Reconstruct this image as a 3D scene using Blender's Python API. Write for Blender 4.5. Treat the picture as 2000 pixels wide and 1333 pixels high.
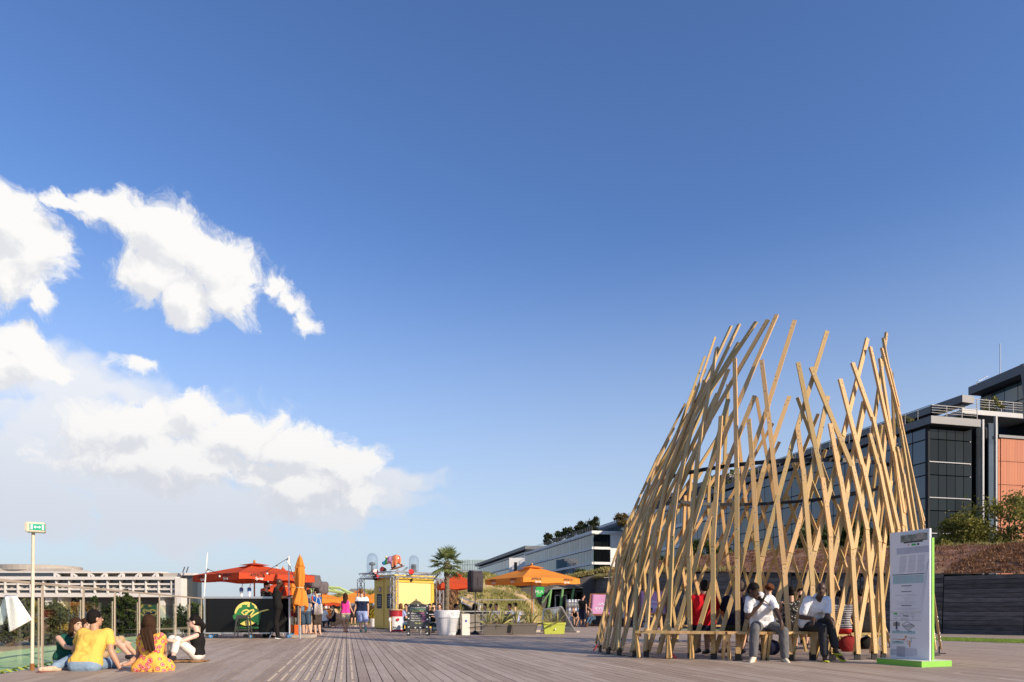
import bpy, bmesh, math, random
from mathutils import Vector, Matrix, Quaternion, noise
R = math.radians
random.seed(7)
for o in list(bpy.data.objects): bpy.data.objects.remove(o)
scene = bpy.context.scene
COL = scene.collection

# ---------------------------------------------------------------- camera
F = 1333.0; HY = 1195.0; CH = 0.83          # focal length and horizon in photo pixels, lens height in metres
cam = bpy.data.cameras.new('camera'); cam.lens = 24.0; cam.sensor_width = 36.0
cam.shift_y = (HY - 666.5) / 2000.0; cam.clip_start = 0.1; cam.clip_end = 6000
co = bpy.data.objects.new('camera', cam); COL.objects.link(co)
co.location = (0, 0, CH); co.rotation_euler = (R(90), 0, 0); scene.camera = co
scene.view_settings.view_transform = 'Standard'; scene.view_settings.look = 'None'
scene.view_settings.gamma = 1.0; scene.view_settings.use_curve_mapping = False
scene.view_settings.exposure = 0.80

def gp(px, py, z=0.0):                       # photo pixel -> point on the level z
    Y = F * (CH - z) / (py - HY)
    return Vector(((px - 1000) / F * Y, Y, z))
def pt(px, py, Y):                           # photo pixel at a known distance
    return Vector(((px - 1000) / F * Y, Y, CH + (HY - py) / F * Y))

# ---------------------------------------------------------------- sun and sky
SUN_EL = R(25.0); SUN_AZ = math.atan2(0.80, -0.60)
SUN = Vector((math.sin(SUN_AZ) * math.cos(SUN_EL), math.cos(SUN_AZ) * math.cos(SUN_EL), math.sin(SUN_EL)))
sl = bpy.data.lights.new('sun', 'SUN'); sl.energy = 3.7; sl.angle = R(0.55); sl.color = (1.0, 0.83, 0.64)
so = bpy.data.objects.new('sun', sl); COL.objects.link(so)
so.rotation_euler = SUN.to_track_quat('Z', 'Y').to_euler(); so.location = (30, -30, 40)

w = bpy.data.worlds.new('World'); scene.world = w; w.use_nodes = True
wt = w.node_tree; wt.nodes.clear()
def wn(t, **k):
    n = wt.nodes.new(t)
    for a, b in k.items(): setattr(n, a, b)
    return n
def wl(a, b): wt.links.new(a, b)
def wmath(op, a, b=None, c=None, clamp=False):
    n = wn('ShaderNodeMath', operation=op, use_clamp=clamp)
    for i, v in enumerate((a, b, c)):
        if v is None: continue
        if isinstance(v, (int, float)): n.inputs[i].default_value = v
        else: wl(v, n.inputs[i])
    return n.outputs[0]
def wvec(op, a, b=None):
    n = wn('ShaderNodeVectorMath', operation=op)
    for i, v in enumerate((a, b)):
        if v is None: continue
        if isinstance(v, (tuple, list)): n.inputs[i].default_value = v
        else: wl(v, n.inputs[i])
    return n
sky = wn('ShaderNodeTexSky'); sky.sky_type = 'NISHITA'; sky.sun_disc = False
sky.sun_elevation = SUN_EL; sky.sun_rotation = SUN_AZ
sky.altitude = 50; sky.air_density = 1.0; sky.dust_density = 0.35; sky.ozone_density = 3.0; SKY_K = 0.12
tc = wn('ShaderNodeTexCoord')
sep = wn('ShaderNodeSeparateXYZ'); wl(tc.outputs['Generated'], sep.inputs[0])
az = wmath('ARCTAN2', sep.outputs[0], sep.outputs[1])
el = wmath('ARCSINE', sep.outputs[2])
com = wn('ShaderNodeCombineXYZ'); wl(az, com.inputs[0]); wl(el, com.inputs[1])
def wnoise(vec, scale, detail=6, rough=0.55, color=False):
    n = wn('ShaderNodeTexNoise'); n.noise_dimensions = '2D'; n.inputs['Scale'].default_value = scale
    n.inputs['Detail'].default_value = detail; n.inputs['Roughness'].default_value = rough
    wl(vec, n.inputs['Vector'])
    return n.outputs['Color'] if color else n.outputs[0]
def warp(vec, scale, amp, detail=3, rough=.5):
    c = wnoise(vec, scale, detail, rough, True)
    m = wvec('MULTIPLY_ADD', c, (amp, amp * .8, 0)); m.inputs[2].default_value = (-amp * .5, -amp * .4, 0)
    return wvec('ADD', vec, m.outputs[0]).outputs[0]
def ss(v, a, b):
    n = wn('ShaderNodeMapRange', interpolation_type='SMOOTHSTEP'); wl(v, n.inputs[0])
    n.inputs[1].default_value = a; n.inputs[2].default_value = b; return n.outputs[0]
def wmix(fac, a, b):
    n = wn('ShaderNodeMix', data_type='RGBA'); wl(fac, n.inputs[0])
    for i, v in ((6, a), (7, b)):
        if isinstance(v, tuple): n.inputs[i].default_value = v
        else: wl(v, n.inputs[i])
    return n.outputs[2]
# cumulus heaps: azimuth / elevation centres (from photo pixels) and radii
HEAP = [(15,425,95,95,1),(65,505,78,100,1),(15,545,85,62,1),(88,585,38,42,.9),(-75,480,120,150,1),(135,390,70,26,.9),
        (235,425,95,55,1),(330,470,125,82,1),(415,518,100,92,1),(372,592,80,58,1),(300,545,100,60,1),(455,585,60,62,1),
        (535,558,44,24,.62),(575,590,46,26,.62),(602,616,26,34,.62),
        (60,690,80,55,1),(15,715,75,48,1),(112,725,50,32,.9),(250,712,45,22,.75),
        (385,800,58,56,1),(270,835,180,52,.95),(470,850,120,58,1),(590,885,118,60,1),(680,915,75,54,1),
        (330,900,270,62,.95),(600,950,160,62,.95),(695,965,55,46,.9)]
SOFT = [(790,940,100,40,1),(770,978,95,36,.9),(640,1010,170,46,.9),(420,990,380,80,1),(120,900,240,100,1),(60,985,260,80,.95),(160,830,260,70,.95),
        (230,770,300,60,.7),(330,1040,420,45,.7),(660,1040,90,20,.6)]
def azel(px, py):
    x = (px - 1000) / F; z = (HY - py) / F
    return math.atan(x), math.atan(z / math.sqrt(1 + x * x))
def field(vec, blobs):
    acc = None
    for (px, py, rx, ry, wgt) in blobs:
        a, e = azel(px, py); a2, _ = azel(px + rx, py); _, e2 = azel(px, py - ry); ra, re = abs(a2 - a), abs(e2 - e)
        m = wvec('MULTIPLY_ADD', vec, (1 / ra, 1 / re, 0)); m.inputs[2].default_value = (-a / ra, -e / re, 0)
        d = wvec('LENGTH', m.outputs[0]).outputs[1]
        v = wmath('MULTIPLY_ADD', d, -wgt, wgt)
        acc = v if acc is None else wmath('MAXIMUM', acc, v)
    return acc
vec = com.outputs[0]
def heaps(vec, fine):
    v = warp(vec, 11, .060, 2); v = warp(v, 38, .026, 3 if fine else 1, .6)
    f = field(v, HEAP)
    return wmath('ADD', f, wmath('MULTIPLY_ADD', wnoise(v, 34, 8 if fine else 4, .68), .95, -.44))
f1 = heaps(vec, True)
f2 = heaps(wvec('ADD', vec, (.014, .026, 0)).outputs[0], False)
a1 = ss(f1, -.04, .42)
vs = warp(vec, 9, .11, 3)
f3 = wmath('ADD', field(vs, SOFT), wmath('MULTIPLY_ADD', wnoise(vs, 15, 6, .58), 1.0, -.48))
a3 = wmath('MULTIPLY', ss(f3, -.10, .55), .92)
lowsh = ss(el, R(5), R(17))
lit = wmath('MULTIPLY_ADD', ss(wmath('SUBTRACT', f1, f2), -.42, .25), .62, wmath('MULTIPLY', lowsh, .38))
skyc = wvec('SCALE', sky.outputs[0]); skyc.inputs[3].default_value = SKY_K
hsv = wn('ShaderNodeHueSaturation'); hsv.inputs['Saturation'].default_value = 1.10; hsv.inputs['Hue'].default_value = .508; wl(skyc.outputs[0], hsv.inputs['Color'])
gam = wn('ShaderNodeGamma'); gam.inputs[1].default_value = 1.10; wl(hsv.outputs[0], gam.inputs[0])
skyo = wmix(ss(el, R(30), R(-4)), gam.outputs[0], (.310, .352, .410, 1))       # pale summer haze towards the horizon, all round
CLOUD_SH = (.37, .388, .43, 1); CLOUD_LT = (.565, .558, .548, 1)
c1 = wmix(lit, CLOUD_SH, CLOUD_LT)
c3 = wmix(lowsh, (.385, .41, .455, 1), (.50, .51, .535, 1))
x2 = wmix(a1, wmix(a3, skyo, c3), c1)
# the same fair-weather cumulus goes on round the rest of the sky
vo = warp(vec, 4, .25, 2)
fo = wmath('SUBTRACT', wnoise(vo, 3.2, 6, .55), wmath('ABSOLUTE', wmath('MULTIPLY_ADD', el, 1.2, -.30)))
xo = wmix(ss(fo, .46, .60), skyo, (.52, .53, .55, 1))
def bgn(c):
    n = wn('ShaderNodeBackground'); n.inputs[1].default_value = 1.0; wl(c, n.inputs[0]); return n.outputs[0]
def gate(fac, a, b):
    n = wn('ShaderNodeMixShader'); wl(fac, n.inputs[0]); wl(a, n.inputs[1]); wl(b, n.inputs[2]); return n.outputs[0]
inb = wmath('MULTIPLY', wmath('LESS_THAN', az, R(-4)), wmath('MULTIPLY', wmath('GREATER_THAN', az, R(-62)), wmath('MULTIPLY', wmath('GREATER_THAN', el, R(2)), wmath('LESS_THAN', el, R(36)))))
outb = wmath('MULTIPLY', wmath('GREATER_THAN', wmath('ABSOLUTE', az), R(62)), wmath('MULTIPLY', wmath('GREATER_THAN', el, 0.0), wmath('LESS_THAN', el, R(45))))
sh = gate(outb, gate(inb, bgn(skyo), bgn(x2)), bgn(xo))
wo = wn('ShaderNodeOutputWorld'); wl(sh, wo.inputs[0])
w.cycles.sampling_method = 'MANUAL'; w.cycles.sample_map_resolution = 512

# ---------------------------------------------------------------- materials
MATS = {}
def mat(name, col=(.5, .5, .5), rough=.6, metal=0.0, var=0.0, vscale=4.0, bump=0.0, bscale=40.0, col2=None, stretch=None, spec=.5, trans=0.0, alpha=1.0, coat=0.0, objvar=0.0, sss=0.0):
    if name in MATS: return MATS[name]
    m = bpy.data.materials.new(name); m.use_nodes = True; MATS[name] = m
    nt = m.node_tree; b = nt.nodes['Principled BSDF']
    b.inputs['Base Color'].default_value = (*col, 1); b.inputs['Roughness'].default_value = rough
    b.inputs['Metallic'].default_value = metal; b.inputs['Specular IOR Level'].default_value = spec
    b.inputs['Transmission Weight'].default_value = trans; b.inputs['Alpha'].default_value = alpha
    b.inputs['Coat Weight'].default_value = coat
    if sss: b.inputs['Subsurface Weight'].default_value = sss; b.inputs['Subsurface Radius'].default_value = (.02, .008, .004)
    vecout = None
    if var or bump:
        t = nt.nodes.new('ShaderNodeTexCoord'); vecout = t.outputs['Object']
        if stretch:
            mp = nt.nodes.new('ShaderNodeMapping'); mp.inputs['Scale'].default_value = stretch
            nt.links.new(vecout, mp.inputs[0]); vecout = mp.outputs[0]
    colout = None
    if var:
        n = nt.nodes.new('ShaderNodeTexNoise'); n.inputs['Scale'].default_value = vscale
        n.inputs['Detail'].default_value = 7; n.inputs['Roughness'].default_value = .6
        nt.links.new(vecout, n.inputs['Vector'])
        rp = nt.nodes.new('ShaderNodeValToRGB')
        c2 = col2 or tuple(c * .55 for c in col)
        rp.color_ramp.elements[0].position = .5 - .25; rp.color_ramp.elements[1].position = .5 + .22
        rp.color_ramp.elements[0].color = (*[c * (1 - var) + d * var for c, d in zip(col, c2)], 1)
        rp.color_ramp.elements[1].color = (*[min(1, c * (1 + .12 * var)) for c in col], 1)
        nt.links.new(n.outputs[0], rp.inputs[0]); colout = rp.outputs[0]
    if objvar:
        oi = nt.nodes.new('ShaderNodeObjectInfo')
        hs = nt.nodes.new('ShaderNodeHueSaturation')
        mr = nt.nodes.new('ShaderNodeMapRange'); mr.inputs[3].default_value = 1 - objvar; mr.inputs[4].default_value = 1 + objvar
        nt.links.new(oi.outputs['Random'], mr.inputs[0]); nt.links.new(mr.outputs[0], hs.inputs['Value'])
        if colout: nt.links.new(colout, hs.inputs['Color'])
        else: hs.inputs['Color'].default_value = (*col, 1)
        colout = hs.outputs[0]
    if colout: nt.links.new(colout, b.inputs['Base Color'])
    if bump:
        n2 = nt.nodes.new('ShaderNodeTexNoise'); n2.inputs['Scale'].default_value = bscale; n2.inputs['Detail'].default_value = 5
        nt.links.new(vecout, n2.inputs['Vector'])
        bp = nt.nodes.new('ShaderNodeBump'); bp.inputs['Strength'].default_value = bump; bp.inputs['Distance'].default_value = .02
        nt.links.new(n2.outputs[0], bp.inputs['Height']); nt.links.new(bp.outputs[0], b.inputs['Normal'])
    return m
def glassmat(name, tint=(.85, .95, .92), refl=.04, body=.0, bodycol=(.6, .8, .7), rough=.0):
    if name in MATS: return MATS[name]
    m = bpy.data.materials.new(name); m.use_nodes = True; MATS[name] = m
    nt = m.node_tree; nt.nodes.clear(); o = nt.nodes.new('ShaderNodeOutputMaterial')
    tr = nt.nodes.new('ShaderNodeBsdfTransparent'); tr.inputs[0].default_value = (*tint, 1)
    gl = nt.nodes.new('ShaderNodeBsdfGlossy'); gl.inputs['Roughness'].default_value = rough
    lw = nt.nodes.new('ShaderNodeLayerWeight'); lw.inputs[0].default_value = .5
    pw = nt.nodes.new('ShaderNodeMath'); pw.operation = 'POWER'; pw.inputs[1].default_value = 4.0; nt.links.new(lw.outputs['Facing'], pw.inputs[0])
    fm = nt.nodes.new('ShaderNodeMath'); fm.operation = 'MULTIPLY_ADD'; fm.inputs[1].default_value = .5; fm.inputs[2].default_value = refl; fm.use_clamp = True
    nt.links.new(pw.outputs[0], fm.inputs[0])
    mx = nt.nodes.new('ShaderNodeMixShader'); nt.links.new(fm.outputs[0], mx.inputs[0])
    last = tr.outputs[0]
    if body:
        df = nt.nodes.new('ShaderNodeBsdfDiffuse'); df.inputs[0].default_value = (*bodycol, 1)
        m2 = nt.nodes.new('ShaderNodeMixShader'); m2.inputs[0].default_value = body
        nt.links.new(last, m2.inputs[1]); nt.links.new(df.outputs[0], m2.inputs[2]); last = m2.outputs[0]
    nt.links.new(last, mx.inputs[1]); nt.links.new(gl.outputs[0], mx.inputs[2]); nt.links.new(mx.outputs[0], o.inputs[0])
    return m
def leafmat(name, c1, c2, tr=.35):
    if name in MATS: return MATS[name]
    m = bpy.data.materials.new(name); m.use_nodes = True; MATS[name] = m
    nt = m.node_tree; b = nt.nodes['Principled BSDF']; o = nt.nodes['Material Output']
    a = nt.nodes.new('ShaderNodeAttribute'); a.attribute_name = 'tone'
    rp = nt.nodes.new('ShaderNodeValToRGB'); rp.color_ramp.elements[0].color = (*c1, 1); rp.color_ramp.elements[1].color = (*c2, 1)
    nt.links.new(a.outputs['Fac'], rp.inputs[0]); nt.links.new(rp.outputs[0], b.inputs['Base Color'])
    b.inputs['Roughness'].default_value = .55; b.inputs['Specular IOR Level'].default_value = .25
    t = nt.nodes.new('ShaderNodeBsdfTranslucent'); nt.links.new(rp.outputs[0], t.inputs[0])
    mx = nt.nodes.new('ShaderNodeMixShader'); mx.inputs[0].default_value = tr
    nt.links.new(b.outputs[0], mx.inputs[1]); nt.links.new(t.outputs[0], mx.inputs[2]); nt.links.new(mx.outputs[0], o.inputs[0])
    return m

# ---------------------------------------------------------------- mesh helpers
def link(o): COL.objects.link(o); return o
def tag(o, label=None, cat=None, group=None, kind=None):
    if label: o['label'] = label
    if cat: o['category'] = cat
    if group: o['group'] = group
    if kind: o['kind'] = kind
    return o
def empty(name, loc=(0, 0, 0), rz=0.0, label=None, cat=None, group=None):
    o = bpy.data.objects.new(name, None); o.empty_display_size = .1; o.location = loc; o.rotation_euler = (0, 0, rz)
    link(o); return tag(o, label, cat, group)
def wmat(o):
    return (wmat(o.parent) @ o.matrix_parent_inverse @ o.matrix_basis) if o.parent else o.matrix_basis.copy()
def obj(name, me, parent=None, world=False):
    o = bpy.data.objects.new(name, me); link(o)
    if parent is not None:
        o.parent = parent
        if world: o.matrix_parent_inverse = wmat(parent).inverted()
    return o
class MB:
    def __init__(s): s.v = []; s.f = []; s.mi = []; s.tone = None
    def add(s, vs, fs):
        n = len(s.v); s.v += [tuple(v) for v in vs]; s.f += [tuple(i + n for i in f) for f in fs]; return s
    def box(s, c, size, rz=0.0, M=None):
        x, y, z = (a / 2 for a in size); vs = [Vector((i * x, j * y, k * z)) for i in (-1, 1) for j in (-1, 1) for k in (-1, 1)]
        if rz: vs = [Matrix.Rotation(rz, 3, 'Z') @ v for v in vs]
        if M is not None: vs = [M @ v for v in vs]
        c = Vector(c)
        return s.add([v + c for v in vs], [(0, 1, 3, 2), (4, 6, 7, 5), (0, 4, 5, 1), (2, 3, 7, 6), (0, 2, 6, 4), (1, 5, 7, 3)])
    def bar(s, a, b, w, d, up=(0, 0, 1)):          # rectangular bar, w across, d along 'up'
        a = Vector(a); b = Vector(b); t = (b - a).normalized(); u = Vector(up); u = u - t * u.dot(t)
        if u.length < 1e-5: u = Vector((1, 0, 0)) - t * t.x
        u.normalize(); r = t.cross(u)
        vs = [p + r * (i * w / 2) + u * (j * d / 2) for p in (a, b) for i, j in ((-1, -1), (1, -1), (1, 1), (-1, 1))]
        return s.add(vs, [(0, 3, 2, 1), (4, 5, 6, 7), (0, 1, 5, 4), (1, 2, 6, 5), (2, 3, 7, 6), (3, 0, 4, 7)])
    def tube(s, pts, rad, n=8, caps=True, sx=1.0):
        pts = [Vector(p) for p in pts]; m = len(pts)
        if not hasattr(rad, '__len__'): rad = [rad] * m
        rings = []; u = None
        for i, p in enumerate(pts):
            t = (pts[min(i + 1, m - 1)] - pts[max(i - 1, 0)]).normalized()
            if u is None: u = t.orthogonal().normalized()
            else: u = (u - t * u.dot(t)).normalized()
            r = t.cross(u)
            rings.append([p + (u * math.cos(k * 2 * math.pi / n) * sx + r * math.sin(k * 2 * math.pi / n)) * rad[i] for k in range(n)])
        vs = [v for q in rings for v in q]; fs = []
        for i in range(m - 1):
            for k in range(n): fs.append((i * n + k, i * n + (k + 1) % n, (i + 1) * n + (k + 1) % n, (i + 1) * n + k))
        if caps: fs.append(tuple(range(n - 1, -1, -1))); fs.append(tuple((m - 1) * n + k for k in range(n)))
        return s.add(vs, fs)
    def lathe(s, prof, c=(0, 0, 0), n=24, caps=True):
        c = Vector(c); vs = []; fs = []
        for (r, z) in prof:
            for k in range(n): vs.append(c + Vector((r * math.cos(2 * math.pi * k / n), r * math.sin(2 * math.pi * k / n), z)))
        for i in range(len(prof) - 1):
            for k in range(n): fs.append((i * n + k, i * n + (k + 1) % n, (i + 1) * n + (k + 1) % n, (i + 1) * n + k))
        if caps: fs.append(tuple(range(n - 1, -1, -1))); fs.append(tuple((len(prof) - 1) * n + k for k in range(n)))
        return s.add(vs, fs)
    def ell(s, c, r, n=12, m=8, M=None):
        c = Vector(c); vs = []; fs = []
        if not hasattr(r, '__len__'): r = (r, r, r)
        for i in range(m + 1):
            ph = math.pi * i / m
            for k in range(n):
                th = 2 * math.pi * k / n; v = Vector((r[0] * math.sin(ph) * math.cos(th), r[1] * math.sin(ph) * math.sin(th), r[2] * math.cos(ph)))
                vs.append(c + (M @ v if M is not None else v))
        for i in range(m):
            for k in range(n): fs.append((i * n + k, (i + 1) * n + k, (i + 1) * n + (k + 1) % n, i * n + (k + 1) % n))
        return s.add(vs, fs)
    def cone(s, a, b, ra, rb, n=10):                # closed tapered capsule
        a = Vector(a); b = Vector(b); d = b - a
        if d.length < 1e-4: return s.ell(a, max(ra, rb), n, 6)
        t = d.normalized(); pts = []; rad = []
        for ph in (80, 55, 25): pts.append(a - t * ra * math.sin(R(ph))); rad.append(ra * math.cos(R(ph)))
        pts += [a, b]; rad += [ra, rb]
        for ph in (25, 55, 80): pts.append(b + t * rb * math.sin(R(ph))); rad.append(rb * math.cos(R(ph)))
        u = t.orthogonal().normalized(); r = t.cross(u); vs = []; fs = []; m = len(pts)
        for p, q in zip(pts, rad):
            for k in range(n): vs.append(p + (u * math.cos(2 * math.pi * k / n) + r * math.sin(2 * math.pi * k / n)) * q)
        for i in range(m - 1):
            for k in range(n): fs.append((i * n + k, i * n + (k + 1) % n, (i + 1) * n + (k + 1) % n, (i + 1) * n + k))
        fs.append(tuple(range(n - 1, -1, -1))); fs.append(tuple((m - 1) * n + k for k in range(n)))
        return s.add(vs, fs)
    def prism(s, poly, dvec):
        poly = [Vector(p) for p in poly]; d = Vector(dvec); n = len(poly)
        vs = poly + [p + d for p in poly]
        fs = [tuple(range(n - 1, -1, -1)), tuple(range(n, 2 * n))] + [(i, (i + 1) % n, n + (i + 1) % n, n + i) for i in range(n)]
        return s.add(vs, fs)
    def grid(s, fn, nu, nv):
        vs = [fn(i / nu, j / nv) for j in range(nv + 1) for i in range(nu + 1)]
        fs = [(j * (nu + 1) + i, j * (nu + 1) + i + 1, (j + 1) * (nu + 1) + i + 1, (j + 1) * (nu + 1) + i) for j in range(nv) for i in range(nu)]
        return s.add(vs, fs)
    def mesh(s, name, m=None, smooth=False, tone=None):
        me = bpy.data.meshes.new(name); me.from_pydata(s.v, [], s.f); me.update()
        if m: me.materials.append(m)
        if smooth:
            me.polygons.foreach_set('use_smooth', [True] * len(me.polygons))
        if tone is not None:
            at = me.attributes.new('tone', 'FLOAT', 'FACE'); at.data.foreach_set('value', tone)
        return me
    def build(s, name, m=None, parent=None, world=False, smooth=False, tone=None):
        return obj(name, s.mesh(name, m, smooth, tone), parent, world)
def fixn(me):
    bm = bmesh.new(); bm.from_mesh(me); bmesh.ops.recalc_face_normals(bm, faces=bm.faces); bm.to_mesh(me); bm.free(); return me
def copy_tree(o, parent=None, loc=None, rz=None):
    c = o.copy(); link(c); c.parent = parent
    if loc is not None: c.location = loc
    if rz is not None: c.rotation_euler = (0, 0, rz)
    for ch in list(o.children): copy_tree(ch, c)
    return c
def text(body, size, name, m, parent, loc, rot, shear=0.0, ext=.002, world=True, align='CENTER', xs=1.0):
    cu = bpy.data.curves.new(name, 'FONT'); cu.body = body; cu.size = size; cu.align_x = align; cu.align_y = 'CENTER'; cu.extrude = ext; cu.shear = shear
    cu.resolution_u = 2
    o = bpy.data.objects.new(name, cu); link(o)
    bpy.context.view_layer.update()
    me = bpy.data.meshes.new_from_object(o.evaluated_get(bpy.context.evaluated_depsgraph_get()))
    bpy.data.objects.remove(o); me.materials.clear(); me.materials.append(m)
    Mx = Matrix.Translation(Vector(loc)) @ (rot.to_matrix().to_4x4() if not isinstance(rot, Matrix) else rot.to_4x4()) @ Matrix.Diagonal((xs, 1, 1, 1))
    me.transform(Mx)
    return obj(name, me, parent, world)
# deck frame: s runs along the boards, n across them to the right
DT = (677.0 - 1000) / F
DD = Vector((DT, 1, 0)).normalized(); DN = Vector((DD.y, -DD.x, 0)); DRZ = math.atan2(DN.y, DN.x)
def dk(s, n, z=0.0): p = DD * s + DN * n; p.z = z; return p
def sn(p): return Vector((p.x, p.y, 0)).dot(DD), Vector((p.x, p.y, 0)).dot(DN)
# ================================================================ ground, water, deck
NF = sn(gp(83, 1305))[1]                      # line of the glass balustrade
rnd = random.Random(3)
def sheet(name, pts, m, kind='structure'):
    b = MB(); b.add(pts, [tuple(range(len(pts)))]); o = b.build(name, m); tag(o, kind=kind); return o
sheet('ground', [(-4000, -500, -12), (4000, -500, -12), (4000, 5000, -12), (-4000, 5000, -12)], mat('earth', (.16, .14, .10), .9, var=.6, vscale=.02))
sheet('river_water', [dk(-300, -260, -11.6), dk(-300, -14, -11.6), dk(900, -14, -11.6), dk(900, -260, -11.6)], mat('water', (.04, .06, .05), .08, bump=.15, bscale=.6))
b = MB(); b.add([(-900, 188, -11.9), (140, 188, -11.9), (140, 188, -9), (-900, 188, -9), (-900, 900, -9), (140, 900, -9)], [(0, 1, 2, 3), (3, 2, 5, 4)])
tag(b.build('far_riverbank', mat('bank', (.34, .27, .19), .9, var=.6, vscale=.08)), kind='structure')
b = MB(); b.add([dk(-40, NF - .15, -12), dk(900, NF - .15, -12), dk(900, NF - .15, -.07), dk(-40, NF - .15, -.07), dk(-40, 400, -.07), dk(900, 400, -.07)], [(0, 1, 2, 3), (3, 2, 5, 4)])
tag(b.build('quay_platform', mat('deck_underside', (.035, .03, .027), .95)), kind='structure')

def deckmat(name, attr):
    m = bpy.data.materials.new(name); m.use_nodes = True; nt = m.node_tree; bs = nt.nodes['Principled BSDF']
    bs.inputs['Roughness'].default_value = .62; bs.inputs['Specular IOR Level'].default_value = .35
    g = nt.nodes.new('ShaderNodeNewGeometry')
    mp = nt.nodes.new('ShaderNodeMapping'); mp.vector_type = 'TEXTURE'; mp.inputs['Rotation'].default_value = (0, 0, DRZ)
    nt.links.new(g.outputs['Position'], mp.inputs[0])
    st = nt.nodes.new('ShaderNodeMapping'); st.inputs['Scale'].default_value = (42, 1.6, 1); nt.links.new(mp.outputs[0], st.inputs[0])
    n1 = nt.nodes.new('ShaderNodeTexNoise'); n1.inputs['Scale'].default_value = 1.0; n1.inputs['Detail'].default_value = 6; nt.links.new(st.outputs[0], n1.inputs['Vector'])
    n2 = nt.nodes.new('ShaderNodeTexNoise'); n2.inputs['Scale'].default_value = .55; n2.inputs['Detail'].default_value = 6; n2.inputs['Roughness'].default_value = .65
    nt.links.new(g.outputs['Position'], n2.inputs['Vector'])
    if attr: a = nt.nodes.new('ShaderNodeAttribute'); a.attribute_name = 'tone'; rv = a.outputs['Fac']
    else: a = nt.nodes.new('ShaderNodeObjectInfo'); rv = a.outputs['Random']
    r1 = nt.nodes.new('ShaderNodeValToRGB'); e = r1.color_ramp.elements
    e[0].position = .0; e[0].color = (.345, .262, .195, 1); e[1].position = 1; e[1].color = (.505, .420, .338, 1)
    q = r1.color_ramp.elements.new(.5); q.color = (.425, .340, .268, 1)
    ad = nt.nodes.new('ShaderNodeMath'); ad.operation = 'MULTIPLY_ADD'; nt.links.new(n2.outputs[0], ad.inputs[0]); ad.inputs[1].default_value = .9
    sb = nt.nodes.new('ShaderNodeMath'); sb.operation = 'MULTIPLY_ADD'; nt.links.new(rv, sb.inputs[0]); sb.inputs[1].default_value = .75; sb.inputs[2].default_value = -.38
    nt.links.new(sb.outputs[0], ad.inputs[2]); nt.links.new(ad.outputs[0], r1.inputs[0])
    mx = nt.nodes.new('ShaderNodeMix'); mx.data_type = 'RGBA'; mx.blend_type = 'MULTIPLY'; mx.inputs[0].default_value = .8
    r2 = nt.nodes.new('ShaderNodeValToRGB'); r2.color_ramp.elements[0].position = .25; r2.color_ramp.elements[0].color = (.62, .58, .55, 1); r2.color_ramp.elements[1].position = .72
    nt.links.new(n1.outputs[0], r2.inputs[0]); nt.links.new(r1.outputs[0], mx.inputs[6]); nt.links.new(r2.outputs[0], mx.inputs[7])
    nt.links.new(mx.outputs[2], bs.inputs['Base Color'])
    bp = nt.nodes.new('ShaderNodeBump'); bp.inputs['Strength'].default_value = .35; bp.inputs['Distance'].default_value = .004
    nt.links.new(n1.outputs[0], bp.inputs['Height']); nt.links.new(bp.outputs[0], bs.inputs['Normal'])
    return m
DMO = deckmat('deck_wood', False); DMA = deckmat('deck_wood_far', True)
deck = empty('deck'); tag(deck, kind='structure')
PW = .14; GAP = .011
boards = []
k0 = int(NF / PW) - 1
NDK = 34.0
for k in range(k0, int(NDK / PW)):
    n = (k + .5) * PW; s = 2.5 + rnd.uniform(0, 3.6)
    if n < NF - .06: continue
    far = 78
    while s < far:
        L = 3.6 if s < 26 else 7.2
        c = dk(s + L / 2, n); vis = 0
        for q in (.05, .5, .95):
            p = dk(s + L * q, n)
            if p.y > 1 and abs(p.x / p.y) < .76 and p.y > 7.4: vis = 1
        boards.append((vis * -1, c.y, s, L, n)); s += L
boards.sort()
unit = MB().box((0, 0, -.0135), (PW - GAP, 1, .027)).mesh('deck_board', DMO)
fm = MB(); ft = []
for i, (v, y, s, L, n) in enumerate(boards):
    dz = rnd.gauss(0, .0007)
    if i < 296:
        o = obj('plank', unit, deck); o.location = dk(s + L / 2, n, dz); o.scale = (1, L - .008, 1); o.rotation_euler = (0, 0, DRZ)
    else:
        fm.box(dk(s + L / 2, n, -.0135 + dz), (PW - GAP, L - .008, .027), DRZ); ft += [rnd.random()] * 6
o = fm.build('distant_planks', DMA, deck, tone=ft); tag(o, kind='stuff')
# anti-slip inlay strips on eight boards
sm = mat('inlay_strip', (.62, .50, .34), .8, var=.3, vscale=6)
us = MB().box((0, 0, .001), (.028, .98, .004)).mesh('inlay', sm)
_, n_in = sn(gp(683, 1320))
for j in range(8):
    nn = (math.floor(n_in / PW) - j + .5) * PW
    for i in range(11):
        s0 = 7.35 + i * 1.30
        o = obj('inlay_strip', us, deck); o.location = dk(s0 + .5, nn, .001); o.rotation_euler = (0, 0, DRZ)
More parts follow.
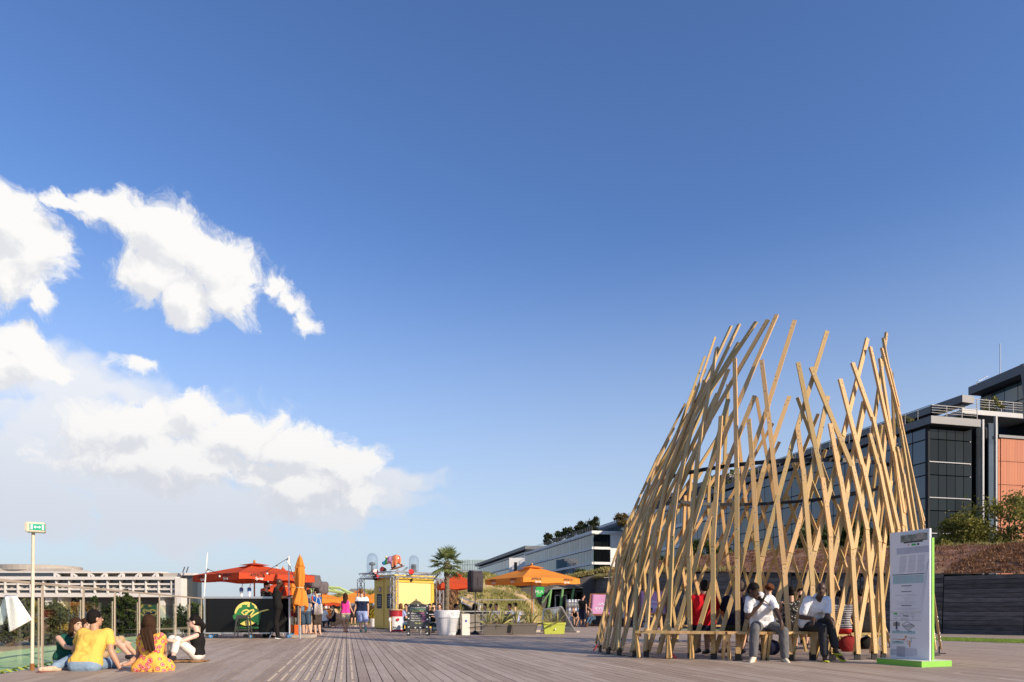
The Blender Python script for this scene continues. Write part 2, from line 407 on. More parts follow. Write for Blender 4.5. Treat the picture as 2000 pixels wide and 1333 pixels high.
# synthetic turf and pale path along the foot of the timber wall
tp = [gp(1325, 1228.4), gp(1640, 1239), gp(1840, 1252), gp(2000, 1257), gp(2250, 1266), gp(2250, 1258), gp(2000, 1249.5), gp(1840, 1245.2), gp(1640, 1236.5), gp(1325, 1227.4)]
for p in tp: p.z = .006
sheet('turf_strip', tp, mat('turf', (.16, .26, .035), .9, var=.7, vscale=9, bump=.8, bscale=150))
tm = MB(); tt = []
gr = random.Random(5)
for i in range(9000):
    f = gr.random(); k = gr.random()
    q = 1840 + 330 * f ** 1.0; y0 = 1252 + (q - 1840) * .033; y1 = 1245.2 + (q - 1840) * .030
    p = gp(q, y1 + (y0 - y1) * k); a = gr.uniform(0, 6.28); h = gr.uniform(.015, .045)
    d = Vector((math.cos(a), math.sin(a), 0)) * .006
    tm.add([p - d, p + d, p + Vector((gr.gauss(0, .012), gr.gauss(0, .012), h))], [(0, 1, 2)]); tt.append(gr.random())
tag(tm.build('turf_blades', leafmat('turf_blade', (.10, .20, .02), (.34, .42, .07)), tone=tt), label='short synthetic green turf blades along the path', cat='turf', kind='stuff')

# ================================================================ foliage helpers
def tree(name, base, h, crown, label, m, trunk_m, cz=None, nclump=40, nleaf=60, leaf=.12, group=None, seed=1, trunk_r=.12, cat='tree', shape='round', limbs=4):
    g = random.Random(seed); base = Vector(base)
    root = empty(name, base, 0, label, cat, group)
    rx, ry, rz = crown; cz = h - rz if cz is None else cz
    t = MB(); top = Vector((g.uniform(-.1, .1) * rx, 0, cz + rz * .4))
    t.tube([(0, 0, -.05), (g.uniform(-.05, .05), 0, cz * .5), top], [trunk_r, trunk_r * .8, trunk_r * .3], 7)
    c = MB(); tone = []
    for i in range(nclump):
        while True:
            v = Vector((g.uniform(-1, 1), g.uniform(-1, 1), g.uniform(-1, 1)))
            if .25 < v.length < 1: break
        v = v.normalized() * (v.length ** .45)
        if shape == 'cone': k = (1 - (v.z + 1) / 2) ** .6 * .9 + .12; v = Vector((v.x * k, v.y * k, v.z))
        p = Vector((v.x * rx * g.uniform(.8, 1.08), v.y * ry * g.uniform(.8, 1.08), cz + v.z * rz * g.uniform(.85, 1.1)))
        if i < limbs * 2: t.tube([(0, 0, cz * g.uniform(.5, .9)), p * .6 + Vector((0, 0, cz * .4)), p], [trunk_r * .45, trunk_r * .25, trunk_r * .1], 5)
        cr = min(rx, rz) * g.uniform(.22, .40); tn = g.random()
        for j in range(nleaf):
            d = Vector((g.gauss(0, .5), g.gauss(0, .5), g.gauss(0, .42))) * cr
            q = p + d; u = Vector((g.gauss(0, 1), g.gauss(0, 1), g.gauss(0, .6))).normalized(); w2 = u.orthogonal().normalized(); w2 = Quaternion(u, g.uniform(0, 6.28)) @ w2
            r2 = u.cross(w2); l = leaf * g.uniform(.6, 1.3)
            c.add([q - w2 * l * .5, q + r2 * l * .28, q + w2 * l * .5, q - r2 * l * .28], [(0, 1, 2, 3)]); tone.append(min(1, max(0, tn * .6 + g.random() * .5)))
    t.build('trunk', trunk_m, root); c.build('crown', m, root, tone=tone)
    return root
BARK = mat('bark', (.10, .075, .05), .9, var=.5, vscale=6)
LEAF_A = leafmat('leaf_dark', (.018, .035, .010), (.075, .105, .025))
LEAF_B = leafmat('leaf_olive', (.055, .066, .014), (.27, .25, .05))
LEAF_C = leafmat('leaf_far', (.030, .042, .016), (.115, .125, .045))
LEAF_D = leafmat('leaf_pine', (.010, .020, .010), (.045, .058, .020))

# ================================================================ far bank: trees and ministry block
fr = random.Random(21)
ORD = ('first', 'second', 'third', 'fourth', 'fifth', 'sixth')
BT = ['olive green riverbank tree behind the white towel'] + ['broad olive green riverbank tree, %s from the towel towards the bar' % q for q in ORD] + ['dark tree beyond the end wall of the pale ministry block']
for i, (px, ytop, wpx, yb) in enumerate([(-25, 1176, 70, 1262), (22, 1172, 62, 1262), (62, 1180, 44, 1261), (100, 1183, 56, 1260), (142, 1182, 52, 1259), (180, 1190, 44, 1258), (300, 1205, 50, 1255), (390, 1177, 70, 1248)]):
    Y = F * (CH + 9) / (yb - HY); p = gp(px, yb, -9); hh = (yb - ytop) * Y / F; r = wpx * .66 * Y / F
    tree('riverbank_tree', p, hh, (r, r, hh * .47), BT[i], LEAF_C if i != 7 else LEAF_A, BARK, nclump=75, nleaf=60, leaf=1.0, seed=40 + i, trunk_r=.35, group='trees on the far riverbank')
for i, (px, ytop, wpx) in enumerate([(187, 1166, 20), (228, 1160, 22), (250, 1157, 24), (265, 1163, 20), (205, 1185, 26)]):
    yb = 1256; Y = F * (CH + 9) / (yb - HY); p = gp(px, yb, -9); hh = (yb - ytop) * Y / F; r = wpx * .62 * Y / F
    tree('poplar_tree', p, hh, (r, r, hh * .48), 'narrow dark riverbank poplar, %s in the row counted from the exit lamp' % ORD[(0, 2, 3, 4, 1)[i]], LEAF_A, BARK, nclump=50, nleaf=55, leaf=.8, seed=70 + i, trunk_r=.3, group='poplars on the far riverbank')
MY = 300.0
def mq(px, py, dy=0.0): return pt(px, py, MY + dy)
STN = mat('pale_stone', (.62, .59, .55), .85, var=.25, vscale=.12, stretch=(1, 1, 3)); STN2 = mat('beige_metal', (.40, .36, .31), .7, var=.3, vscale=.2)
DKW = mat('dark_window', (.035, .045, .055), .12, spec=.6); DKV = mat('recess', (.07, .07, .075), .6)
mini = empty('ministry_building', (mq(150, 1239).x, MY, -9), 0, 'long pale stone ministry block with rows of small windows across the river', 'building')
def mbox(name, x0, x1, y0, y1, dy0, dy1, m, par=mini):
    a = mq(x0, y1); c = mq(x1, y0); bb = MB(); bb.box(((a.x + c.x) / 2, MY + (dy0 + dy1) / 2, (a.z + c.z) / 2), (c.x - a.x, dy1 - dy0, c.z - a.z))
    return bb.build(name, m, par, True)
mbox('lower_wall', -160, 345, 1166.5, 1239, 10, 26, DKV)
mbox('wall', -160, 346, 1158.5, 1166.5, 0, 24, STN)
mbox('wall', -160, 346, 1149.5, 1153, 0, 24, STN)
mbox('wall', -160, 346, 1139.5, 1143, 0, 24, STN)
mbox('cornice', -160, 346, 1127, 1133, -1.2, 24, STN)
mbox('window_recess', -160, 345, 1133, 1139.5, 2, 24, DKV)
mbox('window_recess', -160, 345, 1143, 1149.5, 1.2, 24, STN2)
mbox('window_recess', -160, 345, 1153, 1158.5, 1.2, 24, STN2)
mbox('end_wall', 345, 357, 1130, 1239, -1.5, 6, STN)
mbox('end_tower', 357.2, 378, 1122.5, 1239, 4, 8, DKW)
mbox('tower_cap', 349, 374, 1119, 1123.5, 2, 7, STN)
mbox('roof_box', 312, 348, 1119, 1127, 3, 18, STN2)
for i in range(24):
    x = -35 + i * 3.0
def mwin(x0, x1, y0, y1, dy):
    a = mq(x0, y1); c = mq(x1, y0); o = obj('window', wun, mini, True); 
    o.matrix_parent_inverse = wmat(mini).inverted(); o.location = ((a.x + c.x) / 2, MY + dy, (a.z + c.z) / 2); o.scale = (c.x - a.x, .5, c.z - a.z)
wun = MB().box((0, 0, 0), (1, 1, 1)).mesh('window', DKW)
x = -40.0; i = 0
while x < 340:
    big = 25.0
    if x + 22 < 342: mwin(x + 1.5, x + 23, 1133.6, 1138.8, 1.95)
    for k in range(4):
        xx = x + 1.5 + k * 6.2
        if xx + 4.6 < 341:
            mwin(xx, xx + 4.6, 1143.5, 1145.3, 1.0); 
            if (i + k) % 2 == 0: mwin(xx + .6, xx + 5.0, 1146.2, 1149.0, .98)
            mwin(xx + .3, xx + 5.0, 1154.6, 1157.4, 1.0)
    mm = mbox('pier', x - 1.2, x + 1.2, 1133, 1158.5, -.3, 1.9, STN)
    x += big; i += 1
for (x0, x1) in ((82, 96), (107, 114), (308, 316)): mbox('column', x0, x1, 1166.5, 1239, 2, 9, STN)
for (x0, x1, y0, y1) in ((325, 341, 1168.5, 1173.5), (325, 341, 1176, 1181), (326, 340, 1188, 1214)): mbox('window', x0, x1, y0, y1, 8.6, 9.9, DKW)
mbox('ground_band', 312, 346, 1166.5, 1239, 9, 12, STN)
# rooftop truss gallery
mbox('truss_beam', 105, 312, 1116.5, 1119.5, 1, 8, STN); mbox('truss_recess', 106, 311, 1119.5, 1127, 6, 16, STN2)
for i in range(7):
    xa = 108 + i * 33.3
    bb = MB(); s1 = 1 if i < 3 else -1
    bb.bar(mq(xa, 1119, 1.5), mq(xa, 1127.5, 1.5), .9, .9); bb.bar(mq(xa + (1 if s1 > 0 else -9), 1119.5 if s1 > 0 else 1127, 1.5), mq(xa + (9 if s1 > 0 else -1), 1127 if s1 > 0 else 1119.5, 1.5), .8, .8)
    if i < 7: bb.build('truss_brace', STN, mini, True)
# raised block with the round landing deck
mbox('upper_wall', -160, 105, 1116, 1127, 2, 24, STN); mbox('upper_glazing', -160, 100, 1118.8, 1125, 1.7, 3, DKW)
mbox('upper_storey', -160, 108, 1109, 1116.2, 6, 26, STN2); mbox('plant_room', 98, 127, 1111, 1117, 4, 12, STN2)
bb = MB(); cx = mq(10, 1104); bb.lathe([(16, -1.8), (17, -1.6), (17.4, .6), (17.0, .8)], (cx.x, MY + 22, cx.z), 40); bb.build('landing_deck', STN2, mini, True)
for i in range(9): mbox('roof_mast', 20 + i * 12.2, 21 + i * 12.2, 1106 + i * .4, 1111.5, 8, 9, STN)
bb = MB(); bb.tube([mq(357, 1119), mq(361, 1107.5)], .25, 5); bb.tube([mq(364, 1119), mq(368, 1107.5)], .25, 5); bb.build('antenna', DKV, mini, True)
# barge moored under the far bank
bg0 = gp(97, 1257, -11.0)
bar = empty('river_barge', bg0, 0, 'white moored river barge with cabin windows below the glass balustrade', 'boat')
WH = mat('white_paint', (.78, .77, .74), .5, var=.2, vscale=2)
bb = MB(); bb.prism([(-9, 0, 0), (8, 0, 0), (9.5, 0, 1.6), (-9.5, 0, 1.4)], (0, 3, 0)); bb.build('hull', DKV, bar)
MB().box((-1, 1.5, 2.2), (13, 2.4, 1.6)).build('cabin', WH, bar)
for i in range(6): MB().box((-6 + i * 2, .28, 2.3), (1.2, .1, .7)).build('cabin_window', DKW, bar)
MB().box((-1, 1.5, 3.08), (13.8, 2.9, .15)).build('roof', WH, bar)
sg = gp(39.5, 1255, -9)
o = empty('green_sign', sg, 0, 'small green board on a post on the far quay', 'sign'); MB().tube([(0, 0, 0), (0, 0, 1.4)], .08, 6).build('post', STN2, o); MB().box((.3, 0, 1.7), (1.0, .15, .7)).build('panel', mat('sign_green', (.03, .30, .10), .5), o)

# ================================================================ right: office blocks along the quay
CY = 69.0; cpx = 1812
C0 = Vector(((cpx - 1000) / F * CY, CY, 0)); S0, N0 = sn(C0)
def fs(px):                                   # photo column -> distance along the facade line
    t = (px - 1000) / F; # (DD*s + DN*N0).x = t * (..).y
    return N0 * (t * DN.y - DN.x) / (DD.x - t * DD.y)
def zz(py, px): p = dk(fs(px), N0); return CH + (HY - py) / F * p.y
def gmat(name, c, r=.06, ov=.35):
    return mat(name, c, r, spec=.9, objvar=ov, var=.5, vscale=.25)
GA = gmat('office_glass_dark', (.045, .062, .078)); GB = gmat('office_glass_blue', (.070, .125, .150)); GE = mat('end_glass', (.008, .011, .012), .04, spec=.3, objvar=.5, var=.5, vscale=.25)
MUL = mat('mullion', (.022, .025, .030), .7, spec=.1); ZINC = mat('zinc', (.12, .125, .135), .5, metal=.3, var=.3, vscale=1, stretch=(1, 8, 1))
ZNL = mat('light_zinc', (.27, .275, .29), .5, metal=.2, var=.2, vscale=1); WHB = mat('white_band', (.66, .66, .66), .6, var=.15, vscale=.3); ALU = mat('aluminium', (.50, .51, .53), .35, metal=.6)
ubox = {}; RLG = mat('rail_grey', (.16, .16, .165), .5, metal=.3)
def ub(m):
    if m.name not in ubox: ubox[m.name] = MB().box((0, 0, 0), (1, 1, 1)).mesh('piece_' + m.name, m)
    return ubox[m.name]
gr2 = random.Random(8)
def dbox(name, par, m, s0, s1, n0, n1, z0, z1, jit=0.0):
    o = obj(name, ub(m), par); o.matrix_parent_inverse = wmat(par).inverted()
    o.location = dk((s0 + s1) / 2, (n0 + n1) / 2, (z0 + z1) / 2); o.scale = (abs(n1 - n0), abs(s1 - s0), abs(z1 - z0)); o.rotation_euler = (gr2.gauss(0, jit), gr2.gauss(0, jit), DRZ + gr2.gauss(0, jit)); return o
def block(name, label, s0, s1, ztop, zs, cols, gm, band, depth=16.0, endw=None, z0=0.0):
    r = empty(name, dk(s0, N0, z0), 0, label, 'building', None)
    dbox('core', r, MUL, s0 + .25, s1, N0 + .25, N0 + depth, z0, ztop - .1)
    cw = (s1 - s0) / cols
    for za, zb in zs:
        for k in range(cols): dbox('pane', r, gm, s0 + k * cw + .05, s0 + (k + 1) * cw - .05, N0 + .08, N0 + .2, za + .06, zb - .06, .004)
    if band:
        for za, zb in zs: dbox('floor_band', r, WHB, s0 - .1, s1 + .1, N0 - .28, N0 + .24, zb - .30, zb + .30)
    return r
# block A : dark curtain wall, four storeys
zt = zz(832, cpx); fl = 3.62
s_b = fs(1392); s_c = fs(1207); s_d = fs(1158); s_e = fs(1026)
rowsA = []
z = zt
while z > 1.0:
    rowsA += [(z - fl * .36, z), (z - fl, z - fl * .36)]; z -= fl
A = block('office_building', 'dark glass office block with terracotta wing behind the planted bank', S0, s_b, zt, rowsA[:9], 21, GA, False, depth=5.2)
ew = 5.25
for za, zb in rowsA[:9]:
    for k in range(5): dbox('end_pane', A, GE, S0 + .04, S0 + .16, N0 + .3 + k * ew / 5, N0 + .3 + (k + 1) * ew / 5 - .07, za + .05, zb - .05, .004)
for i in range(4): dbox('end_rail', A, ZNL, S0 - .10, S0 + .03, N0 + .1, N0 + ew, zt - fl * (i + 1) - .045, zt - fl * (i + 1) + .045)
dbox('corner_post', A, MUL, S0 - .05, S0 + .3, N0 - .02, N0 + .22, 0, zt)
dbox('terrace_fascia', A, ZINC, S0 - .9, S0 + 3, N0 - .5, N0 + ew + .35, zt, zt + .75); dbox('terrace_fascia', A, ZINC, S0 + 3.01, s_b, N0 - .5, N0 + 4, zt, zt + .75)
def railing(par, s0, s1, n0, n1, zb, h=1.1):
    L = math.hypot(s1 - s0, n1 - n0); m = max(2, int(L / 1.6)); bb = MB()
    for i in range(m + 1):
        f = i / m; bb.bar(dk(s0 + (s1 - s0) * f, n0 + (n1 - n0) * f, zb), dk(s0 + (s1 - s0) * f, n0 + (n1 - n0) * f, zb + h), .06, .06)
    for k in range(4):
        z = zb + h * (1 - k * .23); bb.bar(dk(s0, n0, z), dk(s1, n1, z), .05, .06 if k == 0 else .035)
    return bb.build('railing', RLG, par, True)
railing(A, S0 - .8, S0 - .8, N0 - .4, N0 + ew, zt + .75); railing(A, S0 - .8, s_b, N0 - .4, N0 - .4, zt + .75)
# recessed glazed stair bay with slender columns
for k in range(3):
    for za, zb in rowsA[:9]: dbox('bay_pane', A, GE if k < 2 else GA, S0 + 1.2 - k * .35, S0 + 1.35 - k * .35, N0 + ew + .3 + k * 1.32, N0 + ew + .3 + (k + 1) * 1.32 - .08, za + .05, zb + 1.0 - .05, .004)
for k in range(3): dbox('bay_column', A, ZNL, S0 + .2 - k * .35, S0 + .45 - k * .35, N0 + ew + .12 + k * 1.30, N0 + ew + .34 + k * 1.30, 0, zt + .7 + k * .35)
dbox('bay_core', A, MUL, S0 + 1.4, S0 + 10, N0 + ew, N0 + 10, 0, zt + .7)
# terracotta wing of ribbed panels
TC = mat('terracotta', (.46, .165, .085), .75, var=.35, vscale=.6, objvar=.08)
n_t = N0 + 9.2; zt2 = zz(800, 1960) * 1.0 + .35
for i in range(7):
    zb = zt2 - .25 - i * 2.45
    for k in range(30):
        if i > 0 and k > 26: pass
        dbox('terracotta_panel', A, TC, S0 + .25, S0 + .45, n_t + .30 + k * .36, n_t + .30 + k * .36 + .345, zb - 2.40, zb, .0015)
    dbox('side_panel', A, TC, S0 + .32, S0 + 1.5, n_t, n_t + .27, zb - 2.40, zb)
dbox('wing_core', A, MUL, S0 + .5, S0 + 12, n_t + .3, n_t + 12, 0, zt2 - .3); dbox('wing_coping', A, ZINC, S0 + .1, S0 + 12, n_t - .12, n_t + 12, zt2 - .24, zt2 + .05)
# penthouse storeys and their folded zinc roofs
zp = pt(1875, 772, 70.5).z
dbox('penthouse_wall', A, GA, S0 + 4.8, s_b, N0 + 6.2, N0 + 12, zt + .75, zp - .8)
p1 = MB(); p1.prism([dk(S0 + .3, N0 + 4.6, zp - .75), dk(S0 + .3, N0 + 6.1, zp - .80), dk(S0 + .3, N0 + 6.1, zp - .05), dk(S0 + .3, N0 + 4.6, zp)], DD * (s_b - S0 - .5)); q = p1.build('penthouse_roof', ZINC, A, True); q.data = fixn(q.data)
dbox('upper_terrace', A, ZNL, S0 + 1.0, S0 + 4.5, N0 + 5.6, n_t + 6, zt + 1.9, zt + 2.4); railing(A, S0 + 1.0, S0 + 1.0, N0 + 5.6, n_t + 6, zt + 2.4)
dbox('terrace_post', A, ZNL, S0 + .9, S0 + 1.3, N0 + 5.25, N0 + 5.58, zt + 1.9, zt + 3.7)
dbox('upper_glazing', A, GB, S0 + 4.4, S0 + 4.6, N0 + 5.6, N0 + 9.5, zt + .75, zt + 1.9)
u0 = pt(1998, 711, 73); u1 = pt(1891, 757, 79.5)
ud = (u1 - u0); 
p2 = MB(); p2.prism([u0, u0 + Vector((0, 0, -1.0)), u1 + Vector((0, 0, -.9)), u1], DN * 14); p2.build('tower_roof', ZINC, A, True)
for k in range(4):
    f0 = .06 + k * .235; f1 = f0 + .225; q0 = u0.lerp(u1, f0) + DN * 1.6; q1 = u0.lerp(u1, f1) + DN * 1.6
    for (ha, hb) in ((-1.2, -3.1), (-3.2, -5.2)):
        bb = MB(); bb.add([q0 + Vector((0, 0, ha)), q0 + Vector((0, 0, hb)), q1 + Vector((0, 0, hb)), q1 + Vector((0, 0, ha))], [(0, 1, 2, 3)])
        bb.build('tower_pane' if k < 3 else 'zinc_panel', GB if k < 3 else ZINC, A, True)
p3 = MB(); p3.prism([u0 + DN * 1.8 + Vector((0, 0, -.9)), u0 + DN * 1.8 + Vector((0, 0, -7)), u1 + DN * 1.8 + Vector((0, 0, -7)), u1 + DN * 1.8 + Vector((0, 0, -.9))], DN * 10); p3.build('tower_core', MUL, A, True)
p4 = MB(); p4.bar(u0 + Vector((0.1, 0, 0)), u0 + Vector((.9, .1, -7)), .5, .5); p4.build('raking_column', ZINC, A, True)
p5 = MB(); m0 = pt(1953, 735, 76); p5.tube([m0, m0 + Vector((0, 0, 3.6))], .06, 5); p5.build('roof_mast', ALU, A, True); p5 = MB(); p5.tube([pt(1905, 752, 78), pt(1912, 744, 78), pt(1929, 735, 78)], .05, 5); p5.build('roof_davit', ALU, A, True)
# blocks B and C : blue glass with white floor bands
rowsB = [(zt - fl * (i + 1), zt - fl * i) for i in range(5)]
B = block('office_building', 'blue glass office block with white floor bands behind the timber pavilion', s_b + .6, s_c - 6, zt, rowsB[:5], 22, GB, True)
dbox('roof_cap', B, WHB, s_b, s_c - 5.8, N0 - .4, N0 + 16, zt - .1, zt + .5); railing(B, s_b, s_c - 6, N0 - .2, N0 - .2, zt + .5)
dbox('penthouse_wall', B, GB, s_b, s_c - 6, N0 + 6, N0 + 14, zt, zt + 2.9); dbox('penthouse_roof', B, ZINC, s_b, s_c - 4, N0 + 2.5, N0 + 15, zt + 2.9, zt + 3.6)
Cb = block('office_building', 'farther blue glass office block with pines along its roof edge', s_d, s_e, zt, rowsB[:4], 30, GB, True)
dbox('roof_cap', Cb, WHB, s_d - .3, s_e, N0 - .4, N0 + 16, zt - .1, zt + .5); railing(Cb, s_d, s_e, N0 - .2, N0 - .2, zt + .5)
for i in range(4):
    for k in range(2): dbox('end_pane', Cb, GE, s_d + .02, s_d + .2, N0 + .3 + k * 2.0, N0 + 2.22 + k * 2.0, zt - fl * (i + 1) + .35, zt - fl * i - .35, .004)
    dbox('floor_band', Cb, WHB, s_d - .25, s_d + .2, N0 + .25, N0 + 4.4, zt - fl * i - .3, zt - fl * i + .3)
for i in range(5):
    for k in range(2): dbox('stone_panel', Cb, WHB, s_d - .1, s_d + .22, N0 + 4.42 + k * 2.3, N0 + 6.70 + k * 2.3, zt - 3.05 * (i + 1) + .04, zt - 3.05 * i)
dbox('penthouse_wall', Cb, GB, s_d - 6, s_d + 34, N0 + 9, N0 + 15, zt, zt + 2.7); dbox('penthouse_roof', Cb, WHB, s_d - 8, s_d + 36, N0 + 6.2, N0 + 16, zt + 2.7, zt + 3.3)
# block D beyond, with a white slab tower in front of it
D = empty('office_building', dk(s_e + 2, N0), 0, 'low distant glass office wing with a long straight roof edge', 'building')
s_f = fs(931)
dbox('core', D, MUL, s_e + 2, s_f, N0 + 1.3, N0 + 14, 0, zz(1098, 960)); dbox('roof_cap', D, ZINC, s_e - 2, s_f + 1, N0 - .6, N0 + 15, zz(1072, 1028) - .2, zz(1072, 1028) + .9)
for i in range(3):
    zc = zz(1072, 1028) - 1.2 - i * 3.6
    for k in range(16): q = (s_f - s_e - 2) / 16; dbox('pane', D, GB, s_e + 2 + k * q + .1, s_e + 2 + (k + 1) * q - .1, N0 + 1.0, N0 + 1.2, zc - 3.2, zc, .004)
    dbox('floor_band', D, WHB, s_e + 2, s_f, N0 + .6, N0 + 1.3, zc - .05, zc + .5)
Wt = empty('white_stair_tower', pt(1010, 1145, 200), 0, 'white slab tower with one dark slot window beyond the umbrella', 'building')
def wb(name, x0, x1, y0, y1, Y0, Y1, m):
    a = pt(x0, y1, Y0); c = pt(x1, y0, Y0); bb = MB(); bb.box(((a.x + c.x) / 2, (Y0 + Y1) / 2, (a.z + c.z) / 2), (c.x - a.x, Y1 - Y0, c.z - a.z)); return bb.build(name, m, Wt, True)
wb('wall', 994.5, 1004, 1090, 1192, 200, 206, WHB); wb('wall', 1010, 1025, 1090, 1192, 200, 206, WHB); wb('wall', 1004, 1010, 1090, 1098.5, 200, 206, WHB); wb('slot_window', 1004, 1010, 1098.5, 1192, 200.8, 206, GE)
E = empty('glass_tower', pt(920, 1190, 430), 0, 'pale square glass block with a fine grid on the horizon', 'building')
PG = mat('pale_glass', (.34, .43, .44), .15, spec=.7, objvar=.12)
e0 = pt(889, 1190, 430); e1 = pt(956, 1093, 430); PGm = MB().box((0, 0, 0), (1, 1, 1)).mesh('pale_pane', PG)
bb = MB(); bb.box(((e0.x + e1.x) / 2, 440, (e0.z + e1.z) / 2), (e1.x - e0.x - .3, 19, e1.z - e0.z - .3)); bb.build('core', WHB, E, True)
for i in range(14):
    for k in range(8):
        o = obj('pane', PGm, E); o.matrix_parent_inverse = wmat(E).inverted(); dx = (e1.x - e0.x) / 14; dz = (e1.z - 6) / 8
        o.location = (e0.x + (i + .5) * dx, 430.2, e1.z - (k + .5) * dz); o.scale = (dx - .3, .5, dz - .4)
# pines along the roof of block C, shrubs on terraces
for i, (px, yt, wd) in enumerate([(1062, 1043, 15), (1082, 1040, 17), (1102, 1030, 18), (1126, 1021, 20), (1150, 1011, 22)]):
    s = fs(px) + 2; p = dk(s, N0 + 2.0, zt + .5); h = (HY - yt) / F * p.y + CH - zt - .5; r = wd * .62 * p.y / F
    tree('roof_pine', p, h, (r, r, h * .45), 'dark bushy roof pine, %s from the round clipped shrub' % ORD[4 - i], LEAF_D, BARK, nclump=34, nleaf=45, leaf=.55, seed=90 + i, trunk_r=.2, group='pines on the office roof')
p = dk(fs(1176) - 2, N0 + 4, zt + .5); tree('roof_shrub', p, 3.1, (1.5, 1.5, 1.4), 'round clipped brownish shrub on the office roof beside the pines', leafmat('leaf_bronze', (.07, .05, .01), (.20, .14, .03)), BARK, nclump=30, nleaf=45, leaf=.4, seed=99)
p = dk(S0 + 4, N0 + .7, zt + .75); tree('terrace_shrub', p, 1.3, (.9, .9, .6), 'grey green shrub behind the railing at the glass terrace corner', LEAF_B, BARK, nclump=20, nleaf=30, leaf=.22, seed=101, trunk_r=.05)
p = dk(S0 + 1.6, n_t + .9, zt + 2.3); tree('terrace_shrub', p, 1.9, (1.1, .9, .9), 'bright green shrub above the terracotta wing coping', LEAF_B, BARK, nclump=24, nleaf=36, leaf=.22, seed=102, trunk_r=.05)
for i in range(3):
    p = dk(fs(1440 - i * 28), N0 + 1.5, zt + .75); tree('roof_shrub', p, 2.6, (1.9, 1.9, 1.2), 'leafy roof terrace shrub seen through the pavilion, %s from the dark glass block' % ORD[i], LEAF_B, BARK, nclump=22, nleaf=36, leaf=.35, seed=110 + i, trunk_r=.08, group='shrubs on the roof terrace')
# ================================================================ dark timber wall, planted bank, mound
WP = [Vector((25.0, 17.6, 0)), gp(2000, 1241.5), gp(1840, 1238), gp(1325, 1226), gp(1172, 1220.5), Vector((4.9, 47.5, 0))]
WTOP = [2.1, 2.17, 2.27, 2.95, 3.0, 3.0]
TB = mat('charred_board', (.105, .098, .095), .75, var=.9, vscale=2.5, stretch=(1, 1, 7), bump=.5, bscale=12, objvar=.5, col2=(.03, .028, .028))
wall = empty('timber_wall', WP[2], 0, 'dark weathered timber retaining wall under the planted bank', 'wall')
wg = random.Random(4)
for a in range(len(WP) - 1):
    A0, A1 = WP[a], WP[a + 1]; d = A1 - A0; L = d.length; d.normalize(); nrm = Vector((-d.y, d.x, 0))   # towards the bank
    if nrm.y < 0: nrm = -nrm
    cols = max(1, int(L / 3.1)); zb = lambda f: WTOP[a] + (WTOP[a + 1] - WTOP[a]) * f
    nr = 13
    for c in range(cols):
        f0, f1 = c / cols, (c + 1) / cols; H = min(zb(f0), zb(f1)); bh = H / nr; off = wg.uniform(0, .06)
        for r in range(nr):
            za = r * bh; lean = .16
            p0 = A0 + d * (L * f0 + .02) + nrm * (lean * (za + bh / 2) / 2 + off); p1 = A0 + d * (L * f1 - .02) + nrm * (lean * (za + bh / 2) / 2 + off)
            p0.z = p1.z = za + bh / 2
            MB().bar(p0, p1, .05, bh - .012).build('plank', TB, wall, True)
    bk = MB(); q = [A0 + nrm * .35, A1 + nrm * .35]
    bk.add([q[0], q[1], q[1] + Vector((0, 0, WTOP[a + 1] - .02)), q[0] + Vector((0, 0, WTOP[a] - .02))], [(0, 1, 2, 3)]); bk.build('backing', MUL, wall, True)
def bankpt(u, v):
    x = u * (len(WP) - 1); i = min(int(x), len(WP) - 2); f = x - i
    p = WP[i].lerp(WP[i + 1], f); zt_ = WTOP[i] + (WTOP[i + 1] - WTOP[i]) * f
    dirv = Vector((.80, .60, 0)) if i < 3 else Vector((.80, .60, 0)).lerp(Vector((.62, .78, 0)), min(1, (i - 3 + f)))
    q = p + dirv * (v * 11.0 + .12); rise = (1.75 - .55 * u) * (1 - (1 - min(1, v * 1.35)) ** 2.0)
    q.z = zt_ + rise - (.9 * max(0, v - .75) / .25)
    q.z += noise.noise(q * .7) * .12 * min(1, v * 8) + noise.noise(q * 2.2) * .06 * min(1, v * 8); return q
bk = MB(); bk.grid(bankpt, 90, 26)
SED = bpy.data.materials.new('sedum'); SED.use_nodes = True
nt = SED.node_tree; bs = nt.nodes['Principled BSDF']; bs.inputs['Roughness'].default_value = .95
g = nt.nodes.new('ShaderNodeNewGeometry'); n1 = nt.nodes.new('ShaderNodeTexNoise'); n1.inputs['Scale'].default_value = .9; n1.inputs['Detail'].default_value = 8; n1.inputs['Roughness'].default_value = .7
nt.links.new(g.outputs['Position'], n1.inputs['Vector']); r1 = nt.nodes.new('ShaderNodeValToRGB'); e = r1.color_ramp.elements
e[0].position = .34; e[0].color = (.085, .030, .020, 1); e[1].position = .72; e[1].color = (.34, .21, .10, 1); q = e.new(.5); q.color = (.17, .072, .04, 1)
nt.links.new(n1.outputs[0], r1.inputs[0]); nt.links.new(r1.outputs[0], bs.inputs['Base Color'])
bank = bk.build('planted_bank', SED, smooth=True); tag(bank, kind='structure')
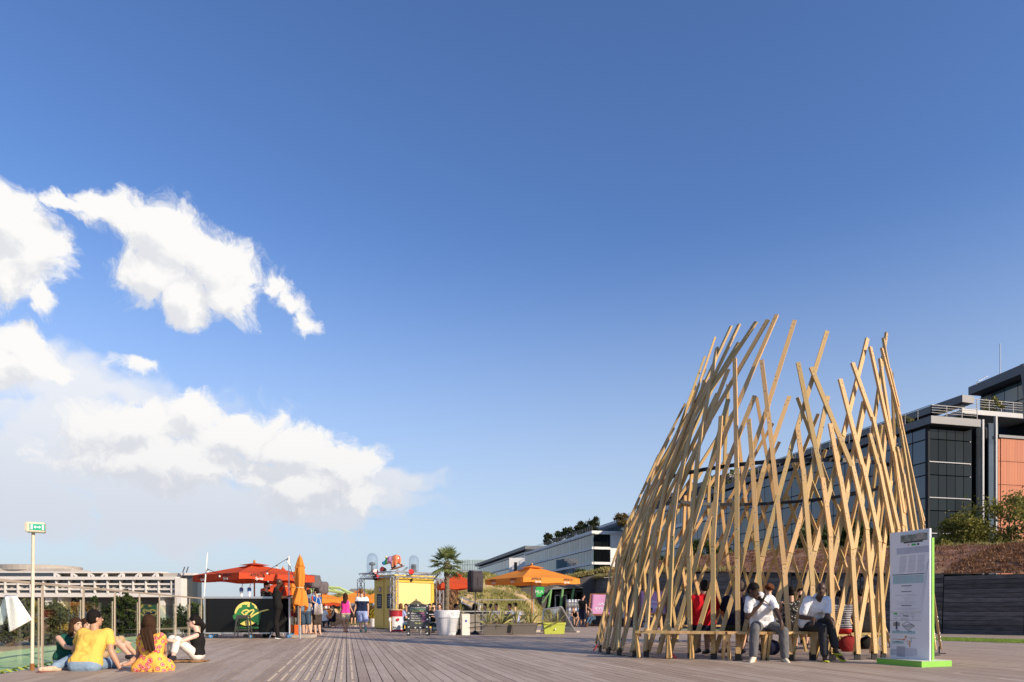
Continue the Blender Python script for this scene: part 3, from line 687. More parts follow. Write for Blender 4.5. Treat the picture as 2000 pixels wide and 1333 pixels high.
def tufts(name, fn, count, hmin, hmax, m, label, seed, wdt=.012, blades=5, lean=.5):
    g = random.Random(seed); b = MB(); tn = []
    for i in range(count):
        r = fn(g)
        if r is None: continue
        p, sc = r; t0 = g.random()
        for k in range(blades):
            a = g.uniform(0, 6.28); h = g.uniform(hmin, hmax) * sc; d = Vector((math.cos(a), math.sin(a), 0)); l = g.uniform(.1, lean) * h
            o = p + Vector((g.gauss(0, .05), g.gauss(0, .05), -.02)); sd = Vector((-d.y, d.x, 0)) * wdt * sc
            b.add([o - sd, o + sd, o + d * l * .5 + Vector((0, 0, h * .7)) + sd * .6, o + d * l + Vector((0, 0, h)), o + d * l * .5 + Vector((0, 0, h * .7)) - sd * .6], [(0, 1, 2, 3, 4)]); tn.append(min(1, max(0, t0 * .7 + g.random() * .4)))
    o = b.build(name, m, tone=tn); tag(o, label, 'plants', kind='stuff'); return o
SEDL = leafmat('sedum_leaf', (.085, .028, .018), (.33, .18, .085), .2)
GRS = leafmat('dry_grass', (.16, .15, .045), (.50, .42, .17), .25)
tufts('bank_plants', lambda g: (bankpt(g.random() ** .8, g.uniform(.0, .8)), g.uniform(.6, 1.3)), 20000, .03, .10, SEDL, 'reddish brown sedum and dry stalks covering the bank', 31, .022, 4, .9)
def crest(g):
    u = g.random(); v = g.uniform(.58, .80) if g.random() < .6 else g.uniform(0, .05)
    if u < .55 and v < .1: return None
    return bankpt(u, v), g.uniform(.6, 1.4)
tufts('bank_grass', crest, 9000, .05, .18, GRS, 'pale dry grass along the crest and lip of the bank', 32, .014, 5, .6)
# grass mound beside the stairs
def mh(x, y):
    h = 0
    for (cx, cy, rx, ry, hh) in ((-2.4, 45, 5.2, 8.5, 3.35), (-7.5, 50, 6.5, 8, 2.8), (-13, 58, 5, 7, 2.6)):
        d = math.hypot((x - cx) / rx, (y - cy) / ry)
        if d < 1: h = max(h, hh * (1 - d ** 1.7))
    return h + (noise.noise(Vector((x, y, 0)) * .6) * .25 + noise.noise(Vector((x, y, 3)) * 2) * .08 if h > .05 else -.1)
mg = MB(); mg.grid(lambda u, v: Vector((-20 + u * 24, 35 + v * 33, mh(-20 + u * 24, 35 + v * 33))), 110, 90)
MND = bpy.data.materials.new('mound_soil'); MND.use_nodes = True
nt = MND.node_tree; bs = nt.nodes['Principled BSDF']; bs.inputs['Roughness'].default_value = .95
g = nt.nodes.new('ShaderNodeNewGeometry'); n1 = nt.nodes.new('ShaderNodeTexNoise'); n1.inputs['Scale'].default_value = .55; n1.inputs['Detail'].default_value = 7
nt.links.new(g.outputs['Position'], n1.inputs['Vector']); r1 = nt.nodes.new('ShaderNodeValToRGB'); e = r1.color_ramp.elements
e[0].position = .38; e[0].color = (.13, .12, .030, 1); e[1].position = .60; e[1].color = (.50, .36, .20, 1); q = e.new(.5); q.color = (.28, .22, .08, 1)
nt.links.new(n1.outputs[0], r1.inputs[0]); nt.links.new(r1.outputs[0], bs.inputs['Base Color'])
tag(mg.build('grass_mound', MND, smooth=True), kind='structure')
def mnd(g):
    x = g.uniform(-18, 3); y = g.uniform(36, 62); h = mh(x, y)
    if h < .1 or noise.noise(Vector((x, y, 9)) * .45) < -.18: return None
    return Vector((x, y, h)), g.uniform(.6, 1.4)
tufts('mound_grass', mnd, 16000, .08, .26, leafmat('mound_grass', (.10, .13, .025), (.48, .42, .14), .25), 'dry yellow green grass clumps on the mound', 33, .02, 5, .7)
tufts('mound_scrub', lambda g: (lambda x, y: (Vector((x, y, mh(x, y))), 1.0) if mh(x, y) > .2 else None)(g.uniform(-9, -3.2), g.uniform(37, 44)), 3000, .15, .45, leafmat('dead_scrub', (.12, .06, .03), (.40, .22, .12), .2), 'dead brown scrub on the mound beside the stairs', 34, .012, 6, .8)
# shrubs and small trees behind the bank
for i, (px, yb, yt, wpx, Y, m, lab) in enumerate([
    (1880, 1085, 1010, 84, 40, LEAF_B, 'sunlit yellow green bush on the bank beside the information board'),
    (1975, 1085, 968, 150, 40, LEAF_B, 'tall leafy tree on the bank in front of the terracotta wing'),
    (1848, 1085, 1060, 34, 39, LEAF_B, 'low scrubby bush at the crest of the bank by the dark glass corner'),
    (1250, 1125, 1065, 60, 75, LEAF_A, 'dark green tree in front of the white banded office'),
    (1290, 1120, 1085, 46, 75, LEAF_A, 'small dark green bush in front of the white banded office'),
    (1368, 1110, 1058, 85, 62, LEAF_A, 'wide dark green bush behind the bank seen through the left side of the pavilion'),
    (1408, 1108, 1070, 46, 62, LEAF_A, 'short dark green bush beside the wide one seen through the pavilion'),
    (1592, 1095, 1022, 66, 50, LEAF_A, 'dark green tree seen through the middle of the pavilion'),
    (1668, 1095, 1012, 60, 50, LEAF_A, 'taller dark green tree seen through the right side of the pavilion'),
    (1725, 1092, 1030, 46, 49, LEAF_A, 'dark green tree half hidden behind the information board'),
    (1132, 1132, 1113, 24, 70, LEAF_A, 'small green shrub at the foot of the far glass office')]):
    p = pt(px, yb + 12, Y); h = (yb + 12 - yt) * Y / F; r = wpx * .52 * Y / F
    tree('bank_tree' if h > 2.5 else 'bank_shrub', p, h, (r, r, h * .46), lab, m, BARK, nclump=70, nleaf=95, leaf=.18 if Y < 45 else .24, seed=120 + i, trunk_r=.07)

# ================================================================ glass balustrade on the river edge
BEI = mat('beige_steel', (.46, .38, .29), .45, metal=.15, var=.15, vscale=3)
FGL = glassmat('fence_glass', (.93, .965, .945), .035)
fen = empty('glass_balustrade', dk(sn(gp(83, 1305))[0], NF), 0, 'glass balustrade with beige steel posts and handrail along the river', 'fence')
s1 = sn(gp(83, 1305))[0]; FH = CH + (HY - 1141) / F * gp(83, 1305).y
SP = 1.62
for k in range(-3, 13):
    s = s1 + k * SP
    pb = MB(); pb.box(dk(s, NF, FH / 2 - .05), (.018, .052, FH + .05), DRZ); pb.box(dk(s - .045, NF - .03, FH * .42), (.012, .03, FH * .82), DRZ)
    pb.build('post', BEI, fen, True)
    MB().box(dk(s + SP / 2, NF - .022, .08 + .45), (.012, SP - .10, .92), DRZ).build('glass_pane', FGL, fen, True)
MB().bar(dk(s1 - 3 * SP - 1, NF, FH), dk(s1 + 12 * SP, NF, FH), .045, .035).build('handrail', BEI, fen, True)
# green canvas laced outside the balustrade
CAN = mat('green_canvas', (.40, .55, .27), .8, var=.35, vscale=.8, col2=(.50, .60, .30))
canv = empty('green_canvas_apron', dk(s1, NF - 1), 0, 'pale green canvas apron laced along the river side of the balustrade', 'canvas')
cv = MB(); cv.grid(lambda u, v: dk(4 + u * 22, NF - .42 - v * 1.65, -.06 - .06 * math.sin(v * 3.14) + .12 * v + .015 * math.sin(u * 120) * (1 - v)), 120, 12); cv.build('canvas', CAN, canv, True, smooth=True)
YLW = mat('yellow_cord', (.55, .55, .04), .6)
lg = random.Random(2)
for i in range(46):
    s = 6.4 + i * .36; lb = MB(); lb.tube([dk(s - .05, NF - .20, -.05), dk(s, NF - .32, .005), dk(s + .06, NF - .44, -.02), dk(s + .10, NF - .38, -.05)], .012, 5); lb.build('lacing_loop', YLW, canv, True)
MB().box(dk(14, NF - .28, -.09), (.3, 24, .05), DRZ).build('gutter', mat('gutter', (.05, .047, .045), .8), canv, True)
# exit lamp on its pole
PX = gp(63, 1310)
ex = empty('exit_lamp', PX, 0, 'emergency exit lamp on a tall peeling pole beside the balustrade', 'lamp')
zl = pt(63, 1040, PX.y).z
CRM = mat('peeling_cream', (.62, .56, .44), .6, var=.45, vscale=9, col2=(.36, .30, .20))
MB().tube([(0, 0, -.03), (.015, 0, zl)], .022, 12).build('pole', CRM, ex)
MB().lathe([(.028, 0), (.028, .12)], (0, 0, -.02), 12).build('rusty_foot', mat('rust', (.25, .10, .03), .9, var=.6, vscale=20), ex)
Mr = Matrix.Rotation(R(-62), 3, 'Z')
hb = MB(); hb.box((0, 0, 0), (.15, .22, .14), M=Mr); hb.box(Mr @ Vector((0, -.115, 0)), (.14, .02, .12), M=Mr)
zc = pt(70, 1031, PX.y).z - 0
hd = hb.build('housing', CRM, ex); hd.location = (.055, 0, zc)
bm = bmesh.new(); bm.from_mesh(hd.data); bmesh.ops.bevel(bm, geom=bm.edges[:], offset=.008, segments=2, affect='EDGES'); bm.to_mesh(hd.data); bm.free()
GRN = mat('exit_green', (.0, .34, .20), .5); WHT = mat('sign_white', (.85, .86, .84), .5)
fn_ = Mr @ Vector((-1, 0, 0)); fn_ = -fn_ if fn_.y > 0 else fn_; tx = Vector((-fn_.y, fn_.x, 0)); tx = tx if tx.x > 0 else -tx
sgp = MB(); c = Vector((.055, 0, zc)) + fn_ * .078 + tx * .025
sgp.box(c, (.004, .18, .085), M=Matrix(((fn_.x, tx.x, 0), (fn_.y, tx.y, 0), (0, 0, 1)))); pl = sgp.build('sign_panel', GRN, ex)
MM = Matrix(((fn_.x, tx.x, 0), (fn_.y, tx.y, 0), (0, 0, 1)))
for dx, wz in ((-.065, .022), (.065, .022)):
    MB().box(c + fn_ * .004 + tx * dx, (.003, wz, .065), M=MM).build('door_symbol', WHT, pl)
ar = MB(); ar.box(c + fn_ * .004, (.003, .04, .010), M=MM)
for sg_ in (-1, 1): ar.prism([c + fn_ * .004 + tx * sg_ * .02 + Vector((0, 0, .022)), c + fn_ * .004 + tx * sg_ * .042, c + fn_ * .004 + tx * sg_ * .02 - Vector((0, 0, .022))], fn_ * .003)
ar.build('arrow_symbol', WHT, pl)
# white towel hung over the balustrade
tw = MB()
P0 = pt(12, 1163, 9.2); 
def towel(u, v):
    if v < .5: q = 1 - v * 2; xx = 10 + 22 * u + q * (8 + 22 * u); yy = 1163 + q * (72 - 24 * u); dp = -.05 - .05 * q + .014 * math.sin(u * 7 + q * 2)
    else: q = (v - .5) * 2; xx = 10 + 20 * u - q * 24; yy = 1163 + q * 58; dp = .06 + .014 * math.sin(u * 6)
    return pt(xx, yy, 9.1 + dp)
tw.grid(towel, 16, 30); twm = mat('towel', (.80, .79, .74), .95, var=.12, vscale=9, bump=.4, bscale=60)
to = tw.build('beach_towel', twm, smooth=True); tag(to, 'white towel slung over the balustrade handrail by the exit lamp', 'towel')
md = to.modifiers.new('thick', 'SOLIDIFY'); md.thickness = .012

# ================================================================ timber pavilion
WD = bpy.data.materials.new('treated_pine'); WD.use_nodes = True
nt = WD.node_tree; bs = nt.nodes['Principled BSDF']; bs.inputs['Roughness'].default_value = .6; bs.inputs['Specular IOR Level'].default_value = .3
tcn = nt.nodes.new('ShaderNodeTexCoord'); oi = nt.nodes.new('ShaderNodeObjectInfo')
ad = nt.nodes.new('ShaderNodeVectorMath'); ad.operation = 'ADD'; nt.links.new(tcn.outputs['Object'], ad.inputs[0])
sc = nt.nodes.new('ShaderNodeVectorMath'); sc.operation = 'SCALE'; cb = nt.nodes.new('ShaderNodeCombineXYZ'); nt.links.new(oi.outputs['Random'], cb.inputs[2]); nt.links.new(cb.outputs[0], sc.inputs[0]); sc.inputs[3].default_value = 40; nt.links.new(sc.outputs[0], ad.inputs[1])
mp = nt.nodes.new('ShaderNodeMapping'); mp.inputs['Scale'].default_value = (26, 26, 1.1); nt.links.new(ad.outputs[0], mp.inputs[0])
n1 = nt.nodes.new('ShaderNodeTexNoise'); n1.inputs['Scale'].default_value = 1; n1.inputs['Detail'].default_value = 6; n1.inputs['Distortion'].default_value = .6; nt.links.new(mp.outputs[0], n1.inputs['Vector'])
r1 = nt.nodes.new('ShaderNodeValToRGB'); e = r1.color_ramp.elements; e[0].position = .28; e[0].color = (.40, .245, .105, 1); e[1].position = .70; e[1].color = (.64, .46, .24, 1)
nt.links.new(n1.outputs[0], r1.inputs[0])
mp2 = nt.nodes.new('ShaderNodeMapping'); mp2.inputs['Scale'].default_value = (9, 9, 2.6); nt.links.new(ad.outputs[0], mp2.inputs[0])
vo_ = nt.nodes.new('ShaderNodeTexVoronoi'); vo_.inputs['Scale'].default_value = 1.0; nt.links.new(mp2.outputs[0], vo_.inputs['Vector'])
kn = nt.nodes.new('ShaderNodeValToRGB'); kn.color_ramp.elements[0].position = .06; kn.color_ramp.elements[0].color = (.22, .12, .07, 1); kn.color_ramp.elements[1].position = .16; kn.color_ramp.elements[1].color = (1, 1, 1, 1)
nt.links.new(vo_.outputs['Distance'], kn.inputs[0])
mx = nt.nodes.new('ShaderNodeMix'); mx.data_type = 'RGBA'; mx.blend_type = 'MULTIPLY'; mx.inputs[0].default_value = .85; nt.links.new(r1.outputs[0], mx.inputs[6]); nt.links.new(kn.outputs[0], mx.inputs[7])
r3 = nt.nodes.new('ShaderNodeValToRGB'); e = r3.color_ramp.elements; e[0].color = (.72, .76, .62, 1); e[1].color = (1.12, 1.02, .92, 1); q = e.new(.5); q.color = (.98, .95, .86, 1); nt.links.new(oi.outputs['Random'], r3.inputs[0])
mx2 = nt.nodes.new('ShaderNodeMix'); mx2.data_type = 'RGBA'; mx2.blend_type = 'MULTIPLY'; mx2.inputs[0].default_value = 1; nt.links.new(mx.outputs[2], mx2.inputs[6]); nt.links.new(r3.outputs[0], mx2.inputs[7])
nt.links.new(mx2.outputs[2], bs.inputs['Base Color'])
bp = nt.nodes.new('ShaderNodeBump'); bp.inputs['Strength'].default_value = .25; bp.inputs['Distance'].default_value = .004; nt.links.new(n1.outputs[0], bp.inputs['Height']); nt.links.new(bp.outputs[0], bs.inputs['Normal'])
STL = mat('black_steel', (.018, .018, .020), .4, metal=.5); ZBT = mat('zinc_bolt', (.60, .62, .63), .3, metal=.9); RED = mat('red_strap', (.55, .02, .03), .6)

YC = 15.16
PROF = []
for (y, xl, xr) in ((1275, 1163, 1840), (1090, 1199, 1814), (1003, 1235, 1796), (936, 1265, 1778), (887, 1289, 1770), (840, 1310, 1761), (750, 1355, 1740), (700, 1378, 1725), (600, 1420, 1702)):
    a = math.atan((xl - 1000) / F); c = math.atan((xr - 1000) / F); m_ = (a + c) / 2; hf = (c - a) / 2
    PROF.append((CH + (HY - y) / F * YC, YC * math.tan(m_), YC / math.cos(m_) * math.sin(hf)))
def prof(z):
    if z <= PROF[0][0]: return PROF[0][1:]
    for (z0, x0, r0), (z1, x1, r1_) in zip(PROF, PROF[1:]):
        if z <= z1: f = (z - z0) / (z1 - z0); return x0 + (x1 - x0) * f, r0 + (r1_ - r0) * f
    return PROF[-1][1:]
def onsurf(px, py, near=True):                # photo pixel -> near or far skin of the pavilion
    best = None
    for i in range(400):
        Y = 10.5 + i * .025; p = pt(px, py, Y); cx, r = prof(p.z); d = math.hypot(p.x - cx, Y - YC) - r
        if best is None or abs(d) < best[0]: best = (abs(d), p)
        if d < 0: return p
    return best[1]
pav = empty('timber_pavilion', (5.4, YC, 0), 0, 'tall open pavilion of crossing leaning pine battens with a bench ring', 'pavilion')
bolts = MB(); pr = random.Random(17)
def beam(a, b, off=0.0, wdt=.077, thk=.042):
    mid = (a + b) / 2; cx, r = prof(mid.z); out = Vector((mid.x - cx, mid.y - YC, 0)).normalized(); L = (b - a).length; t = (b - a).normalized()
    u = (out - t * out.dot(t)).normalized(); x = u.cross(t); o = bpy.data.objects.new('beam', beam_me); link(o); o.parent = pav
    M3 = Matrix((x, u, t)).transposed(); o.matrix_parent_inverse = wmat(pav).inverted()
    o.matrix_basis = Matrix.Translation(mid + u * off) @ M3.to_4x4() @ Matrix.Diagonal((wdt, thk, L, 1))
    return u, t, x
def chamfer_unit():
    b = MB(); e = .04
    b.box((0, 0, 0), (1, 1, 1)); return b.mesh('batten', WD)
beam_me = chamfer_unit()
def bolt(p, u):
    bolts.ell(p, (.011, .011, .011), 6, 4)
def strand(pts3, layer, endext=.10):
    for i in range(len(pts3) - 1):
        a, b = pts3[i], pts3[i + 1]; t = (b - a).normalized()
        off = layer + (.005 if i % 2 else -.005)
        a2 = a - t * (.03 if i > 0 else .0); b2 = b + t * (.03 if i < len(pts3) - 2 else 0)
        u, t, x = beam(a2, b2, off)
        face = off + .021
        if i == 0:
            for k in range(3): bolt(a + t * (.16 + .075 * k) + u * face, u)
        for k in range(2): bolt(b - t * (.10 + .10 * k) + x * (.014 if k else -.014) + u * face, u); bolt(a + t * (.55 + .09 * k) + x * (.014 if k else -.014) + u * face, u)
# battens read off the photograph: foot, bends, tip
FL = [[(1349,1287),(1347,1090),(1358,920),(1402,681)],[(1306,1286),(1310,1090),(1329,934),(1359,809)],[(1262,1284),(1272,1090),(1304,932),(1350,806),(1399,662)],
      [(1240,1283),(1248,1090),(1280,960),(1330,835),(1379,699)],[(1394,1289),(1392,1090),(1402,934),(1409,815)],[(1442,1290),(1440,1090),(1440,900),(1436,703)],
      [(1492,1291),(1480,1090),(1472,930),(1463,821)],[(1543,1291),(1530,1090),(1506,855),(1488,706)],[(1587,1291),(1585,1090),(1570,940),(1557,836)],
      [(1626,1290),(1626,1090),(1600,900),(1558,711)],[(1674,1290),(1665,1090),(1640,940),(1620,830)],[(1707,1288),(1703,1090),(1655,880),(1583,720)],
      [(1756,1287),(1739,1042),(1718,930),(1696,849)],[(1782,1285),(1761,1039),(1742,880),(1716,703)],[(1806,1283),(1782,1039),(1765,950),(1749,875)],[(1823,1280),(1797,1020),(1768,870),(1719,682)],
      [(1209,1281),(1222,1090),(1262,960),(1318,838)],[(1188,1278),(1206,1090),(1246,985),(1298,872),(1341,790)],[(1172,1274),(1197,1100),(1240,992),(1288,890)],
      [(1834,1277),(1803,1030),(1779,940),(1757,820),(1733,722)],[(1812,1282),(1788,1040),(1762,880),(1722,663)],[(1795,1284),(1768,1040),(1738,860),(1697,680)],[(1770,1286),(1752,1040),(1716,860),(1663,711)],[(1725,1288),(1715,1060),(1680,900),(1639,743)]]
FR = [[(1262,1284),(1319,1089),(1377,930),(1413,850),(1516,613)],[(1230,1282),(1280,1090),(1323,943),(1379,829),(1498,623)],[(1209,1280),(1254,1090),(1300,950),(1355,808),(1475,627)],
      [(1349,1287),(1404,1090),(1445,945),(1484,840),(1552,624)],[(1442,1290),(1489,1090),(1525,951),(1555,842),(1617,645)],[(1543,1291),(1590,1090),(1619,975),(1651,846),(1697,660)],
      [(1587,1291),(1630,1090),(1654,979),(1694,780)],[(1626,1290),(1669,1090),(1696,922),(1711,830),(1735,650)],[(1674,1290),(1707,1090),(1726,945),(1735,828)],
      [(1394,1289),(1453,1090),(1487,930),(1542,772)],[(1492,1291),(1542,1090),(1579,962),(1619,772)],[(1306,1286),(1359,1090),(1407,934),(1473,771)],
      [(1284,1285),(1332,1090),(1372,960),(1420,778)],[(1209,1281),(1236,1150),(1300,960),(1398,766)],[(1188,1278),(1220,1110),(1270,975),(1332,850),(1384,740)],[(1174,1275),(1203,1120),(1250,1005),(1312,868),(1355,752)],
      [(1707,1288),(1728,1090),(1741,960),(1752,850)],[(1756,1287),(1768,1090),(1772,960)],[(1782,1285),(1790,1090),(1786,1000)],[(1166,1272),(1193,1130),(1232,1020),(1281,905)],[(1230,1282),(1272,1110),(1322,960),(1372,845),(1420,720)],[(1180,1276),(1212,1110),(1262,985),(1330,840),(1425,636)],[(1195,1279),(1226,1110),(1280,975),(1350,820),(1441,632)]]
def relay(pl):                                # stagger the splices along each batten
    out = [pl[0]]
    for i in range(1, len(pl) - 1):
        f = pr.uniform(-.42, .42); a, b = (pl[i], pl[i + 1]) if f > 0 else (pl[i], pl[i - 1]); f = abs(f) * .7
        out.append((a[0] + (b[0] - a[0]) * f, a[1] + (b[1] - a[1]) * f))
    return out + [pl[-1]]
FL = [relay(q) for q in FL]; FR = [relay(q) for q in FR]
feet = []
for pl_ in FL:
    f = gp(*pl_[0]); strand([f + Vector((0, 0, .10))] + [onsurf(*q) for q in pl_[1:]], .03); feet.append(f)
for pl_ in FR:
    f = gp(*pl_[0]); strand([f + Vector((0, 0, .10))] + [onsurf(*q) for q in pl_[1:]], -.045)
# far half of the ring, same weave seen from inside
def sp(th, z): cx, r = prof(z); return Vector((cx + r * math.cos(th), YC + r * math.sin(th), z))
NB = 21
for i in range(NB):
    th = R(12 + i * 156 / (NB - 1)); fz = .10; a0 = sp(th, fz)
    hR = (6.25, 4.2, 5.1, 3.7)[i % 4] + pr.uniform(-.2, .2); hL = (4.4, 5.7, 3.5, 5.0)[i % 4] + pr.uniform(-.2, .2)
    for h, rate, lay in ((hR, .085 + pr.uniform(-.01, .01), -.03), (hL, -.070 + pr.uniform(-.012, .012), .045)):
        zs = [fz, 2.1 + pr.uniform(-.1, .1)] + ([3.6 + pr.uniform(-.1, .1)] if h > 4.3 else []) + [h]
        strand([sp(th + rate * (z - fz) * (1 + .10 * z), z) for z in zs], lay)
    feet.append(sp(th, 0))
bo = bolts.build('bolts', ZBT, pav, True); tag(bo, kind='stuff')
for i, f in enumerate(feet):
    cx, r = prof(0); a = math.atan2(f.y - YC, f.x - cx); c = f.copy(); fb = MB()
    fb.box((f.x, f.y, .006), (.22, .16, .008), a); fb.box((f.x, f.y, .075), (.075, .02, .14), a + 1.57); fb.box((f.x, f.y, .075), (.02, .11, .13), a)
    fb.build('foot_bracket', STL, pav, True)
    if i % 2 == 0:
        fb = MB(); tdir = Vector((-math.sin(a), math.cos(a), 0)); od = Vector((math.cos(a), math.sin(a), 0))
        fb.bar(f + tdir * -.22 + od * .1 + Vector((0, 0, .006)), f + tdir * .22 + od * .12 + Vector((0, 0, .006)), .03, .006); fb.build('anchor_strap', ZBT, pav, True)
# steel hoop tying the battens together
HZ = 3.62; cx, rr_ = prof(HZ); NS = 26
for i in range(NS):
    a0, a1 = 2 * math.pi * i / NS, 2 * math.pi * (i + 1) / NS; rh = rr_ - .10
    p0 = Vector((cx + rh * math.cos(a0), YC + rh * math.sin(a0), HZ)); p1 = Vector((cx + rh * math.cos(a1), YC + rh * math.sin(a1), HZ)); t = (p1 - p0).normalized()
    MB().bar(p0 - t * .02, p1 + t * .02, .012, .075).build('hoop_segment', STL, pav, True)
# bench ring: boards between the feet, carried on splayed legs
def benchseat(pxa, pxb, inner=0.0, z=.47):
    a = gp(pxa, 1291 - abs(pxa - 1480) * .022); b = gp(pxb, 1291 - abs(pxb - 1480) * .022)
    for q in (a, b):
        d = Vector((q.x - prof(0)[0], q.y - YC, 0)).normalized(); q += d * -inner
    a.z = b.z = z; t = (b - a).normalized(); out = Vector((t.y, -t.x, 0)); ob = MB()
    MB().bar(a + out * .13 - t * .04, b + out * .13 + t * .04, .115, .045).build('bench_board', WD, pav, True)
    MB().bar(a + out * .005 - t * .02, b + out * .005 + t * .02, .115, .044).build('bench_board', WD, pav, True)
    MB().bar(a - out * .12 - t * .04, b - out * .12 + t * .04, .115, .045).build('bench_board', WD, pav, True)
    for q, s_ in ((a, 1), (b, -1)):
        MB().bar(Vector((q.x, q.y, .02)) + out * .02, q + out * .14 + t * s_ * -.03 - Vector((0, 0, .02)), .045, .07).build('bench_leg', WD, pav, True)
        MB().bar(q + out * .15 - Vector((0, 0, .05)), q - out * .15 - Vector((0, 0, .05)), .04, .07).build('bench_bearer', WD, pav, True)
for (xa, xb) in ((1248, 1304), (1310, 1349), (1353, 1412), (1424, 1490), (1496, 1540), (1546, 1590)): benchseat(xa, xb)
for i in range(9):
    t0 = R(20 + i * 9.5); t1 = R(20 + (i + .9) * 9.5); a = sp(t0, .45); b = sp(t1, .45)
    for q in (-.18, -.32): 
        d = Vector((math.cos((t0 + t1) / 2), math.sin((t0 + t1) / 2), 0)); MB().bar(a + d * q, b + d * q, .12, .045).build('bench_board', WD, pav, True)
    MB().bar(a * 1 - Vector((0, 0, .43)) , a + d * -.3 - Vector((0, 0, .02)), .045, .07).build('bench_leg', WD, pav, True)
st = MB(); f = gp(1166, 1272); st.tube([f + Vector((0, 0, .13)), f + Vector((-.04, -.03, .06)), f + Vector((-.09, -.06, .01))], .014, 5); st.build('red_strap', RED, pav, True)
st = MB(); f = gp(1309, 1287); st.tube([f + Vector((0, 0, .13)), f + Vector((.06, -.03, .05)), f + Vector((.1, -.06, .01))], .014, 5); st.build('red_strap', RED, pav, True)
bpy.data.meshes.remove(bpy.data.meshes['x']) if 'x' in bpy.data.meshes else None
# ================================================================ fabrics, umbrellas
def fabmat(name, col, tr=.3, var=.2):
    if name in MATS: return MATS[name]
    m = mat(name, col, .85, var=var, vscale=2.5, bump=.25, bscale=9, spec=.2)
    nt = m.node_tree; b = nt.nodes['Principled BSDF']; o = nt.nodes['Material Output']
    t = nt.nodes.new('ShaderNodeBsdfTranslucent'); t.inputs[0].default_value = (*[min(1, c * 1.2) for c in col], 1)
    mx = nt.nodes.new('ShaderNodeMixShader'); mx.inputs[0].default_value = tr
    nt.links.new(b.outputs[0], mx.inputs[1]); nt.links.new(t.outputs[0], mx.inputs[2]); nt.links.new(mx.outputs[0], o.inputs[0]); return m
REDF = fabmat('red_canvas', (.62, .085, .030)); ORF = fabmat('orange_canvas', (.80, .30, .05)); PNK = fabmat('pink_canvas', (.74, .38, .58), .2)
ORW = mat('orange_wood', (.50, .22, .07), .5, var=.3, vscale=8); LTW = mat('light_wood', (.55, .36, .18), .6, var=.3, vscale=8); BRW = mat('brown_wood', (.30, .12, .05), .55, var=.3, vscale=6)
CONC = mat('concrete', (.40, .36, .30), .9, var=.3, vscale=6, bump=.3); BLK = mat('black_plastic', (.015, .015, .016), .45); INK = mat('ink_black', (.02, .018, .018), .7)
def umbrella(label, base, top_z, edge_z, half, rot, fab, group=None, valance=.2, logo=True, pole_m=ORW, cat='umbrella', base_box=True):
    r = empty('parasol', base, rot, label, cat, group)
    MB().tube([(0, 0, 0), (0, 0, top_z - .05)], .024, 10).build('pole', pole_m, r)
    c = MB(); N = 12
    def cp(u, v, k):                          # sector k, u across, v from hub to edge
        a0, a1 = math.pi / 4 + k * math.pi / 2, math.pi / 4 + (k + 1) * math.pi / 2
        p = Vector((math.cos(a0), math.sin(a0), 0)).lerp(Vector((math.cos(a1), math.sin(a1), 0)), u) * math.sqrt(2) * half * v
        sag = .05 * half * math.sin(math.pi * v) * math.sin(math.pi * u) ; p.z = top_z - (top_z - edge_z) * (v ** 1.05) - sag; return p
    for k in range(4): c.grid(lambda u, v, k=k: cp(u, .04 + .96 * v, k), 10, 8)
    can = c.build('canopy', fab, r, smooth=True); can.data = fixn(can.data)
    vn = MB()
    for k in range(4):
        vn.grid(lambda u, v, k=k: (lambda p: Vector((p.x, p.y, top_z + .06 - (top_z - edge_z) * .20 * v - .01)))(cp(u, .02 + .24 * v, k)), 6, 3)
    vn.build('vent_cap', fab, can, smooth=True)
    MB().ell((0, 0, top_z + .10), (.045, .045, .055), 10, 6).build('finial', pole_m, r)
    for k in range(4):
        f = MB(); f.grid(lambda u, v, k=k: (lambda p: Vector((p.x * (1 + .01 * v), p.y * (1 + .01 * v), p.z - valance * v * (1 - .12 * math.sin(u * 12.5))))) (cp(.01 + .98 * u, 1.0, k)), 14, 3)
        fl_ = f.build('valance', fab, r, smooth=True)
        if logo:
            a = math.pi / 4 + k * math.pi / 2 + math.pi / 4; d = Vector((math.cos(a), math.sin(a), 0)); nx = Vector((-d.y, d.x, 0))
            Mx = Matrix((nx, Vector((0, 0, 1)), d)).transposed()
            for s_, body, m_, dz, sz in ((.55, 'APEROL', INK, .02, .14), (.50, 'Spritz', WHT, -.08, .12), (-.55, 'APEROL', INK, .02, .14), (-.50, 'Spritz', WHT, -.08, .12)):
                text(body, sz, 'lettering', m_, fl_, d * (half * 1.0 + .02) + nx * half * s_ + Vector((0, 0, edge_z - valance * .5 + dz + .02)), Mx, shear=.2, world=False)
        q = cp(0, .97, k); MB().tube([(0, 0, top_z - .12), (q.x * .5, q.y * .5, (top_z + q.z) / 2 - .07), (q.x, q.y, q.z - .03)], .013, 6).build('rib', pole_m, r)
        MB().tube([(0, 0, edge_z - .05), (q.x * .55, q.y * .55, top_z - (top_z - edge_z) * .55 - .05)], .011, 6).build('strut', pole_m, r)
    MB().lathe([(.05, 0), (.05, .09)], (0, 0, edge_z - .10), 12).build('hub', pole_m, r)
    if base_box: MB().box((0, 0, .04), (.5, .5, .08)).build('base', CONC, r)
    return r
YB = 21.3
u0 = pt(497, 1195, 22.6); umbrella('square red umbrella with lettering above the black bar counter', (u0.x, 22.6, 0), pt(497, 1103, 22.6).z, pt(497, 1125, 22.6).z, 1.38, R(52), REDF)
u0 = pt(1039, 1195, 28); umbrella('square orange umbrella beside the green doorway sign', (u0.x, 28, 0), pt(1039, 1107, 28).z, pt(1039, 1132, 28).z, 1.40, R(33), ORF)
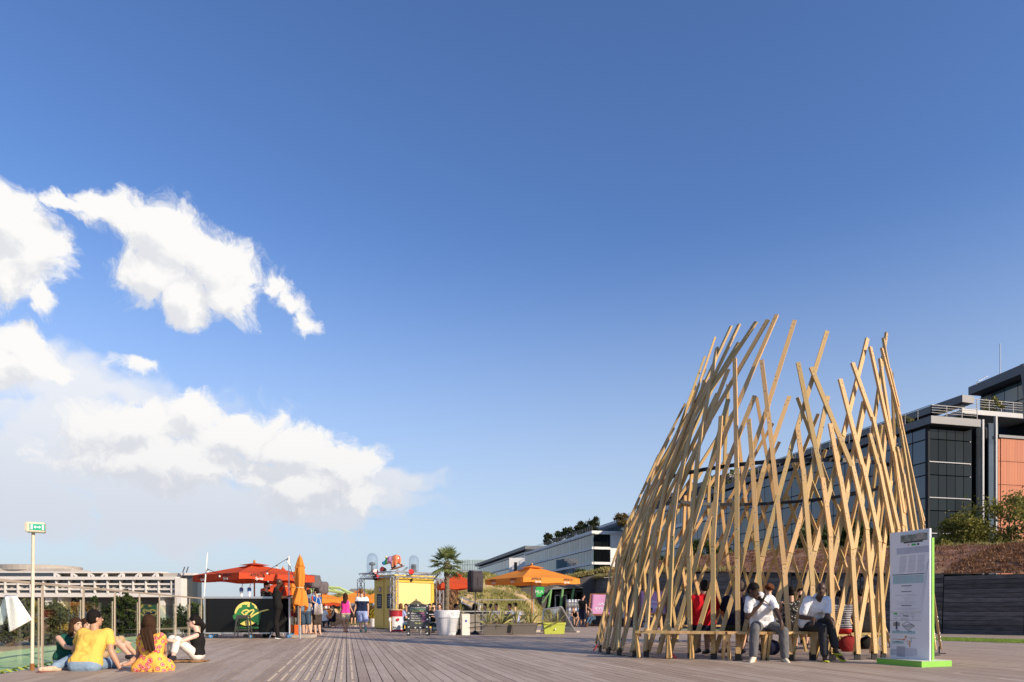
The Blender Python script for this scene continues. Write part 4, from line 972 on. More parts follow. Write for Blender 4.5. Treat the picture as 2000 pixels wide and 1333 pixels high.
u0 = pt(893, 1195, 30.5); umbrella('red umbrella behind the palm and the covered loudspeaker', (u0.x, 30.5, 0), pt(893, 1122, 30).z, pt(893, 1142, 30).z, .82, R(12), REDF, logo=False)
for (px, ya, yb, Y, hw, rt, lab, fb) in ((634, 1160, 1171, 37, .85, 30, 'small orange umbrella above the orange deck chairs', ORF), (702, 1155, 1171, 38, 1.2, 8, 'orange umbrella beyond the walking couple', ORF), (735, 1158, 1168, 42, .8, 20, 'orange umbrella behind the lighting truss leg', ORF), (640, 1172, 1178, 44, .8, 10, 'low red umbrella beyond the orange deck chairs', REDF), (556, 1135, 1150, 26, .8, 25, 'red umbrella behind the bartender', REDF)):
    u0 = pt(px, 1195, Y); umbrella(lab, (u0.x, Y, 0), pt(px, ya, Y).z, pt(px, yb, Y).z, hw, R(rt), fb, logo=False)
# closed orange umbrella in a concrete foot
def closed(label, px, Y, ytop, ybot, fab, rad=.20):
    b0 = pt(px, 1195, Y); r = empty('folded_parasol', (b0.x, Y, 0), 0, label, 'umbrella'); z1 = pt(px, ytop, Y).z; z0 = pt(px, ybot, Y).z
    MB().tube([(0, 0, .35), (0, 0, z1)], .024, 10).build('pole', ORW, r); MB().tube([(0, 0, .0), (0, 0, .42)], .03, 10).build('sleeve', ALU, r)
    b = MB(); H = z1 - z0
    prf = [(0, .25), (.06, .36), (.13, .5), (.30, .62), (.48, .62), (.58, .50), (.60, .40), (.63, .55), (.78, .9), (.92, 1.05), (1.0, 1.0)]
    def fn(u, v):
        k = v * (len(prf) - 1); i = min(int(k), len(prf) - 2); f = k - i; t = prf[i][0] + (prf[i + 1][0] - prf[i][0]) * f; q = prf[i][1] + (prf[i + 1][1] - prf[i][1]) * f
        a = u * 2 * math.pi; fold = 1 + .28 * math.sin(a * 4 + t * 3) * min(1, t * 3) + .12 * math.sin(a * 7 + t * 9); rr = rad * q * fold
        return Vector((rr * math.cos(a), rr * math.sin(a), z1 - t * H - (.10 * math.sin(a * 2 + 1) + .06 * math.sin(a * 4)) * max(0, t - .8) * 5))
    b.grid(fn, 48, 40); b.build('canvas', fab, r, smooth=True)
    c = MB(); c.grid(lambda u, v: Vector(((.05 + .085 * v) * (1 + .15 * math.sin(u * 25)) * math.cos(u * 6.2832), (.05 + .085 * v) * (1 + .15 * math.sin(u * 25)) * math.sin(u * 6.2832), z1 + .02 - v * H * (.20 + .03 * math.sin(u * 12.6)))), 32, 6); c.build('vent_cap', fab, r, smooth=True)
    MB().ell((0, 0, z1 + .05), (.035, .035, .05), 10, 6).build('finial', ORW, r)
    MB().lathe([(.62 * rad, -.02), (.62 * rad, .02)], (0, 0, z1 - H * .6), 20).build('tie_cord', LTW, r); return r
closed('tall folded orange umbrella standing in a concrete foot at the bar', 586, 20.9, 1090, 1187, ORF)
p = gp(586, 1246); o = empty('umbrella_foot', (p.x + .05, p.y, 0), 0, 'low concrete slab foot under the folded umbrella', 'foot'); bb = MB(); bb.box((0, .3, .045), (.62, .62, .09)); q = bb.build('slab', CONC, o); MB().box((-.18, .05, .24), (.12, .02, .34)).build('marker_plate', mat('orange_red', (.70, .13, .02), .5), o)
closed('folded red orange umbrella standing behind the bartender', 553, 24, 1112, 1168, REDF, .24); closed('folded orange umbrella behind the bar pole', 571, 25, 1142, 1180, ORF, .18)

# ================================================================ bar counter
bl = pt(400, 1195, YB).x; br = pt(566, 1195, YB).x; zt_b = pt(0, 1167, YB).z; zb_b = pt(0, 1237, YB).z
GLB = mat('black_gloss', (.008, .008, .009), .10, spec=.25)
bar_ = empty('bar_counter', ((bl + br) / 2, YB, 0), 0, 'black wheeled bar counter with a green and yellow round emblem', 'bar')
MB().box(((bl + br) / 2, YB + .02, (zt_b + zb_b) / 2), (br - bl - .06, .03, zt_b - zb_b - .04)).build('front_panel', GLB, bar_, True)
MB().box((br - .02, YB + .46, (zt_b + zb_b) / 2), (.02, .84, zt_b - zb_b - .04)).build('side_panel', glassmat('bar_side', (.25, .2, .18), .1), bar_, True)
MB().box((bl + .02, YB + .46, (zt_b + zb_b) / 2), (.02, .84, zt_b - zb_b - .04)).build('side_panel', GLB, bar_, True)
MB().box(((bl + br) / 2, YB + .46, zt_b + .012), (br - bl + .04, .96, .024)).build('counter_top', ALU, bar_, True)
for (a, b) in (((bl, zb_b), (br, zb_b)), ((bl, zt_b - .02), (br, zt_b - .02))): MB().bar((a[0], YB - .005, a[1]), (b[0], YB - .005, b[1]), .04, .04).build('frame_rail', ALU, bar_, True)
for x in (bl, br): MB().bar((x, YB - .008, zb_b), (x, YB - .008, zt_b), .042, .042).build('frame_post', ALU, bar_, True); MB().bar((x, YB + .9, zb_b), (x, YB + .9, zt_b), .042, .042).build('frame_post', ALU, bar_, True)
MB().box(((bl + br) / 2, YB + .46, zb_b + .01), (br - bl - .1, .8, .03)).build('floor_plate', BLK, bar_, True)
BLU = mat('blue_tyre', (.03, .22, .48), .5)
for px, dy in ((410, 0), (487, 0), (560, 0), (420, .75), (566, .35), (572, .7)):
    c = pt(px, 1243, YB + .05 + dy); cs = MB(); cs.box((c.x, c.y, zb_b - .02), (.05, .06, .05)); h_ = cs.build('caster_fork', ALU, bar_, True)
    w_ = MB(); w_.lathe([(.030, -.02), (.062, -.02), (.068, 0), (.062, .02), (.030, .02)], (0, 0, 0), 20); w_ = w_.build('caster_wheel', BLU, bar_); w_.matrix_parent_inverse = wmat(bar_).inverted(); w_.location = (c.x + .03, c.y, .07); w_.rotation_euler = (R(90), 0, R(12))
    k_ = MB().lathe([(.0, -.024), (.030, -.024), (.030, .024), (.0, .024)], (0, 0, 0), 14).build('hub', ALU, w_)
def z7(x, y): return 440 + x / 12.5, 1170 + y / 12.5
YEL = mat('emblem_yellow', (.80, .66, .17), .5); EGR = mat('emblem_green', (.035, .20, .055), .5); EGD = mat('emblem_dark_green', (.015, .12, .04), .5)
def flat(name, pts, layer, m, par, Y=YB, f=z7):
    b = MB(); pp = [pt(*f(*q), Y - .004 - layer * .004) for q in pts]; b.prism(pp, (0, .003, 0)); o = b.build(name, m, par, True); o.data = fixn(o.data); return o
flat('emblem_disc', [(530 + 300 * math.cos(a), 365 + 292 * math.sin(a)) for a in [i * math.pi / 24 for i in range(48)]], 1, YEL, bar_)
flat('emblem_map', [(185, 420), (225, 370), (270, 350), (300, 280), (350, 215), (400, 210), (415, 150), (470, 140), (520, 150), (552, 125), (530, 190), (600, 205), (610, 90), (640, 95), (660, 140), (700, 160), (720, 220), (790, 270), (830, 310), (870, 360), (870, 420), (850, 500), (820, 570), (700, 580), (640, 530), (600, 560), (550, 500), (470, 540), (400, 590), (330, 620), (300, 560), (230, 530), (200, 480)], 2, EGR, bar_)
flat('emblem_map_shade', [(555, 205), (600, 205), (610, 90), (640, 95), (660, 140), (700, 160), (720, 220), (790, 270), (830, 310), (870, 360), (870, 420), (850, 500), (820, 570), (700, 580), (640, 530), (600, 500), (560, 380)], 3, EGD, bar_)
flat('emblem_island', [(760, 590), (830, 580), (815, 630), (790, 645)], 3, EGD, bar_)
def ribbon(pts, wd, layer, m, par, name):
    L = []; Rr = []
    for i, p in enumerate(pts):
        a = pts[max(i - 1, 0)]; c = pts[min(i + 1, len(pts) - 1)]; d = Vector((c[0] - a[0], c[1] - a[1])).normalized(); w_ = wd * (1 if 0 < i < len(pts) - 1 else .55)
        L.append((p[0] - d.y * w_, p[1] + d.x * w_)); Rr.append((p[0] + d.y * w_, p[1] - d.x * w_))
    return flat(name, L + Rr[::-1], layer, m, par)
ribbon([(330, 470), (430, 440), (470, 400), (400, 330), (450, 290), (520, 268), (575, 285), (560, 325), (480, 355)], 17, 4, YEL, bar_, 'emblem_script')
ribbon([(455, 455), (490, 400), (560, 320), (620, 285), (690, 265), (705, 290), (640, 380), (570, 455)], 17, 5, YEL, bar_, 'emblem_script')
ribbon([(560, 465), (640, 440), (740, 370), (870, 310), (1000, 275), (1070, 263)], 18, 6, YEL, bar_, 'emblem_swoosh')
Mf = Matrix(((1, 0, 0), (0, 0, -1), (0, 1, 0)))
text('AUSTRALIAN BAR', .083, 'lettering', mat('letter_green', (.05, .28, .09), .6), bar_, pt(482.5, 1226.5, YB - .012), Mf, xs=1.12)
# poles of the bar and the string of lamps
lp0 = pt(398.5, 1166, YB); lp1 = pt(405, 1080, YB); MB().tube([lp0, lp1], .020, 8).build('pole', mat('white_pole', (.74, .72, .68), .4), bar_, True)
rp0 = pt(565, 1240, YB - .03); rp1 = pt(564, 1087, YB - .03); MB().tube([rp0, rp1], .020, 8).build('pole', MATS['white_pole'], bar_, True)
sl_ = empty('string_lights', lp1, 0, 'black cable of unlit festoon bulbs strung above the bar', 'string lights')
cpts = [(404, 1111), (425, 1120), (453, 1124), (477, 1123), (500, 1122), (521, 1116), (541, 1104), (564, 1090)]
cab = MB(); cab.tube([pt(x, y, YB - .06) for x, y in cpts], .009, 5); cab.build('cable', BLK, sl_, True)
for x, y in [(406, 1112), (429, 1121), (453, 1124.5), (476, 1123), (500, 1122), (522, 1115.5), (541, 1104), (561, 1092)]:
    c = pt(x, y + .5, YB - .06); k_ = MB(); k_.tube([c, c - Vector((0, 0, .045))], .018, 7); s2 = k_.build('lamp_socket', BLK, sl_, True); MB().ell(c - Vector((0, 0, .075)), .032, 10, 7).build('bulb', mat('bulb_glass', (.75, .73, .68), .15), s2, True)
cab = MB(); cab.tube([pt(564, 1098, YB), pt(570, 1118, YB), pt(576, 1132, YB + .1), pt(580, 1130, YB + .2)], .009, 5); cab.build('cable', BLK, sl_, True)
for x, y in ((566, 1101), (570, 1113), (574, 1125), (579, 1129)):
    c = pt(x, y, YB); MB().ell(c - Vector((0, 0, .05)), .032, 8, 6).build('bulb', MATS['bulb_glass'], sl_, True)
# two beer taps on the counter
for i, px in enumerate((471.5, 487)):
    p = pt(px, 1166, YB + .4); t_ = empty('beer_tap', (p.x, p.y, zt_b + .02), 0, ('white and blue beer tap nearer the balustrade end of the counter', 'white and blue beer tap nearer the bartender')[i], 'beer tap', 'beer taps on the counter')
    MB().lathe([(.035, 0), (.04, .05), (.032, .10), (.052, .16), (.058, .24), (.05, .29), (.02, .31)], (0, 0, 0), 14).build('body', mat('tap_white', (.68, .72, .78), .25), t_); MB().lathe([(.0565, .17), (.061, .24), (.053, .285)], (0, 0, 0), 14, caps=False).build('badge', mat('tap_blue', (.05, .13, .38), .3), t_); MB().tube([(.02, 0, .3), (.035, 0, .42)], [.010, .014], 8).build('handle', ALU, t_)
# steel stool in front
p = gp(472.5, 1248); sto = empty('bar_stool', (p.x, p.y + .12, 0), R(8), 'gunmetal backless stool in front of the bar emblem', 'stool')
GM = mat('gunmetal', (.11, .10, .095), .35, metal=.7, var=.2, vscale=5); hs = .72
bb = MB(); bb.box((0, 0, hs - .015), (.33, .33, .03)); q = bb.build('seat', GM, sto); bb = MB(); bb.box((0, -.16, hs - .06), (.32, .012, .08)); bb.build('apron', GM, sto)
for sx in (-1, 1):
    for sy in (-1, 1): MB().tube([(sx * .15, sy * .15, hs - .03), (sx * .225, sy * .20, 0)], [.03, .018], 6).build('leg', GM, sto)
for sy in (-1, 1): MB().bar((-.19, sy * .178, .27), (.19, sy * .178, .27), .012, .03).build('footrest', GM, sto)
for sx in (-1, 1): MB().bar((sx * .19, -.178, .27), (sx * .19, .178, .27), .012, .03).build('footrest', GM, sto)
# ================================================================ covered loudspeakers on stands
SPK = mat('speaker_cover', (.115, .095, .10), .8, var=.35, vscale=5, bump=.5, bscale=14); SPD = mat('speaker_cover_dark', (.035, .028, .035), .8, var=.4, vscale=5, bump=.5, bscale=14)
def speaker(px, yt, yb, wpx, Y, rz, m, label, foot=True, pole_px=None):
    b = pt(pole_px or px, 1195, Y); r = empty('covered_speaker', (b.x, Y, 0), 0, label, 'speaker'); z1 = pt(px, yt, Y).z; z0 = pt(px, yb, Y).z; w_ = wpx * Y / F * .78; dx = pt(px, 0, Y).x - b.x
    bb = MB(); bb.box((0, 0, 0), (w_, w_ * .9, z1 - z0)); me = bb.mesh('cabinet', m); bm = bmesh.new(); bm.from_mesh(me)
    bmesh.ops.subdivide_edges(bm, edges=bm.edges[:], cuts=3, use_grid_fill=True)
    for v in bm.verts:
        t_ = (v.co.z / (z1 - z0)); v.co.x *= 1 - .05 * t_; v.co.y *= 1 - .12 * abs(t_); v.co += noise.noise_vector(v.co * 7) * .018
    bmesh.ops.bevel(bm, geom=[e for e in bm.edges if e.calc_face_angle(0) > .9], offset=.03, segments=3, affect='EDGES'); bm.to_mesh(me); bm.free()
    me.polygons.foreach_set('use_smooth', [True] * len(me.polygons))
    c = obj('cover', me, r); c.location = (dx, 0, (z0 + z1) / 2); c.rotation_euler = (0, 0, R(rz))
    fl_ = MB(); fl_.box((w_ * .1, -w_ * .46, -.02), (w_ * .16, .02, (z1 - z0) * .45)); fl_.build('cover_flap', m, c)
    MB().tube([(0, 0, .02), (0, 0, z0 + .05)], .018, 8).build('stand_pole', BLK, r)
    if foot:
        bb = MB(); bb.add([(-.2, -.2, 0), (.2, -.2, 0), (.2, .2, 0), (-.2, .2, 0), (-.03, -.03, .14), (.03, -.03, .14), (.03, .03, .14), (-.03, .03, .14)], [(0, 1, 5, 4), (1, 2, 6, 5), (2, 3, 7, 6), (3, 0, 4, 7), (4, 5, 6, 7)]); bb.build('stand_foot', BLK, r)
    return r
speaker(928, 1116, 1157, 32, 24.8, 28, SPD, 'black covered loudspeaker on a stand beside the palm pot')
speaker(611, 1124, 1149, 31, 26, -30, SPK, 'grey brown covered loudspeaker facing the folded umbrella')
speaker(628, 1137, 1159, 27, 27.5, 40, SPK, 'smaller pale grey covered loudspeaker beside the brown one')
p = gp(897, 1240); o = empty('black_stand', p, 0, 'bare black pole stand with a pyramid foot beside the white pot', 'stand'); MB().tube([(0, 0, .05), (0, 0, .93)], .022, 8).build('pole', BLK, o)
bb = MB(); bb.add([(-.2, -.18, 0), (.2, -.18, 0), (.2, .18, 0), (-.2, .18, 0), (-.03, -.03, .2), (.03, -.03, .2), (.03, .03, .2), (-.03, .03, .2)], [(0, 1, 5, 4), (1, 2, 6, 5), (2, 3, 7, 6), (3, 0, 4, 7), (4, 5, 6, 7)]); bb.build('foot', BLK, o)
# ================================================================ palm in a white pot
PY = 24.2; p = pt(873, 1195, PY)
pot = empty('white_plant_pot', (p.x, PY, 0), 0, 'big white tapered plant pot holding the palm', 'pot'); WPL = mat('white_plastic', (.70, .71, .72), .35, var=.1, vscale=3)
MB().lathe([(.30, 0), (.31, .02), (.415, .60), (.445, .62), (.455, .86), (.44, .875), (.41, .86), (.40, .70), (.0, .70)], (0, 0, 0), 40).build('shell', WPL, pot, smooth=False)
MB().lathe([(.0, .71), (.40, .71)], (0, 0, 0), 24, caps=False).build('soil', mat('soil', (.06, .04, .025), .95), pot)
wrp = MB(); wrp.grid(lambda u, v: Vector(((.36 + .10 * v + .02 * math.sin(u * 21 + v * 9)) * math.cos(R(-75 + 80 * u)), (.36 + .10 * v + .02 * math.sin(u * 17 + v * 5)) * math.sin(R(-75 + 80 * u)), .10 + .72 * v)), 14, 10)
wrp.build('plastic_wrap', glassmat('plastic_film', (.92, .93, .94), .18, .12, (.8, .8, .8), .15), pot, smooth=True)
palm = empty('fan_palm', (p.x, PY, .70), 0, 'fan palm with a shaggy trunk growing from the white pot', 'palm'); zc_ = pt(0, 1098, PY).z - .70
tk = MB(); pg = random.Random(6); tpts = [(pg.gauss(0, .008), pg.gauss(0, .008), z_ / 24 * zc_) for z_ in range(25)]
tk.tube(tpts, [.080 + .010 * (i % 2) + (.022 if i > 17 else 0) for i in range(25)], 14); tk.build('trunk', mat('palm_fibre', (.19, .145, .095), .95, var=.7, vscale=10, stretch=(1, 1, 4), bump=.8, bscale=30), palm)
PLM = leafmat('palm_leaf', (.05, .085, .03), (.26, .30, .10), .25)
for i in range(26):
    a = i * 2.399 + pg.uniform(-.2, .2); e_ = R(78 - 122 * (i / 25) + pg.uniform(-8, 8)); d = Vector((math.cos(a) * math.cos(e_), math.sin(a) * math.cos(e_), math.sin(e_)))
    L0 = pg.uniform(.28, .40); tip = Vector((0, 0, zc_ - .04)) + d * L0 + Vector((0, 0, -.05 * (1 - d.z)))
    fd = MB(); tn = []; fd.tube([(0, 0, zc_ - .06), tip * .5 + Vector((0, 0, zc_ * .5)), tip], [.014, .010, .007], 4); tn += [.5] * len(fd.f)
    side = d.cross(Vector((0, 0, 1))).normalized(); up = side.cross(d).normalized(); nl = 21
    for k in range(nl):
        f = (k / (nl - 1) - .5) * R(215); dr = (d * math.cos(f) + side * math.sin(f)); L = .42 * (1 - .28 * abs(f) / 1.9) * pg.uniform(.85, 1.1); w_ = .016
        wv = (up.cross(dr)).normalized() * w_; drp = Vector((0, 0, -1)) * L * pg.uniform(.08, .30)
        m1 = tip + dr * L * .55 + drp * .25; ed = tip + dr * L + drp
        fd.add([tip - wv * .3, tip + wv * .3, m1 + wv, ed, m1 - wv], [(0, 1, 2, 3, 4)]); tn.append(min(1, max(0, (.25 if d.z > 0 else .55) + pg.random() * .4)))
    fd.build('frond', PLM, palm, tone=tn)
# ================================================================ planters, bin box, drum, chalk board
def planter(px0, px1, y0, y1, m, label, kind, seed):
    Y = F * CH / (y1 - HY); a = pt(px0, y1, Y); c = pt(px1, y0, Y); W = c.x - a.x; H = c.z; r = empty('trough_planter', ((a.x + c.x) / 2, Y + .22, 0), R(4), label, 'planter')
    w0, w1, d0, d1 = W * .43, W * .48, .17, .21
    sh = MB(); prf = [(w0, d0, 0), (w1 * .97, d1 * .96, H * .80), (w1 * 1.03, d1 * 1.05, H * .82), (w1 * 1.03, d1 * 1.05, H), (w1 * .95, d1 * .93, H), (w1 * .93, d1 * .9, H * .88)]
    vs = []; fs_ = []
    for (x, y, z) in prf: vs += [(-x, -y, z), (x, -y, z), (x, y, z), (-x, y, z)]
    for i in range(len(prf) - 1):
        for k in range(4): fs_.append((i * 4 + k, i * 4 + (k + 1) % 4, (i + 1) * 4 + (k + 1) % 4, (i + 1) * 4 + k))
    fs_.append((20, 21, 22, 23)); sh.add(vs, fs_); sh.build('trough', m, r)
    g = random.Random(seed); cl = [(-.27, 0), (.25, .02)] if kind == 'y' else [(-.12, 0), (.18, .02)]
    for ci, (cx, cy) in enumerate(cl):
        n_ = 22 if kind == 'y' else 9; pl = MB(); tn = []
        for k in range(n_):
            a_ = g.uniform(0, 6.28); el_ = R(g.uniform(35, 85)) if k > 3 else R(g.uniform(5, 30)); L = g.uniform(.60, 1.0) if kind == 'y' else g.uniform(.45, .85); d = Vector((math.cos(a_) * math.cos(el_), math.sin(a_) * math.cos(el_), math.sin(el_)))
            sd = d.cross(Vector((0, 0, 1))).normalized() * g.uniform(.016, .026); o_ = Vector((cx * W / .95, cy, H * .9)); bend = Vector((0, 0, -L * g.uniform(.02, .25)))
            pl.add([o_ - sd * .7, o_ + sd * .7, o_ + d * L * .5 + sd, o_ + d * L + bend, o_ + d * L * .5 - sd], [(0, 1, 2, 3, 4)]); tn.append(g.random())
        pl.build('yucca_clump', leafmat('yucca_leaf', (.12, .16, .05), (.52, .45, .19), .25), r, tone=tn)
    sc_ = MB(); tn = []
    for k in range(160):
        o_ = Vector((g.uniform(-.9, .9) * w1, g.uniform(-.8, .8) * d1, H * .88)); a_ = g.uniform(0, 6.28); d = Vector((math.cos(a_) * .6, math.sin(a_) * .6, 1)).normalized() * g.uniform(.04, .16); sd = d.cross(Vector((0, 1, 0.1))).normalized() * .008
        sc_.add([o_ - sd, o_ + sd, o_ + d], [(0, 1, 2)]); tn.append(g.random())
    q = sc_.build('dry_undergrowth', leafmat('dead_scrub', (.12, .06, .03), (.40, .22, .12), .2), r, tone=tn); tag(q, kind='stuff')
    return r
GPL = mat('grey_planter', (.12, .105, .09), .6, var=.15, vscale=4); LIM = mat('lime_planter', (.44, .50, .07), .5, var=.1, vscale=4)
planter(940, 992, 1219, 1241, GPL, 'grey trough planter of yuccas beside the loudspeaker stand', 'y', 1); planter(997, 1050, 1218, 1240, GPL, 'grey trough planter of yuccas beside the lime green planter', 'y', 2)
pl3 = planter(1060, 1105, 1216.5, 1238.5, LIM, 'lime green trough planter with dry stalks', 'd', 3)
MB().lathe([(0, 0), (.018, .005), (.024, .03), (.0, .075)], (.03, -.225, .14), 10).build('drop_motif', WHT, pl3)
p = gp(908, 1241); o = empty('waste_cabinet', (p.x, p.y + .18, 0), R(14), 'narrow cream cabinet with a small blue sticker beside the pot', 'cabinet'); CRB = mat('cream_cabinet', (.66, .62, .54), .5, var=.15, vscale=3)
MB().box((0, 0, .36), (.27, .32, .72)).build('body', CRB, o); MB().box((0, 0, .735), (.285, .335, .03)).build('lid', CRB, o); MB().box((.0, -.162, .50), (.07, .004, .08)).build('sticker', mat('sticker_blue', (.02, .08, .28), .5), o)
p = gp(770.5, 1234.5); dr = empty('oil_drum', (p.x, p.y + .29, 0), 0, 'red white and yellow painted oil drum used as a bar table', 'drum')
DRM = bpy.data.materials.new('drum_paint'); DRM.use_nodes = True; nt = DRM.node_tree; bs = nt.nodes['Principled BSDF']; bs.inputs['Roughness'].default_value = .35
tcn = nt.nodes.new('ShaderNodeTexCoord'); sp_ = nt.nodes.new('ShaderNodeSeparateXYZ'); nt.links.new(tcn.outputs['Object'], sp_.inputs[0])
def cmpn(op, a, v):
    n = nt.nodes.new('ShaderNodeMath'); n.operation = op; nt.links.new(a, n.inputs[0]); n.inputs[1].default_value = v; return n.outputs[0]
def mixn(f, a, b):
    n = nt.nodes.new('ShaderNodeMix'); n.data_type = 'RGBA'; nt.links.new(f, n.inputs[0])
    for i, v in ((6, a), (7, b)):
        if isinstance(v, tuple): n.inputs[i].default_value = v
        else: nt.links.new(v, n.inputs[i])
    return n.outputs[2]
c_ = mixn(cmpn('LESS_THAN', sp_.outputs[0], -.10), (.70, .69, .66, 1), (.62, .36, .05, 1)); c_ = mixn(cmpn('GREATER_THAN', sp_.outputs[2], .62), c_, (.34, .015, .025, 1)); c_ = mixn(cmpn('LESS_THAN', sp_.outputs[2], .09), c_, (.34, .015, .025, 1)); nt.links.new(c_, bs.inputs['Base Color'])
MB().lathe([(.28, 0), (.29, .01), (.28, .03), (.28, .28), (.29, .30), (.28, .32), (.28, .57), (.29, .59), (.28, .61), (.28, .85), (.29, .87), (.28, .88)], (0, 0, 0), 40).build('shell', DRM, dr)
MB().lathe([(.31, .885), (.31, .92)], (0, 0, 0), 30).build('wooden_top', LTW, dr)
text('BACARDI', .115, 'lettering', INK, dr, (.20, -.296, .18), Mf, world=False, xs=1.15); MB().lathe([(.0, 0), (.065, 0), (.065, .006), (.0, .006)], (0, 0, 0), 20).build('round_badge', mat('badge_red', (.42, .01, .02), .5), dr).matrix_basis = Matrix.Translation((.14, -.285, .50)) @ Matrix.Rotation(R(90), 4, 'X') @ Matrix.Rotation(R(20), 4, 'Y')
fk = MB(); fk.tube([(-.17, -.245, .02), (-.18, -.24, .25), (-.185, -.235, .42)], .018, 6); fk.ell((-.19, -.235, .50), (.06, .015, .085), 12, 8); fk.build('ladle_motif', WHT, dr)
p0 = gp(795, 1242.5); p1 = gp(837, 1242.5); cbd = empty('chalkboard', ((p0.x + p1.x) / 2, p0.y, 0), R(3), 'black chalkboard easel with handwritten happy hour prices', 'chalkboard'); W = p1.x - p0.x; H = pt(0, 1180, p0.y).z
CHB = mat('blackboard', (.045, .050, .055), .7, var=.3, vscale=6); CHF = mat('board_frame', (.022, .024, .028), .6)
tl = R(-9); Mt = Matrix.Rotation(tl, 3, 'X')
def cb_(name, x, z, sx, sz, m, dy=0.0, th=.02, par=None): return MB().box(Mt @ Vector((x, dy, z)), (sx, th, sz), M=Mt).build(name, m, par or cbd)
cb_('panel', 0, H * .58, W - .10, H * .70, CHB); 
for sx in (-1, 1): cb_('leg', sx * (W / 2 - .045), H * .5, .085, H, CHF, 0, .03); MB().bar((sx * (W / 2 - .04), .17, H * .98), (sx * (W / 2 - .02), .52, 0), .07, .025).build('rear_leg', BLK, cbd)
cb_('top_rail', 0, H - .045, W - .17, .085, CHF, 0, .029); cb_('bottom_rail', 0, H * .25, W - .17, .085, CHF, 0, .029)
CH_W = mat('chalk_white', (.75, .74, .70), .9); CH_G = mat('chalk_green', (.20, .60, .38), .9); CH_P = mat('chalk_pink', (.80, .20, .50), .9); CH_Y = mat('chalk_yellow', (.66, .72, .25), .9)
Mtx = Mt @ Mf
for (tx_, z_, x_, sz, m_) in (('Tous les jours 17-20h', .895, 0, .060, CH_W), ('Happy Hour', .79, 0, .078, CH_Y), ('Rhum :', .71, -.13, .072, CH_W), ('3,50€', .71, .12, .072, CH_P), ("Cuba's punch:", .635, -.08, .062, CH_W), ('6€', .635, .19, .068, CH_P), ('Vega maison:', .56, -.08, .062, CH_W), ('4,50€', .56, .19, .066, CH_P), ('Mojito verde:', .485, -.08, .062, CH_W), ('7,50€', .475, .19, .068, CH_P), ('Mon Bar !', .40, .02, .062, CH_Y)):
    text(tx_, sz, 'chalk_writing', m_, cbd, Mt @ Vector((x_, -.013, z_ * H)), Mtx, shear=.25, world=False)
zg = MB(); zp_ = [(-.26 + i * .04, .845 + (.012 if i % 2 else -.012)) for i in range(14)]
for q0, q1 in zip(zp_, zp_[1:]): zg.bar(Mt @ Vector((q0[0], -.013, q0[1] * H)), Mt @ Vector((q1[0], -.013, q1[1] * H)), .010, .006, (0, -1, 0))
zg.build('chalk_zigzag', CH_G, cbd)
bg_ = random.Random(4)
for (x_, z_) in ((-.44, .95), (.0, .97), (.44, .95), (-.45, .72), (.45, .72), (-.45, .55), (.45, .52), (-.44, .28), (-.12, .26), (.12, .26), (.44, .28), (-.45, .08), (.45, .08)):
    bd = MB(); c = Mt @ Vector((x_ * W * .96, -.018, z_ * H)); s_ = .045 * bg_.choice((-1, 1)); mk = lambda x, z: c + Vector((x * s_ * W, 0, z * .045))
    bd.prism([mk(-1, .3), mk(-.2, .55), mk(.3, .1), mk(1.1, .3), mk(.5, -.25), mk(.7, -.9), mk(.1, -.4), mk(-.5, -.8), mk(-.35, -.1)], (0, .004, 0)); bd.build('stencil_motif', WHT, cbd)
# ================================================================ yellow kiosk inside a lighting truss
KN = Vector((pt(770, 0, 31).x, 31, 0)); ka = R(45); KR = Vector((math.cos(ka), math.sin(ka), 0)); KL = Vector((-math.sin(ka), math.cos(ka), 0)); KW, KD = 2.55, 2.0
KZ = pt(0, 1122, 31).z; KT = pt(0, 1117, 31).z
YLP = mat('yellow_paint', (.72, .50, .11), .5, var=.12, vscale=2); YLB = mat('yellow_cream', (.66, .53, .22), .55, var=.06, vscale=2); GLD = mat('gold_drape', (.66, .44, .05), .4, var=.5, vscale=14, bump=.8, bscale=20)
kio = empty('yellow_kiosk', KN + (KR * KW + KL * KD) / 2, 0, 'small square yellow kiosk with chalk menus beneath the lighting truss', 'kiosk')
def kp(r, l, z, out=0.0): p = KN + KR * r + KL * l; p.z = z; return p
i_ = .16
bb = MB(); bb.prism([kp(i_, i_, .05), kp(KW - i_, i_, .05), kp(KW - i_, KD - i_, .05), kp(i_, KD - i_, .05)], (0, 0, KZ - .12)); q = bb.build('wall', YLP, kio, True); q.data = fixn(q.data)
bb = MB(); bb.prism([kp(.06, .06, KZ - .06), kp(KW, .06, KZ - .06), kp(KW, KD, KZ - .06), kp(.06, KD, KZ - .06)], (0, 0, .06)); q = bb.build('roof', YLP, kio, True); q.data = fixn(q.data)
def kface(name, r0, r1, z0, z1, m, d0=.02, right=True, par=kio):
    b = MB(); o = -KL if right else -KR; base = (lambda t: kp(t, i_, 0)) if right else (lambda t: kp(i_, t, 0))
    a, c = base(r0), base(r1); q = [a + Vector((0, 0, z0)), c + Vector((0, 0, z0)), c + Vector((0, 0, z1)), a + Vector((0, 0, z1))]
    b.prism([x + o * .003 for x in q], o * d0); ob = b.build(name, m, par, True); ob.data = fixn(ob.data); return ob
kface('front_panel', .35, KW - .35, .35, KZ - .36, YLB, .03); 
for (a, b_, c, d) in ((.17, KW - .17, KZ - .34, KZ - .14), (KW - .34, KW - .17, .1, KZ - .36), (.17, .33, .1, KZ - .36)): kface('draped_frame', a, b_, c, d, GLD, .05)
kface('porthole_lamp', .95, 1.08, KZ - .30, KZ - .18, STL, .09)
